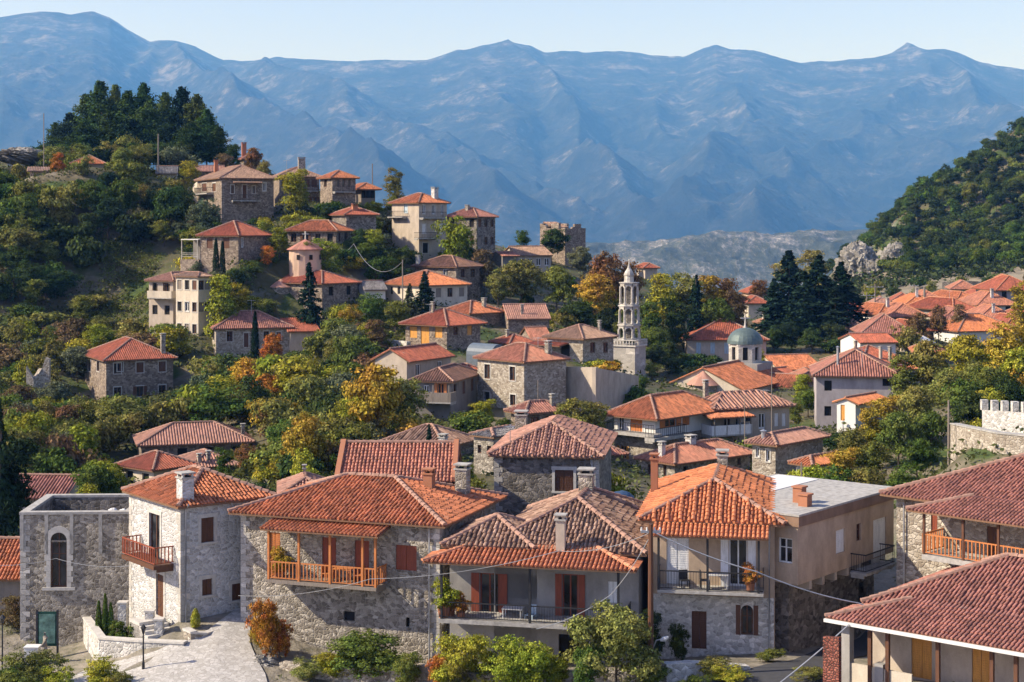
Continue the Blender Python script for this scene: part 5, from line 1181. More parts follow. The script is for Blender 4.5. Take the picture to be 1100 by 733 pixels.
def thick_wall(name, label, cat, pts, ybot, th=.4, mat=None, short=None, cop=None, steps=None):
    """pts: (px, py_top, Y) along a wall, the base follows the ground"""
    o0 = P(pts[0][0], pts[0][1], pts[0][2]); mb = MB(); W_ = [P(*p) for p in pts]; n = Vector((0, 0, 0))
    for p, q in zip(W_, W_[1:]):
        d = Vector((q.x - p.x, q.y - p.y, 0)).normalized(); s_ = Vector((-d.y, d.x, 0)) * th
        zb = min(ground(p.x, p.y), ground(q.x, q.y)) - 1.2; zb = min(zb, p.z - .6, q.z - .6)
        a, b = p - o0, q - o0; A_, B_ = a + s_, b + s_; lo = lambda v: Vector((v.x, v.y, zb - o0.z))
        for f in ([lo(a), lo(b), b, a], [lo(B_), lo(A_), A_, B_], [a, b, B_, A_], [lo(A_), lo(a), a, A_], [lo(b), lo(B_), B_, b]): mb.poly(f)
    w_ = mb.build(name, mat or ST['grey']); w_.location = o0; tag(w_, label, cat)
    if cop:
        mb = MB()
        for p, q in zip(W_, W_[1:]):
            d = Vector((q.x - p.x, q.y - p.y, 0)).normalized(); s_ = Vector((-d.y, d.x, 0))
            a, b = p - o0 - s_ * .05 - d * .03, q - o0 - s_ * .05 + d * .03; A_, B_ = a + s_ * (th + .1), b + s_ * (th + .1); u = Vector((0, 0, .1)); e = Vector((0, 0, .003))
            for f in ([a + e, b + e, b + u, a + u], [B_ + e, A_ + e, A_ + u, B_ + u], [a + u, b + u, B_ + u, A_ + u], [A_ + e, a + e, a + u, A_ + u], [b + e, B_ + e, B_ + u, b + u]): mb.poly(f)
        mb.build('coping', cop, w_)
    return w_
thick_wall('concrete_wall', 'long plain grey plastered wall right of the pale rubble house', 'wall', [(596, 394, 166), (640, 395, 162), (686, 404, 172)], 424, .4, PL['beige'])
thick_wall('ledge_wall', 'low rough stone ledge wall in front of the timber balcony house', 'wall', [(300, 712, 80.6), (340, 716, 79.4), (390, 718, 78.6), (440, 716, 77.6), (468, 714, 77)], 0, .5, ST['warm'])
thick_wall('ledge_wall', 'low stone ledge wall under the shrubs of the long porch house', 'wall', [(474, 722, 74.6), (540, 724, 74.2), (610, 722, 74), (690, 724, 73.6)], 0, .4, ST['grey'])
thick_wall('terrace_wall', 'pale rubble retaining wall below the honey shuttered house', 'wall', [(368, 366, 198), (400, 364, 196), (437, 367, 188)], 386, .5, ST['light'])
thick_wall('ruined_wall', 'jagged ruined stone wall among bushes left of the isolated hillside house', 'wall', [(28, 394, 190), (32, 401, 190), (36, 408, 190), (40, 404, 190.5), (45, 396, 191), (49, 384, 191), (53, 386, 191)], 422, .6, ST['warm'])
thick_wall('retaining_wall', 'curved cream retaining wall at the right edge under the crenellated wall', 'wall', [(1021, 456, 118), (1040, 460, 112), (1070, 466, 108), (1110, 470, 106), (1160, 474, 104)], 486, .6, ST['warm'], cop=CONC)
cw = thick_wall('crenellated_wall', 'cream crenellated stone wall with green panels at the right edge', 'wall', [(1055, 441, 118), (1100, 444, 115), (1150, 447, 113)], 465, .5, ST['light'])
o0 = P(1055, 441, 118)
for k in range(10):
    x = 1055 + k * 11; Yk = 118 - k * .6; p = P(x, 441 + k * .7, Yk) - o0; mb = MB(); mb.box((p.x, p.y, p.z), (p.x + .45, p.y + .5, p.z + .75)); mb.build('merlon', ST['light'], cw)
    mb = MB(); mb.box((p.x + .45, p.y + .2, p.z + .02), (p.x + .74, p.y + .24, p.z + .6)); mb.build('green_panel', plain_mat('green_panel', (.03, .11, .08), .4) if k == 0 else bpy.data.materials['green_panel'], cw)
thick_wall('field_terrace_wall', 'low dry stone terrace wall across the grassy left hillside', 'wall', [(72, 331, 236), (100, 333, 235), (150, 330, 232), (176, 336, 228)], 0, .5, ST['warm'])
thick_wall('quarry_terrace_wall', 'thin grey terrace wall at the foot of the wooded hill', 'wall', [(1012, 303, 352), (1040, 302, 350), (1060, 303, 350)], 310, .4, ST['dark'])
thick_wall('garden_wall', 'low cream stone garden wall around the front planter by the street', 'wall', [(89, 664, 90.5), (92, 668, 88.5), (106, 687, 84.5), (150, 690, 83.4), (197, 692, 82.6)], 0, .35, ST['light'], cop=TRIM)
thick_wall('planter_wall', 'short curved stone planter wall under the right side of the white balcony house', 'wall', [(197, 677, 83.7), (205, 681, 83.2), (222, 682, 83.6), (240, 676, 85), (258, 669, 86.5)], 0, .3, ST['warm'], cop=TRIM)
thick_wall('roadside_wall', 'rough dry stone roadside wall below the arched window house', 'wall', [(716, 714, 72.5), (745, 712, 73), (775, 714, 73.4), (806, 716, 74)], 0, .5, ST['light'])
thick_wall('brick_screen', 'red brick lattice screen wall beside the veranda house', 'wall', [(884, 684, 70.2), (901, 685, 69.6)], 0, .2, ST['brick'])
# street
m, t, b = new_mat('street_paving'); ob = N(t, 'TexCoord').outputs['Object']
v1 = N(t, 'TexVoronoi'); v1.inputs['Scale'].default_value = 4.5; L(t, ob, v1.inputs['Vector']); v2 = N(t, 'TexVoronoi', feature='DISTANCE_TO_EDGE'); v2.inputs['Scale'].default_value = 4.5; L(t, ob, v2.inputs['Vector'])
sp_ = N(t, 'SeparateColor'); L(t, v1.outputs['Color'], sp_.inputs[0])
L(t, mixc(t, ramp(t, v2.outputs['Distance'], [(.02, g(1)), (.06, g(0))]), ramp(t, sp_.outputs[0], [(0, (.34, .32, .28)), (1, (.50, .475, .43))]), (.28, .26, .23)), b.inputs['Base Color']); PAVE = m
nU, nV = 40, 30; rows_ = []
edge_l = [(40, 745, 79), (95, 714, 83.5), (165, 706, 82.6), (215, 694, 83.4), (258, 672, 87.5), (270, 655, 92)]; edge_r = [(290, 745, 77), (285, 728, 79.5), (275, 715, 81.5), (268, 706, 83.3), (270, 690, 87.8), (276, 668, 92)]
def lerp_pl(pl, t_):
    k = min(int(t_ * (len(pl) - 1)), len(pl) - 2); f = t_ * (len(pl) - 1) - k; a, b_ = pl[k], pl[k + 1]; A_, B_ = P(*a), P(*b_); return A_ + (B_ - A_) * f
SX, SY = np.zeros((nV, nU)), np.zeros((nV, nU))
for i in range(nV):
    a, b_ = lerp_pl(edge_l, i / (nV - 1)), lerp_pl(edge_r, i / (nV - 1))
    for j in range(nU): SX[i, j] = a.x + (b_.x - a.x) * j / (nU - 1); SY[i, j] = a.y + (b_.y - a.y) * j / (nU - 1)
def zgrid(X, Y):   # height of the ground sheet itself (bilinear on its own grid)
    i = np.clip(np.searchsorted(ys, Y) - 1, 0, len(ys) - 2); j = np.clip(np.searchsorted(xs, X) - 1, 0, len(xs) - 2)
    fy, fx = (Y - ys[i]) / (ys[i + 1] - ys[i]), (X - xs[j]) / (xs[j + 1] - xs[j])
    return GZ[i, j] * (1 - fx) * (1 - fy) + GZ[i, j + 1] * fx * (1 - fy) + GZ[i + 1, j] * (1 - fx) * fy + GZ[i + 1, j + 1] * fx * fy
grid_obj('paved_street', SX, SY, zgrid(SX, SY) + .07, PAVE)
def gz(x, y): return float(zgrid(np.array([x]), np.array([y]))[0])
LANE = [(720, 745, 71), (800, 722, 74), (850, 716, 76), (880, 706, 81), (935, 694, 86)], [(900, 745, 66), (880, 730, 71), (890, 722, 73), (915, 712, 77.5), (965, 700, 83)]
m = plain_mat('asphalt', (.06, .06, .062), .9); SX, SY = np.zeros((20, 12)), np.zeros((20, 12))
for i in range(20):
    a, b_ = lerp_pl(LANE[0], i / 19), lerp_pl(LANE[1], i / 19)
    for j in range(12): SX[i, j] = a.x + (b_.x - a.x) * j / 11; SY[i, j] = a.y + (b_.y - a.y) * j / 11
grid_obj('lane', SX, SY, zgrid(SX, SY) + .05, m)
# steps and piers at the white house
st_ = empty('front_steps', P(180, 680, 83.9), R(38)); tag(st_, 'pale stone steps leading up to the front door of the white house', 'steps')
for k in range(5):
    mb = MB(); mb.box((-.9, .1 + k * .33, -1.5), (.6, 2.6, .0 + k * .17 - .3)); mb.build('step', TRIM, st_)
for i, (x, y, Y) in enumerate(((132, 648, 87.2), (161, 657, 85.4), (171, 666, 84.3))):
    p = P(x, y, Y); mb = MB(); mb.box((-.22, -.22, -1.6), (.22, .22, 0)); w_ = mb.build('gate_pier', ST['light']); w_.location = p
    tag(w_, ('square pale stone pier by the planter, leftmost of three at the steps', 'square pale stone pier in the middle of three at the steps', 'square pale stone pier nearest the steps of the white house')[i], 'pier', 'stone piers by the steps')
    mb = MB(); mb.box((-.27, -.27, 0), (.27, .27, .09)); mb.build('cap', TRIM, w_)
# ================================================================ vegetation
def leaf_material(name, rough=.7, trans=.26):
    m = bpy.data.materials.new(name); m.use_nodes = True; t = m.node_tree; t.nodes.clear(); o = t.nodes.new('ShaderNodeOutputMaterial')
    oi = N(t, 'ObjectInfo'); geo = N(t, 'NewGeometry'); ob = N(t, 'TexCoord').outputs['Object']
    rv = ramp(t, geo.outputs['Random Per Island'], [(0, g(.42)), (.6, g(1.0)), (1, g(1.7))])
    c = mixc(t, 1.0, oi.outputs['Color'], rv, 'MULTIPLY')
    cl = noise(t, ob, 2.6, 3); hs = N(t, 'HueSaturation'); L(t, c, hs.inputs['Color'])
    hue = math_n(t, 'ADD', .5, math_n(t, 'MULTIPLY', math_n(t, 'SUBTRACT', cl, .5), -.16)); L(t, hue, hs.inputs['Hue'])
    L(t, math_n(t, 'ADD', .72, math_n(t, 'MULTIPLY', cl, .6)), hs.inputs['Value'])
    d = N(t, 'BsdfDiffuse'); tr = N(t, 'BsdfTranslucent'); mx = N(t, 'MixShader'); mx.inputs[0].default_value = trans
    L(t, hs.outputs[0], d.inputs[0]); L(t, hs.outputs[0], tr.inputs[0]); L(t, d.outputs[0], mx.inputs[1]); L(t, tr.outputs[0], mx.inputs[2]); L(t, mx.outputs[0], o.inputs[0])
    return m
LEAF = leaf_material('foliage'); NEEDLE = leaf_material('needles', trans=.12)
BARK = plain_mat('bark', (.11, .085, .06), .95); BARKG = plain_mat('bark_grey', (.24, .21, .18), .95)

def leaves_mesh(name, cen, nrm, size, rng, mat, aspect=1.5, up=.25):
    n = len(cen); d = nrm + rng.normal(0, .55, (n, 3)) + np.array([0, 0, up]); d /= np.linalg.norm(d, axis=1)[:, None] + 1e-9
    a = np.cross(d, rng.normal(size=(n, 3))); a /= np.linalg.norm(a, axis=1)[:, None] + 1e-9; b_ = np.cross(d, a)
    s = size * rng.uniform(.6, 1.3, (n, 1)); a = a * s * aspect * .5; b_ = b_ * s * .5
    V = np.stack([cen - a, cen - b_ * .9 + a * .1, cen + a, cen + b_ * .9 + a * .1], 1).reshape(-1, 3)
    me = bpy.data.meshes.new(name); me.vertices.add(n * 4); me.vertices.foreach_set('co', V.ravel()); me.loops.add(n * 4); me.loops.foreach_set('vertex_index', np.arange(n * 4))
    me.polygons.add(n); me.polygons.foreach_set('loop_start', np.arange(n) * 4); me.polygons.foreach_set('loop_total', np.full(n, 4)); me.update(calc_edges=True); me.materials.append(mat); return me

def crown(name, seed, lobes, nclump, per, leaf, z0=.25, crad=.12, mat=None, spread=.40, asp=1.0):
    """uneven crown: lobes placed round the axis, clumps on their surfaces, leaves round each clump"""
    rng = np.random.default_rng(seed); LC = []
    for k in range(lobes):
        a = rng.uniform(0, 6.28); r = rng.uniform(.0, spread) * .62; z = asp * (z0 + (1 - z0) * rng.uniform(.16, .80)); LC.append((r * math.cos(a) * 1.15, r * math.sin(a) * 1.15, z, rng.uniform(.10, .27)))
    LC.append((rng.uniform(-.06, .06), rng.uniform(-.06, .06), asp * (z0 + (1 - z0) * .5), .22)); LC = np.array(LC)
    cs, ns, ss = [], [], []
    for k in range(nclump):
        l = LC[rng.integers(len(LC))]; d = rng.normal(size=3); d /= np.linalg.norm(d); d[2] = abs(d[2]) * .9 if rng.random() < .72 else d[2]
        c_ = l[:3] + d * l[3] * rng.uniform(.65, 1.12) * np.array([1.25, 1.25, 1.0 if asp > .8 else .7])
        if c_[2] < z0 * .6 * asp or c_[2] > asp: continue
        m_ = int(per * rng.uniform(.4, 1.5)); o_ = rng.normal(0, crad * .42, (m_, 3)) * np.array([1, 1, .6]); cs.append(c_ + o_); ns.append(np.repeat((d * .9)[None], m_, 0) + o_ / crad * .6)
    cs = np.concatenate(cs); ns = np.concatenate(ns); me = leaves_mesh(name, cs, ns, leaf, rng, mat or LEAF)
    if asp != 1:
        me.transform(Matrix.Diagonal((1, 1, 1 / asp, 1)))
    return me
def pine_crown(name, seed, tiers=13, leaf=.035, fir=True, per=240):
    rng = np.random.default_rng(seed); cs, ns = [], []
    for k in range(tiers):
        f = k / (tiers - 1); z = (.10 if fir else .28) + f * (.88 if fir else .68); R0 = (.30 * (1 - f) ** .8 + .015) if fir else (.40 * (1 - f ** 1.6) ** .8 * (.75 + .25 * math.sin(k * 2.1)) + .05)
        nb = 7 if fir else 6
        for j in range(nb):
            a = rng.uniform(0, 6.28); R1 = R0 * rng.uniform(.6, 1.15); m_ = int(per / nb * (1.25 - f * .7)); u = rng.uniform(.15, 1, m_) ** .7
            aa = a + rng.normal(0, .22 if fir else .34, m_)
            x, y = np.cos(aa) * u * R1, np.sin(aa) * u * R1; zz = z - u * R1 * (.28 if fir else -.22) + rng.normal(0, .012 if fir else .022, m_)
            cs.append(np.stack([x, y, zz], 1)); ns.append(np.stack([np.cos(aa) * .4, np.sin(aa) * .4, np.full(m_, .8)], 1))
    cs = np.concatenate(cs); cs[:, 2] = np.clip(cs[:, 2], .03, 1.0); return leaves_mesh(name, cs, np.concatenate(ns), leaf, rng, NEEDLE, 2.0)
def cypress_crown(name, seed):
    rng = np.random.default_rng(seed); n = 3200; z = rng.uniform(.03, 1, n); a = rng.uniform(0, 6.28, n); r = .5 * np.sqrt(np.sin(np.pi * np.clip(z * .86 + .10, 0, 1))) * (1 - .45 * z) * rng.uniform(.72, 1.08, n) * (1 + .12 * np.sin(a * 5 + z * 20))
    c_ = np.stack([r * np.cos(a), r * np.sin(a), z], 1); return leaves_mesh(name, c_, np.stack([np.cos(a), np.sin(a), np.full(n, .6)], 1), .045, rng, NEEDLE, 2.2)
def trunk_mesh(name, seed, h=.6, r=.028, limbs=5, bare=False):
    rng = random.Random(seed); mb = MB(); mb.tube([(0, 0, -.08), (rng.uniform(-.01, .01), 0, h * .45), (rng.uniform(-.03, .03), rng.uniform(-.03, .03), h)], [r, r * .75, r * .35], 7)
    for k in range(limbs * (4 if bare else 1)):
        z = h * rng.uniform(.3, .9); a = rng.uniform(0, 6.28); l = rng.uniform(.16, .34); e = (math.cos(a) * l, math.sin(a) * l, z + l * rng.uniform(.6, 1.3)); mm = (e[0] * .5, e[1] * .5, z + (e[2] - z) * .35)
        mb.tube([(0, 0, z), mm, e], [r * .42, r * .28, r * .1], 5)
        if bare:
            for j in range(5):
                a2 = a + rng.uniform(-1, 1); q = rng.uniform(.1, .2); s_ = rng.uniform(.4, 1); p0 = (e[0] * s_, e[1] * s_, z + (e[2] - z) * s_); mb.tube([p0, (p0[0] + math.cos(a2) * q, p0[1] + math.sin(a2) * q, p0[2] + q)], [r * .16, r * .05], 4)
    return mb
def proto(name, mesh, mb=None, bark=None):
    root = empty(name, (0, 0, 0)); c_ = bpy.data.objects.new('crown', mesh); C.objects.link(c_); c_.parent = root
    if mb:
        mb.build('trunk', bark or BARK, root)
    return root
BIG = [crown('crown', 100 + k, 10, 300, 30, .030, .14, .09, asp=1.0) for k in range(4)]
TALL = [crown('crown', 130 + k, 14, 380, 22, .036, .10, .10, asp=1.75) for k in range(3)]; TALLER = [crown('crown', 150 + k, 20, 520, 20, .038, .08, .10, asp=2.6) for k in range(2)]; LOW = [crown('crown', 170 + k, 7, 190, 26, .040, .05, .11, asp=.65) for k in range(3)]
BUSH = [crown('foliage', 200 + k, 8, 190, 28, .042, .02, .12, spread=.55) for k in range(6)]; BUSHL = [crown('foliage', 220 + k, 7, 130, 22, .055, .02, .13, spread=.6, asp=.6) for k in range(4)]; BUSHT = [crown('foliage', 240 + k, 10, 220, 20, .052, .02, .12, spread=.5, asp=1.6) for k in range(3)]
NEAR = [crown('crown', 300 + k, 15, 520, 30, .028, .04, .085, spread=.72) for k in range(6)]
FIR = [pine_crown('crown', 400 + k, 18, .030, True, 330) for k in range(3)]; PINE = [pine_crown('crown', 420 + k, 17, .020, False, 640) for k in range(4)]
CYP = [cypress_crown('crown', 440)]
PRO = {'tree': [], 'near': [], 'fir': [], 'pine': [], 'cypress': [], 'bare': []}
TRK = [trunk_mesh('trunk', k, .62, .026, 6) for k in range(3)]
def protos(key, meshes, **kw):
    for k, me in enumerate(meshes):
        mb = trunk_mesh('trunk', k + 7, **kw); tm = mb.build('trunk', BARK); PRO[key].append((me, tm.data)); bpy.data.objects.remove(tm)
protos('tree', BIG, h=.62, r=.026, limbs=7); PRO['tall'] = []; PRO['taller'] = []; PRO['low'] = []; protos('tall', TALL, h=.7, r=.018, limbs=9); protos('taller', TALLER, h=.75, r=.014, limbs=10); protos('low', LOW, h=.55, r=.03, limbs=6); protos('near', NEAR, h=.5, r=.022, limbs=8); protos('fir', FIR, h=.95, r=.016, limbs=0); protos('pine', PINE, h=.78, r=.018, limbs=0); protos('cypress', CYP, h=.8, r=.03, limbs=0)
COL = dict(pine=(0.054, 0.089, 0.026), pine2=(0.074, 0.109, 0.028), dark=(0.051, 0.078, 0.024), deep=(0.032, 0.050, 0.022), green=(0.087, 0.131, 0.028), mid=(0.141, 0.163, 0.037), olive=(0.195, 0.188, 0.051), yellowgreen=(0.293, 0.287, 0.037), lime=(0.250, 0.270, 0.034),
           yellow=(.36, .29, .035), gold=(.36, .25, .04), orange=(.42, .18, .04), rust=(.21, .115, .045), greygreen=(.12, .14, .075), brown=(.16, .11, .055), fir=(.020, .040, .024), cyp=(.018, .035, .018))
CNAME = dict(pine='dark green', pine2='mid green', dark='dark green', deep='blackish green', green='green', mid='mid green', olive='olive green', yellowgreen='yellow-green', lime='bright green', yellow='yellow', gold='golden', orange='orange', rust='rust brown', greygreen='grey-green', brown='brownish', fir='dark', cyp='dark green')
PLANTS = []; trng = random.Random(77)
def plant(kind, x, ytop, Y, wpx, col, what=None, zbase=None, group=None, hmin=1.0, label=None):
    p = P(x, ytop, Y); zg = gz(p.x, p.y) if zbase is None else zbase
    hgt = max(hmin, p.z - zg); wd = wpx / F * Y; rz = trng.uniform(0, 6.28)
    c_ = COL[col]; jv = trng.uniform(.82, 1.22); c4 = (c_[0] * jv * trng.uniform(.88, 1.14), c_[1] * jv, c_[2] * jv, 1)
    name = ({'tree': 'hill_tree', 'bush': 'hill_bush'}.get(kind) if Y > 380 else None) or {'tree': 'tree', 'near': 'leafy_shrub', 'fir': 'fir_tree', 'pine': 'pine_tree', 'cypress': 'cypress_tree', 'bare': 'bare_tree', 'bush': 'bush'}[kind]  # hill plants are the same trees and bushes under a separate name
    if kind == 'bush':
        BS = BUSHL if hgt / wd < .75 else BUSHT if hgt / wd > 1.3 else BUSH
        o = bpy.data.objects.new(name, BS[trng.randrange(len(BS))]); C.objects.link(o); o.color = c4
        o.location = (p.x, p.y, zg - .1 * hgt); o.scale = (wd, wd, hgt * 1.12); o.rotation_euler = (0, 0, rz); root = o
    else:
        pk = kind
        if kind == 'tree': q_ = hgt / wd; pk = 'low' if q_ < .8 else 'tree' if q_ < 1.35 else 'tall' if q_ < 2.2 else 'taller'
        me, tm = PRO[pk][trng.randrange(len(PRO[pk]))]
        root = empty(name, (p.x, p.y, zg), rz); k = 1.0 if kind in ('tree', 'near') else 1.65 if kind != 'cypress' else 1.0
        cr = bpy.data.objects.new('crown', me); C.objects.link(cr); cr.parent = root; cr.color = c4; cr.scale = (wd * k, wd * k, hgt)
        tr = bpy.data.objects.new('trunk', tm); C.objects.link(tr); tr.parent = root; tr.scale = (wd, wd, hgt)
        if kind == 'fir' or kind == 'pine' : tr.scale = (hgt * .8, hgt * .8, hgt)
    nm = what or ({'tree': 'evergreen tree', 'bush': 'evergreen shrub'}.get(kind) if Y > 380 else None) or {'tree': 'tree', 'near': 'shrub', 'fir': 'fir tree', 'pine': 'pine', 'cypress': 'cypress', 'bush': 'bush', 'bare': 'bare tree'}[kind]
    PLANTS.append((root, x, ytop, Y, wpx, hgt / max(wd, .1), col, nm, kind, label)); return root

# --- near shrubs and trees
plant('near', 290, 634, 81.6, 38, 'orange', 'vine', hmin=3.4); plant('near', 388, 681, 79, 92, 'green', hmin=1.6); plant('near', 497, 681, 74, 54, 'yellowgreen', 'shrub', hmin=1.5); plant('near', 553, 683, 73.5, 62, 'lime', hmin=1.5)
plant('near', 662, 652, 72.5, 84, 'olive', 'tree', hmin=3.2); plant('near', 628, 690, 72, 40, 'green', hmin=1.2); plant('near', 28, 700, 79, 66, 'olive', hmin=1.2); plant('near', 104, 706, 78.5, 44, 'yellowgreen', hmin=1); plant('near', 785, 716, 72, 36, 'lime', hmin=.8)
plant('near', 18, 640, 92, 40, 'brown', 'dry shrub', hmin=1.0); plant('near', 8, 716, 77, 50, 'green', hmin=.8); plant('near', 700, 655, 77, 30, 'deep', hmin=2.4); plant('near', 470, 700, 76, 30, 'orange', hmin=.8); plant('near', 440, 700, 77, 34, 'mid', hmin=1); plant('near', 600, 704, 74, 40, 'yellowgreen', hmin=1); plant('near', 330, 708, 79, 34, 'olive', hmin=.9); plant('near', 742, 722, 71, 30, 'green', hmin=.7); plant('near', 765, 712, 73, 40, 'olive', hmin=.9); plant('near', 825, 708, 76, 26, 'mid', hmin=.7); plant('near', 700, 716, 72, 36, 'mid', hmin=1); plant('near', 575, 694, 75, 44, 'olive', hmin=1.2); plant('near', 522, 694, 75, 40, 'mid', hmin=1.2); plant('near', 360, 700, 79.5, 40, 'yellowgreen', hmin=1.2); plant('near', 276, 690, 82.6, 20, 'gold', 'vine', hmin=1.6); plant('near', 300, 668, 81.9, 26, 'orange', 'vine', hmin=2.0); plant('near', 727, 690, 77.5, 22, 'dark', 'climbing plant', hmin=2); plant('near', 486, 706, 74, 36, 'olive', hmin=1); plant('near', 870, 724, 72, 30, 'olive', hmin=.6); plant('near', 20, 722, 76, 50, 'mid', hmin=.7); plant('near', 130, 722, 77, 26, 'olive', hmin=.5); plant('near', 60, 716, 77.5, 36, 'yellowgreen', hmin=.8); plant('near', 858, 700, 84, 24, 'green', hmin=.8)
for x, y in ((106, 646), (113, 639), (119, 648), (112, 655)): plant('cypress', x, y, 87.2, 9, 'green', 'conical dwarf cypress', hmin=1.2)
for x, y, w_ in ((131, 664, 22), (146, 665, 24), (158, 670, 18), (122, 668, 16)): plant('bush', x, y, 85.4, w_, 'green', 'clipped bush', hmin=1.1)
plant('cypress', 210, 654, 84.6, 12, 'lime', 'small conical cypress', hmin=.9)
plant('tree', 3, 440, 110, 74, 'deep', 'conifer', hmin=6); plant('fir', -2, 430, 108, 60, 'deep', hmin=8)
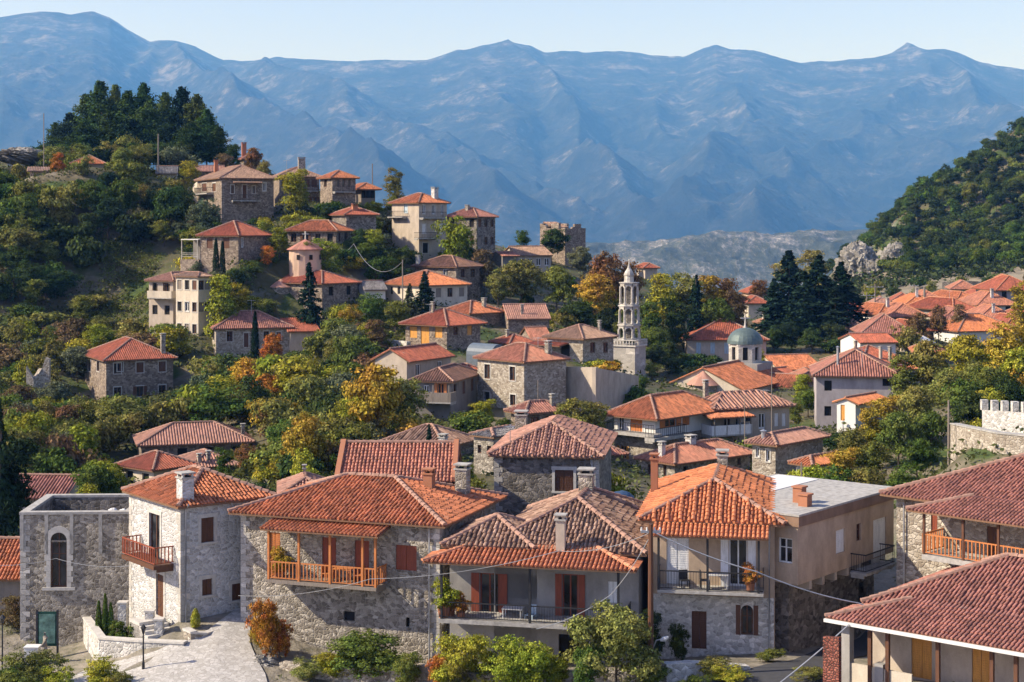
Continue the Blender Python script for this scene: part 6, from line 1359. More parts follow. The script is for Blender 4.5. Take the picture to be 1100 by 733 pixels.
# --- middle distance, placed one by one
for a in [('tree', 412, 390, 135, 88, 'gold'), ('tree', 432, 400, 138, 56, 'olive'), ('tree', 383, 410, 139, 40, 'yellowgreen'), ('tree', 293, 358, 199, 34, 'orange'), ('tree', 286, 402, 168, 48, 'orange'), ('tree', 323, 396, 172, 20, 'orange'), ('tree', 262, 415, 170, 28, 'orange'),
    ('cypress', 274, 336, 197, 11, 'cyp'), ('cypress', 232, 257, 223, 9, 'cyp'), ('cypress', 239, 260, 223, 8, 'cyp'), ('tree', 268, 304, 224, 30, 'green'), ('tree', 256, 312, 221, 30, 'mid'), ('tree', 290, 294, 228, 26, 'green'), ('fir', 332, 283, 217, 42, 'fir'), ('fir', 456, 292, 212, 36, 'fir'), ('fir', 440, 305, 210, 26, 'greygreen'),
    ('tree', 424, 171, 264, 26, 'olive'), ('tree', 315, 174, 250, 34, 'yellowgreen'), ('tree', 324, 190, 251, 24, 'yellowgreen'), ('tree', 222, 214, 243, 46, 'greygreen'), ('tree', 282, 232, 232, 30, 'yellowgreen'), ('tree', 300, 240, 230, 30, 'lime'), ('tree', 349, 250, 228, 36, 'lime'), ('tree', 334, 254, 227, 28, 'olive'), ('tree', 288, 262, 226, 18, 'orange'), ('tree', 388, 246, 236, 30, 'dark'), ('tree', 400, 244, 236, 26, 'lime'), ('tree', 377, 262, 232, 40, 'dark'), ('tree', 408, 268, 236, 44, 'dark'),
    ('tree', 492, 234, 246, 54, 'lime'), ('tree', 520, 262, 242, 36, 'brown'), ('tree', 560, 277, 236, 62, 'olive'), ('tree', 535, 290, 234, 40, 'olive'), ('tree', 598, 284, 234, 48, 'mid'), ('tree', 592, 245, 286, 44, 'dark'), ('tree', 562, 245, 286, 20, 'green'), ('tree', 627, 264, 272, 36, 'greygreen'), ('tree', 612, 296, 246, 40, 'green'),
    ('tree', 650, 271, 242, 58, 'rust'), ('tree', 676, 276, 244, 40, 'rust'), ('tree', 640, 290, 230, 46, 'gold'), ('tree', 712, 286, 236, 48, 'yellowgreen'), ('tree', 735, 284, 240, 50, 'olive'), ('tree', 762, 288, 244, 50, 'gold'), ('tree', 782, 294, 246, 40, 'rust'), ('tree', 792, 304, 240, 30, 'brown'), ('tree', 700, 318, 224, 34, 'green'), ('tree', 726, 312, 226, 36, 'dark'), ('fir', 748, 296, 232, 34, 'fir'), ('tree', 770, 318, 232, 48, 'green'), ('tree', 704, 350, 214, 36, 'mid'), ('tree', 718, 366, 210, 30, 'dark'), ('tree', 736, 376, 212, 26, 'dark'), ('tree', 622, 322, 222, 44, 'dark'), ('tree', 650, 330, 216, 34, 'deep'),
    ('fir', 847, 270, 262, 76, 'fir'), ('fir', 880, 275, 252, 72, 'fir'), ('fir', 904, 282, 256, 66, 'fir'), ('fir', 864, 292, 246, 64, 'fir'), ('fir', 897, 308, 244, 58, 'fir'), ('fir', 832, 300, 258, 50, 'fir'), ('tree', 875, 262, 420, 46, 'olive'), ('tree', 848, 270, 400, 40, 'olive'), ('tree', 814, 298, 300, 26, 'rust'), ('tree', 836, 320, 270, 30, 'brown'),
    ('tree', 862, 398, 178, 30, 'yellowgreen'), ('tree', 868, 418, 174, 34, 'green'), ('tree', 1000, 364, 165, 62, 'olive'), ('tree', 970, 374, 164, 44, 'mid'), ('tree', 1040, 358, 160, 70, 'yellowgreen'), ('tree', 1080, 340, 150, 60, 'gold'), ('tree', 1097, 290, 226, 34, 'gold'), ('tree', 1090, 372, 148, 60, 'yellowgreen'), ('tree', 1062, 392, 146, 60, 'mid'), ('tree', 1020, 396, 146, 60, 'olive'), ('tree', 985, 412, 136, 56, 'olive'), ('tree', 955, 416, 138, 46, 'gold'), ('tree', 936, 430, 130, 46, 'gold'), ('tree', 965, 440, 128, 56, 'mid'), ('tree', 1000, 440, 128, 52, 'green'), ('tree', 1040, 420, 132, 60, 'dark'), ('tree', 1085, 404, 136, 50, 'dark'), ('tree', 918, 456, 122, 42, 'olive'), ('tree', 905, 474, 118, 40, 'gold'), ('tree', 940, 474, 118, 44, 'mid'), ('tree', 985, 470, 120, 46, 'green'),
    ('bush', 870, 496, 112, 50, 'lime'), ('bush', 900, 500, 111, 50, 'green'), ('bush', 935, 502, 111, 46, 'olive'), ('bush', 850, 502, 113, 30, 'yellowgreen'), ('bush', 968, 500, 113, 40, 'green'),
    ('tree', 630, 418, 130, 56, 'olive'), ('tree', 608, 428, 132, 34, 'mid'), ('tree', 520, 424, 140, 28, 'lime'), ('tree', 512, 440, 136, 34, 'yellowgreen'), ('tree', 542, 452, 132, 30, 'green'), ('tree', 502, 500, 112, 26, 'green'), ('fir', 461, 456, 121, 20, 'fir'), ('tree', 400, 316, 206, 48, 'green'), ('tree', 378, 328, 204, 34, 'gold'), ('tree', 425, 322, 203, 34, 'mid'), ('tree', 345, 352, 196, 50, 'mid'), ('tree', 318, 378, 190, 40, 'green'), ('tree', 364, 372, 186, 40, 'olive'), ('tree', 390, 345, 197, 34, 'brown'),
    ('tree', 62, 154, 269, 26, 'orange'), ('bush', 90, 168, 262, 22, 'olive'), ('bush', 42, 172, 268, 26, 'brown'), ('bush', 20, 168, 272, 30, 'olive'), ('tree', 205, 170, 268, 26, 'yellowgreen'), ('tree', 240, 160, 286, 26, 'brown'), ('tree', 250, 150, 300, 22, 'dark'), ('tree', 270, 158, 298, 26, 'rust'), ('tree', 283, 172, 285, 24, 'olive'), ('tree', 176, 210, 262, 36, 'gold'), ('tree', 190, 196, 268, 24, 'brown'),
    ('tree', 290, 490, 128, 50, 'yellowgreen'), ('tree', 322, 455, 142, 50, 'green'), ('tree', 345, 470, 132, 46, 'lime'), ('tree', 368, 484, 126, 40, 'green'), ('tree', 262, 478, 138, 30, 'rust'), ('tree', 300, 440, 155, 44, 'brown'), ('tree', 350, 430, 156, 56, 'dark'), ('tree', 240, 476, 134, 24, 'green'), ('tree', 120, 500, 126, 40, 'lime'), ('tree', 92, 520, 118, 44, 'yellowgreen'), ('tree', 60, 528, 114, 40, 'green'),
    ('tree', 660, 398, 196, 20, 'yellowgreen'), ('bush', 652, 388, 186, 30, 'gold'), ('bush', 642, 386, 187, 28, 'yellowgreen'), ('tree', 262, 322, 220, 40, 'green'), ('tree', 285, 320, 219, 34, 'mid'), ('tree', 372, 330, 214, 40, 'dark'), ('tree', 408, 330, 210, 34, 'green'), ('tree', 815, 372, 214, 20, 'yellowgreen'), ('tree', 850, 346, 232, 34, 'deep'), ('tree', 872, 352, 230, 34, 'dark'), ('tree', 900, 348, 236, 30, 'deep'), ('tree', 832, 350, 232, 26, 'dark'), ('tree', 706, 370, 205, 28, 'deep'), ('tree', 722, 384, 204, 24, 'dark'), ('bush', 744, 392, 200, 24, 'deep'), ('tree', 700, 390, 192, 22, 'mid'), ('bush', 640, 430, 152, 30, 'green'), ('tree', 660, 420, 172, 26, 'dark'), ('tree', 690, 414, 178, 24, 'green'), ('tree', 855, 430, 168, 24, 'mid'), ('tree', 1060, 296, 330, 16, 'dark'), ('tree', 1000, 300, 335, 16, 'olive'), ('bush', 960, 306, 350, 20, 'dark'), ('bush', 1030, 297, 360, 22, 'olive'), ('bush', 990, 298, 372, 24, 'dark'), ('bush', 1075, 292, 365, 22, 'green'), ('bush', 940, 302, 372, 24, 'olive'), ('bush', 1050, 290, 374, 18, 'dark'), ('tree', 1008, 328, 232, 30, 'brown'), ('tree', 975, 350, 222, 40, 'olive'), ('tree', 990, 335, 228, 34, 'brown'), ('tree', 1030, 322, 240, 26, 'brown')]:
    plant(*a, hmin=2.0 if a[0] != 'bush' else 1.0)
plant('tree', 238, 285, 213.5, 46, 'lime', zbase=-17.5); plant('tree', 256, 292, 216, 38, 'yellowgreen', zbase=-17.5)
for x, y, Y, w_ in [(60, 132, 338, 34), (75, 122, 332, 40), (92, 102, 334, 46), (108, 88, 330, 48), (124, 92, 342, 40), (138, 98, 328, 44), (154, 90, 336, 44), (160, 108, 322, 46), (178, 100, 332, 46), (196, 94, 330, 50), (212, 102, 326, 46), (222, 118, 318, 42), (186, 120, 316, 46), (118, 120, 318, 44), (90, 130, 316, 40), (143, 128, 312, 44), (234, 136, 312, 34), (205, 132, 310, 44)]:
    plant('pine', x, y, Y, w_ * 1.0, trng.choice(['pine', 'pine', 'fir', 'pine2']), hmin=8)
# leafless tree by the pines
for (x, y, Y, s_) in ((145, 163, 292, 1),):
    root = empty('bare_tree', (*P(x, y, Y)[:2], 0), 0); root.location.z = gz(root.location.x, root.location.y); hb = P(x, y, Y).z - root.location.z
    mb = trunk_mesh('t', 5, .6, .03, 6, True); o = mb.build('trunk', BARKG, root); o.scale = (hb * .9, hb * .9, hb); tag(root, 'leafless pale grey tree in front of the pine grove', 'tree')
# --- scattered shrubs, kept clear of the houses
HB = [(min(b_ for b_ in (h.boxpx[0], h.boxpx[2])) - 3, h.boxpx[1] - 12, max(h.boxpx[0], h.boxpx[2]) + 3, h.boxpx[1] + (h.boxpx[3] - h.boxpx[1]) * .75, h.Y) for h in HOUSES]
HB += [(655, 290, 700, 410, 208), (712, 392, 842, 432, 205), (574, 240, 629, 272, 292), (224, 340, 338, 380, 216), (781, 350, 822, 400, 220)]
FP = [(h.glob((h.W / 2, h.D / 2, 0)), math.hypot(h.W, h.D) / 2) for h in HOUSES]
def free(x, ytop, Y, wpx, p):
    if 95 < x < 200 and 222 < Y < 246: return False
    for (c_, r_) in FP:
        if math.hypot(p.x - c_.x, p.y - c_.y) < r_ * .85 + 1.0: return False
    for (x0, y0, x1, y1, hy) in HB:
        if Y < hy + 6 and x + wpx * .45 > x0 and x - wpx * .45 < x1 and ytop < y1 and ytop > y0 - 60: return False
    return True
placed = []
def scatter(n, region, cols, hr, wr, kinds, seed, tries=60, sep=.55):
    rg = random.Random(seed); cnt = 0
    for _ in range(n * tries):
        if cnt >= n: break
        x, Y = rg.uniform(region[0], region[1]), rg.uniform(region[2], region[3]); X = (x - CX) / F * Y; z = gz(X, Y); yb = HY - z * F / Y
        if not (region[4] < yb < region[5]): continue
        hh, ww = rg.uniform(*hr), rg.uniform(*wr); yt = yb - hh * F / Y; wpx = ww * F / Y
        p = Vector((X, Y, z))
        if any(math.hypot(X - a, Y - b_) < (ww + c_) * sep * .5 for a, b_, c_ in placed): continue
        if not free(x, yt, Y, wpx, p): continue
        col = rg.choice(cols(x, yt) if callable(cols) else cols); plant(rg.choice(kinds), x, yt, Y, wpx, col, hmin=.8); placed.append((X, Y, ww)); cnt += 1
    print('scatter', cnt, 'of', n)
def lcols(x, y):
    if x < 190 and y < 300 and y < 330 - x * .2: return ['dark', 'dark', 'deep', 'green', 'green', 'mid', 'mid', 'dark', 'olive']
    if y < 300: return ['dark', 'green', 'mid', 'yellowgreen', 'greygreen']
    if x > 220: return ['mid', 'green', 'dark', 'mid', 'olive', 'yellowgreen', 'olive', 'greygreen', 'olive', 'green', 'lime', 'gold', 'brown']
    return ['mid', 'green', 'green', 'olive', 'yellowgreen', 'greygreen', 'olive', 'mid', 'lime', 'olive', 'greygreen', 'brown', 'olive']
scatter(105, (-30, 200, 225, 300, 185, 330), lcols, (3.5, 7.5), (4.5, 8), ['tree', 'bush', 'bush'], 1)
scatter(175, (-30, 410, 122, 235, 285, 560), lcols, (2.2, 5.5), (3.5, 6.8), ['bush', 'bush', 'tree'], 2)
scatter(60, (180, 440, 215, 262, 190, 340), lcols, (2.0, 5.0), (3, 6), ['bush', 'tree'], 3)
scatter(44, (440, 830, 120, 262, 290, 520), ['mid', 'green', 'dark', 'yellowgreen', 'olive'], (2, 4.0), (2.5, 5), ['bush', 'tree'], 4)
scatter(34, (830, 1110, 120, 345, 305, 500), ['mid', 'green', 'dark', 'yellowgreen', 'olive', 'gold', 'brown'], (2, 4.5), (3, 5.5), ['bush', 'tree'], 5)
scatter(18, (-10, 700, 95, 128, 500, 620), ['mid', 'green', 'dark', 'yellowgreen'], (1.5, 3.5), (2.5, 4.5), ['bush'], 6)
nb0 = len(PLANTS)
def hcols(x, y): return ['dark', 'dark', 'deep', 'dark', 'green', 'dark', 'green', 'mid', 'deep']
scatter(430, (862, 1150, 395, 612, 80, 296), hcols, (3.2, 6.0), (4.2, 7.6), ['bush', 'tree'], 7, 80, .62)

# --- ground cover nobody could count
def cover(name, n, reg, leaf, colr, seed, hgt=.8, tuft=10):
    rng = np.random.default_rng(seed); x = rng.uniform(reg[0], reg[1], n); Y = rng.uniform(reg[2], reg[3], n); X = (x - CX) / F * Y; z = zgrid(X, Y)
    keepm = np.ones(n, bool)
    for (c_, r_) in FP: keepm &= np.hypot(X - c_.x, Y - c_.y) > r_ * .8
    pxx = CX + F * X / Y; keepm &= ~((Y < 100) & (((pxx > 55) & (pxx < 285)) | ((pxx > 715) & (pxx < 960))))
    dens = fbm(X / 9, Y / 9, 3); keepm &= dens > -.12
    X, Y, z = X[keepm], Y[keepm], z[keepm]; k = len(X); cen = np.repeat(np.stack([X, Y, z + hgt * .25], 1), tuft, 0) + rng.normal(0, 1, (k * tuft, 3)) * np.array([leaf * 2.0, leaf * 2.0, hgt * .3])
    me = leaves_mesh(name, cen, rng.normal(size=(len(cen), 3)) * .6 + np.array([0, 0, .8]), leaf, rng, LEAF, 1.6); o = bpy.data.objects.new(name, me); C.objects.link(o); o.color = (*colr, 1); o['kind'] = 'stuff'; return o
cover('hillside_undergrowth', 13000, (-60, 470, 120, 330), .32, (.10, .11, .035), 21)
cover('terrace_grass', 2600, (90, 205, 222, 247), .16, (.17, .20, .05), 26, .4, 12)
cover('village_undergrowth', 5000, (430, 1150, 100, 340), .28, (.10, .115, .04), 22)
cover('wooded_hill_undergrowth', 6000, (850, 1180, 380, 640), .8, (.055, .075, .03), 23, 2.2)
cover('roadside_weeds', 1500, (-20, 1100, 66, 100), .09, (.12, .13, .045), 24, .35, 16)

# --- rocks
def rock(x, y, Y, w_, h_, label, seed):
    rng = np.random.default_rng(seed); p = P(x, y, Y); nlat, nlon = 60, 90; th_, ph = np.meshgrid(np.linspace(.05, math.pi - .05, nlat), np.linspace(0, 2 * math.pi, nlon + 1))
    X, Y_, Z_ = np.sin(th_) * np.cos(ph), np.sin(th_) * np.sin(ph), np.cos(th_)
    k = .80 + .75 * fbm(X * 1.9 + seed + Z_ * 1.7, Y_ * 1.9 + Z_ * 2.3, 6, True); ww, hh = w_ / F * Y / 2, h_ / F * Y / 2
    me_o = grid_obj('rock', X * k * ww, Y_ * k * ww, Z_ * k * hh, ROCK, None, False); me_o.location = p; tag(me_o, label, 'rock')
rock(940, 296, 425, 22, 26, 'low jagged rock between the two limestone cliffs beside the firs', 21); rock(921, 292, 430, 36, 46, 'large pale limestone cliff at the foot of the wooded hill beside the firs', 3); rock(962, 284, 450, 24, 34, 'smaller pale rock outcrop right of the large limestone cliff', 5)
rock(270, 722, 82.5, 26, 30, 'grey boulder under the orange vine at the street edge', 9); rock(286, 716, 81.5, 30, 20, 'wide low boulder at the foot of the timber balcony house', 12)
rock(22, 168, 292, 40, 14, 'bare grey rock outcrop on the far left hilltop', 14)

# ================================================================ poles, lamps, cables, small things
def pole(x, yt, Y, label, r=.12, arms=(), mat=None, h=None, zb=None):
    p = P(x, yt, Y); zg = gz(p.x, p.y) - .3; root = empty('utility_pole', (p.x, p.y, zg)); tag(root, label, 'utility pole'); H_ = p.z - zg
    mb = MB(); mb.tube([(0, 0, 0), (0, 0, H_)], [r, r * .75], 8); mb.build('pole', mat or WD['brown'], root)
    for (dz, ln) in arms:
        mb = MB(); mb.box((-ln / 2, -.06, H_ - dz - .05), (ln / 2, .06, H_ - dz + .05)); cr = mb.build('crossarm', STEEL, root)
        for k in (-1, -.4, .4, 1):
            mb = MB(); mb.tube([(k * ln / 2 * .92, 0, H_ - dz + .05), (k * ln / 2 * .92, 0, H_ - dz + .2)], [.05, .03], 6); mb.build('insulator', PL['white'], cr)
    return root, H_
npole, hp = pole(699, 563, 73, 'tall brown utility pole with a street lamp in front of the long porch house', .14, arms=((.35, .9),))
mb = MB(); zl = hp - (688 - 563) / F * 73; mb.tube([(0, 0, zl - .6), (.25, 0, zl), (.5, 0, zl + .05)], .03, 6); lm = mb.build('lamp_arm', STEEL, npole)
mb = MB(); mb.tube([(.42, 0, zl + .0), (.6, 0, zl + .05), (.8, 0, zl + .16)], [.05, .12, .05], 8); mb.build('lamp_head', PL['white'], lm)
for a in [(47, 122, 275, 'thin pole on the hilltop left of the pine grove'), (170, 144, 285, 'pale pole standing in front of the pine grove', .14), (400, 176, 268, 'pole at the right end of the ridge row of houses'), (432.5, 279, 214, 'pole beside the low cream house with the bright orange roof'),
          (940, 305, 300, 'grey pole with two crossarms, right one of the pair behind the firs', .13, ((.6, 3.2), (2.6, 3.2))), (931, 314, 296, 'grey pole with crossarm, left one of the pair behind the firs', .13, ((.6, 3.),)), (993, 308, 300, 'dark thick pole above the bright orange far roof', .25),
          (982, 305, 302, 'thin pole with short crossarm left of the dark thick pole', .12, ((.4, 1.6),)), (1019, 430, 116, 'pole beside the curved retaining wall among the golden trees', .09), (578, 408, 148, 'thin metal pole in front of the pale rubble house', .05),
          (829, 393, 150, 'slim aerial pole on the terrace of the round window house', .05), (800, 425, 152, 'slim pole in front of the round window house', .05), (570, 452, 138, 'small pole by the little maroon roof', .05), (861, 497, 111, 'short pole in the hedge by the honey stone house', .07)]:
    k = list(a); pole(k[0], k[1], k[2], k[3], k[4] if len(k) > 4 else .1, k[5] if len(k) > 5 else (), WD['grey'])
def cable(pts, label, r=.012, sag=.6, mat=None):
    o0 = P(*pts[0]); mb = MB(); V_ = [P(*p) - o0 for p in pts]; out = []
    for p, q in zip(V_, V_[1:]):
        for k in range(13): f = k / 12; out.append(p + (q - p) * f - Vector((0, 0, sag * 4 * f * (1 - f))))
    mb.tube(out, r, 5); c_ = mb.build('overhead_cable', mat or STEEL); c_.location = o0; tag(c_, label, 'cable')
cable([(699, 570, 73), (812, 614, 72), (922, 648, 72), (1110, 702, 71)], 'long pale cable running right from the tall brown pole across the arched window house', .03, .15)
cable([(699, 572, 73), (600, 592, 77), (398, 622, 80), (256, 640, 84)], 'cable running left from the tall brown pole to the timber balcony house', .014, .3)
cable([(699, 575, 73), (655, 640, 74), (576, 676, 74.5)], 'drooping cable from the tall brown pole down to the long porch', .02, .2)
cable([(836, 735, 70), (912, 671, 70.5)], 'pale stay cable at the bottom right beside the brick lattice', .03, .05)
cable([(838, 557, 80), (890, 545, 84), (942, 521, 88)], 'dark cable drooping across the flat concrete roof', .03, .3, IRON)
cable([(139, 608, 86), (60, 600, 88), (-20, 606, 88)], 'thin cable crossing the roofless stone building', .012, .2)
cable([(432.5, 281, 214), (380, 262, 230), (330, 255, 240)], 'cable sagging across the dark slope beside the round chapel', .03, 2.5)
def lamp(x, yt, Y, label):
    p = P(x, yt, Y); zg = gz(p.x, p.y) - .1; root = empty('street_lamp', (p.x, p.y, zg)); tag(root, label, 'street lamp', 'black lantern street lamps'); H_ = max(2.4, p.z - zg)
    mb = MB(); mb.tube([(0, 0, 0), (0, 0, .5), (0, 0, .55), (0, 0, H_ - .5)], [.08, .07, .045, .035], 8); mb.build('post', IRON, root)
    mb = MB(); mb.lathe((0, 0, 0), [(.05, H_ - .5), (.13, H_ - .2)], 6); ln = mb.build('lantern', GLASS, root); mb = MB(); mb.lathe((0, 0, 0), [(.17, H_ - .2), (.05, H_ - .05), (0, H_)], 6); mb.build('lantern_cap', IRON, ln)
lamp(154, 679, 80.5, 'black lantern street lamp in front of the garden wall'); lamp(2.5, 660, 82, 'black lantern street lamp at the far left edge')
# notice board, cabinet and weathered trunk beside the roofless building
p = P(51, 688, 87.5); p.z = gz(p.x, p.y); nbd = empty('notice_board', p); tag(nbd, 'green framed notice board in front of the roofless stone building', 'notice board')
GR = plain_mat('board_green', (.012, .06, .045), .45); w2 = 11 / F * 87.5; zt2 = P(51, 657, 87.5).z - p.z
mb = MB(); mb.box((-w2, -.05, .75), (w2, .0, zt2)); mb.build('panel', GR, nbd)
for s_ in (-1, 1):
    mb = MB(); mb.box((s_ * w2 - .05, -.08, -.2), (s_ * w2 + .05, .03, zt2 + .08)); mb.build('post', IRON, nbd)
mb = MB(); mb.box((-w2 + .12, -.075, .9), (w2 - .12, -.053, zt2 - .13)); mb.build('faded_map', plain_mat('map_paper', (.12, .22, .18), .6, 0, .7), nbd)
p = P(35, 697, 86.3); p.z = gz(p.x, p.y); mb = MB(); mb.box((-.36, -.3, -.2), (.36, .3, .95)); mb.box((-.4, -.34, .95), (.4, .34, 1.0)); c_ = mb.build('electrical_cabinet', PL['white']); c_.location = p; tag(c_, 'white electrical cabinet beside the green notice board', 'cabinet')
mb = MB(); mb.box((-.30, -.312, .05), (.30, -.302, .88)); mb.build('door', PL['white'], c_)
p = P(48, 700, 86); p.z = gz(p.x, p.y); mb = MB(); mb.tube([(0, 0, -.2), (.05, 0, .5), (-.05, .05, 1.0), (.04, 0, 1.5), (.0, 0, 1.75)], [.26, .2, .17, .14, .06], 9); c_ = mb.build('tree_stump', BARKG, None, True); c_.location = p; tag(c_, 'weathered grey tree stump standing before the green notice board', 'stump')
# white tarpaulin bags on the roofless building, blue tarpaulin, parasol, plastic vault
def lump(name, x, y, Y, w_, h_, d_, mat, label, cat, seed, group=None):
    th_, ph = np.meshgrid(np.linspace(.02, math.pi / 2 + .1, 12), np.linspace(0, 2 * math.pi, 25)); X, Y_, Z_ = np.sin(th_) * np.cos(ph), np.sin(th_) * np.sin(ph), np.cos(th_)
    k = 1 + .25 * fbm(X * 2 + seed, Y_ * 2 + Z_, 4); o = grid_obj(name, X * k * w_ / F * Y / 2, Y_ * k * d_, Z_ * k * h_ / F * Y, mat, None); o.location = P(x, y, Y); tag(o, label, cat, group)
lump('tarpaulin_bundle', 121, 553, 92.5, 13, 7, .4, PL['white'], 'white tarpaulin bundle on the roofless building, left one', 'bundle', 2); lump('tarpaulin_bundle', 132, 553, 92, 12, 6, .4, PL['white'], 'white tarpaulin bundle on the roofless building, right one beside the house', 'bundle', 6)
lump('tarpaulin', 668, 536, 93, 28, 8, 1.0, plain_mat('blue_plastic', (.03, .06, .12), .5), 'crumpled dark blue tarpaulin behind the weathered brown roof', 'tarpaulin', 9)
p = P(992, 371, 222); o = empty('garden_parasol', p); tag(o, 'large white garden parasol among the roofs of the right village', 'parasol')
mb = MB(); mb.lathe((0, 0, 0), [(1.7, .35), (.05, 1.3)], 8); mb.build('canopy', PL['white'], o); mb = MB(); mb.tube([(0, 0, -2), (0, 0, 1.2)], .04, 6); mb.build('pole', STEEL, o)
p = P(522, 381, 176); mb = MB(); w_, l_ = 1.2, 1.8
for k in range(10):
    a, b_ = math.pi * k / 10, math.pi * (k + 1) / 10; mb.poly([(-math.cos(a) * w_, -l_, math.sin(a) * w_), (-math.cos(b_) * w_, -l_, math.sin(b_) * w_), (-math.cos(b_) * w_, l_, math.sin(b_) * w_), (-math.cos(a) * w_, l_, math.sin(a) * w_)])
    mb.poly([(0, -l_, 0), (-math.cos(a) * w_, -l_, math.sin(a) * w_), (-math.cos(b_) * w_, -l_, math.sin(b_) * w_)]); mb.poly([(0, l_, 0), (-math.cos(a) * w_, l_, math.sin(a) * w_), (-math.cos(b_) * w_, l_, math.sin(b_) * w_)])
mb.box((-w_, -l_, -2.5), (w_, l_, -.01)); o = mb.build('vaulted_shed', plain_mat('blue_grey_sheet', (.12, .15, .18), .5)); o.location = p; o.rotation_euler = (0, 0, R(50)); tag(o, 'blue-grey vaulted plastic shed beside the honey shuttered house', 'shed')
# furniture and pots on the porches
def pot(pt3, s_, col, label):
    root = empty('potted_plant', pt3); tag(root, label, 'potted plant', 'potted plants on the porches'); mb = MB(); mb.lathe((0, 0, 0), [(.0001, 0), (.13 * s_, 0), (.18 * s_, .3 * s_), (.0001, .28 * s_)], 10); mb.build('pot', PL['rust'], root)
    c_ = bpy.data.objects.new('foliage', BUSH[1]); C.objects.link(c_); c_.parent = root; c_.location = (0, 0, .2 * s_); c_.scale = (.8 * s_, .8 * s_, .8 * s_); c_.color = (*COL[col], 1)
def on(h, wl, x, y, d): u, z = h.px(wl, x, y, d); return h.glob(h.pt(wl, u, d, z))
pot(on(hC, 'l', 483, 665, 1.2), 1.5, 'gold', 'golden leaved potted plant at the left end of the long porch'); pot(on(hC, 'l', 495, 666, 1.4), 1.3, 'orange', 'orange flowering potted plant, second along the long porch'); pot(on(hC, 'l', 477, 664, 1.5), 1.9, 'lime', 'tall green potted plant against the left post of the long porch')
pot(on(hD, 'f', 806, 635, 1.1), 1.3, 'orange', 'potted plant in orange bloom on the white shuttered upstairs balcony')
pot(on(hB, 'l', 300, 624, .5), 1.7, 'gold', 'yellow potted plant by the orange shutter on the timber balcony')
def chair(pt3, rz, label, m_):
    root = empty('balcony_chair', pt3, rz); tag(root, label, 'chair', 'chairs on the balconies'); mb = MB(); mb.box((-.22, -.22, .42), (.22, .22, .46)); mb.build('seat', m_, root); mb = MB(); mb.box((-.22, .19, .46), (.22, .23, .9)); mb.build('backrest', m_, root)
    for a in (-1, 1):
        for b_ in (-1, 1): mb = MB(); mb.box((a * .2 - .02, b_ * .2 - .02, 0), (a * .2 + .02, b_ * .2 + .02, .42)); mb.build('leg', m_, root)
def table(pt3, rz, label, m_):
    root = empty('balcony_table', pt3, rz); tag(root, label, 'table', 'tables on the balconies'); mb = MB(); mb.box((-.5, -.35, .70), (.5, .35, .74)); mb.build('tabletop', m_, root)
    for a in (-1, 1):
        for b_ in (-1, 1): mb = MB(); mb.box((a * .44 - .025, b_ * .3 - .025, 0), (a * .44 + .025, b_ * .3 + .025, .70)); mb.build('leg', m_, root)
table(on(hD, 'f', 770, 633, .75), 0, 'small white table on the white shuttered upstairs balcony', PL['white']); chair(on(hD, 'f', 757, 633, .8), R(90), 'dark chair left of the small white balcony table', IRON); chair(on(hD, 'f', 735, 633, .7), R(10), 'dark chair at the left end of the white shuttered balcony', IRON)
table(on(hB, 'l', 369, 626, .7), R(-19), 'wooden table on the timber balcony', WD['orange']); chair(on(hB, 'l', 352, 625, .7), R(60), 'wooden chair left of the table on the timber balcony', WD['orange']); chair(on(hB, 'l', 386, 627, .7), R(-100), 'wooden chair right of the table on the timber balcony', WD['orange'])
chair(on(hC, 'l', 570, 670, .9), R(-30), 'blue chair on the long porch between the red shutters', WD['blue']); table(on(hC, 'l', 551, 669, .9), R(-12), 'pale table on the long porch between the red shutters', PL['white'])
# antennas on roofs
def antenna(h, x, yb, yt, rz=0):
    q = roof_hit(h, x, yb)
    if q is None: return
    hh = (yb - yt) / F * h.glob(q).y; mb = MB(); mb.tube([q - Vector((0, 0, .2)), q + Vector((0, 0, hh))], .025, 5)
    for k in range(5): z = q.z + hh - .1 - k * .02; xx = q.x - .5 + k * .25; mb.box((xx - .01, q.y - .3, z), (xx + .01, q.y + .3, z + .02))
    mb.box((q.x - .55, q.y - .015, q.z + hh - .12), (q.x + .55, q.y + .015, q.z + hh - .09)); mb.build('antenna', STEEL, h.roof)
byk = {h.key: h for h in HOUSES}
for k, x, yb, yt in (('m37', 737, 362, 342), ('m11', 270, 338, 322), ('m2', 308, 186, 172), ('m3', 366, 182, 172), ('m44', 926, 396, 374), ('m26', 462, 338, 326), ('G', 548, 478, 456), ('m39', 820, 436, 418), ('m23', 578, 374, 362), ('rb', 950, 326, 316), ('re', 1020, 322, 312)): antenna(byk[k], x, yb, yt)

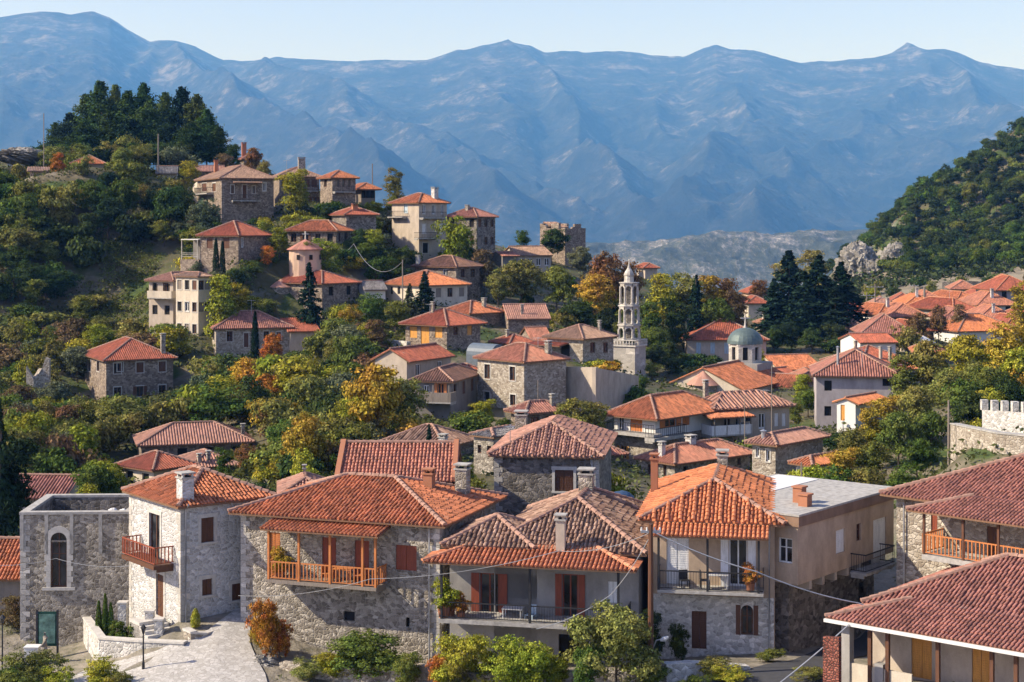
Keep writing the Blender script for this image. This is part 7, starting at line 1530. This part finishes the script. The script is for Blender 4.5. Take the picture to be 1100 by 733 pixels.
# ================================================================ labels of the plants: look, neighbour, then order
def short_of(x, y, used=None):
    best = None
    for h in HOUSES:
        x0, y0, x1, y1 = min(h.boxpx[0], h.boxpx[2]), h.boxpx[1], max(h.boxpx[0], h.boxpx[2]), h.boxpx[3]; cx, cyy = (x0 + x1) / 2, (y0 + y1) / 2
        dx = max(x0 - x, 0, x - x1); dy = max(y0 - y, 0, y - y1); d = math.hypot(dx, dy)
        if best is None or d < best[0]: best = (d, h, x - cx, y - cyy, (x1 - x0) / 2 + 4, (y1 - y0) / 2 + 4)
    d, h, dx, dy, wx_, wy_ = best
    if abs(dx) / wx_ > abs(dy) / wy_: rel = 'left of' if dx < 0 else 'right of'
    else: rel = 'above' if dy < 0 else 'below'
    return rel, h.short
buckets = {}
for i, (o, x, yt, Y, wpx, asp, col, nm, kind, lab) in enumerate(PLANTS):
    yc = yt + wpx * .5 * min(asp, 1.6)
    on_hill = Y > 380
    sz_ = ('tall' if asp > 1.5 else 'wide' if asp < .62 else 'large' if wpx > 48 else 'small' if wpx < 24 else 'rounded') if not on_hill else ('wide' if asp < .65 else 'tall' if asp > 1.05 else 'rounded')
    if on_hill:
        band = 'crest' if yc < 150 + (1100 - x) * .55 else 'upper slope' if yc < 200 + (1100 - x) * .35 else 'lower slope' if yc > 255 else 'middle slope'
        part = 'left end' if x < 930 else 'left part' if x < 980 else 'middle' if x < 1040 else 'right part'
        base = f'{sz_} {CNAME[col]} {nm} on {band} of wooded hill, {part}'
    elif kind == 'pine': base = 'dark pine of the hilltop grove'
    else:
        rel, sh_ = short_of(x, yc); base = f'{sz_} {CNAME[col]} {nm} {rel} {sh_}'
    buckets.setdefault(base, []).append((x, i))
ORD = ['leftmost', 'second', 'third', 'fourth', 'fifth', 'sixth', 'seventh', 'eighth', 'ninth', 'tenth', 'eleventh', 'twelfth', 'thirteenth', 'fourteenth', 'fifteenth', 'sixteenth', 'seventeenth', 'eighteenth', 'nineteenth', 'twentieth']
for base, lst in buckets.items():
    lst.sort()
    for k, (x, i) in enumerate(lst):
        o, kind, Y = PLANTS[i][0], PLANTS[i][8], PLANTS[i][3]; lab = base
        if len(lst) > 1:
            if k == len(lst) - 1: e = 'rightmost'
            elif k == 0: e = 'leftmost'
            else: e = ORD[min(k, 19)] + ' from left'
            lab = base + ', ' + e
        grp = 'trees and bushes on the wooded hill' if Y > 380 else 'pines of the hilltop grove' if kind == 'pine' else 'trees and bushes of the village' if PLANTS[i][1] > 430 else 'trees and bushes of the left hillside'
        if Y < 95: grp = 'shrubs near the street'
        if len(lab.split()) > 16: lab = ' '.join(lab.split()[1:])
        if len(lab.split()) > 16: lab = lab.replace(' the ', ' ')
        if len(lab.split()) > 16: print('LONG', lab)
        tag(o, lab, 'bush' if kind == 'bush' or 'shrub' in PLANTS[i][7] or PLANTS[i][7] == 'vine' else 'tree', grp)
print('plants', len(PLANTS), 'houses', len(HOUSES))
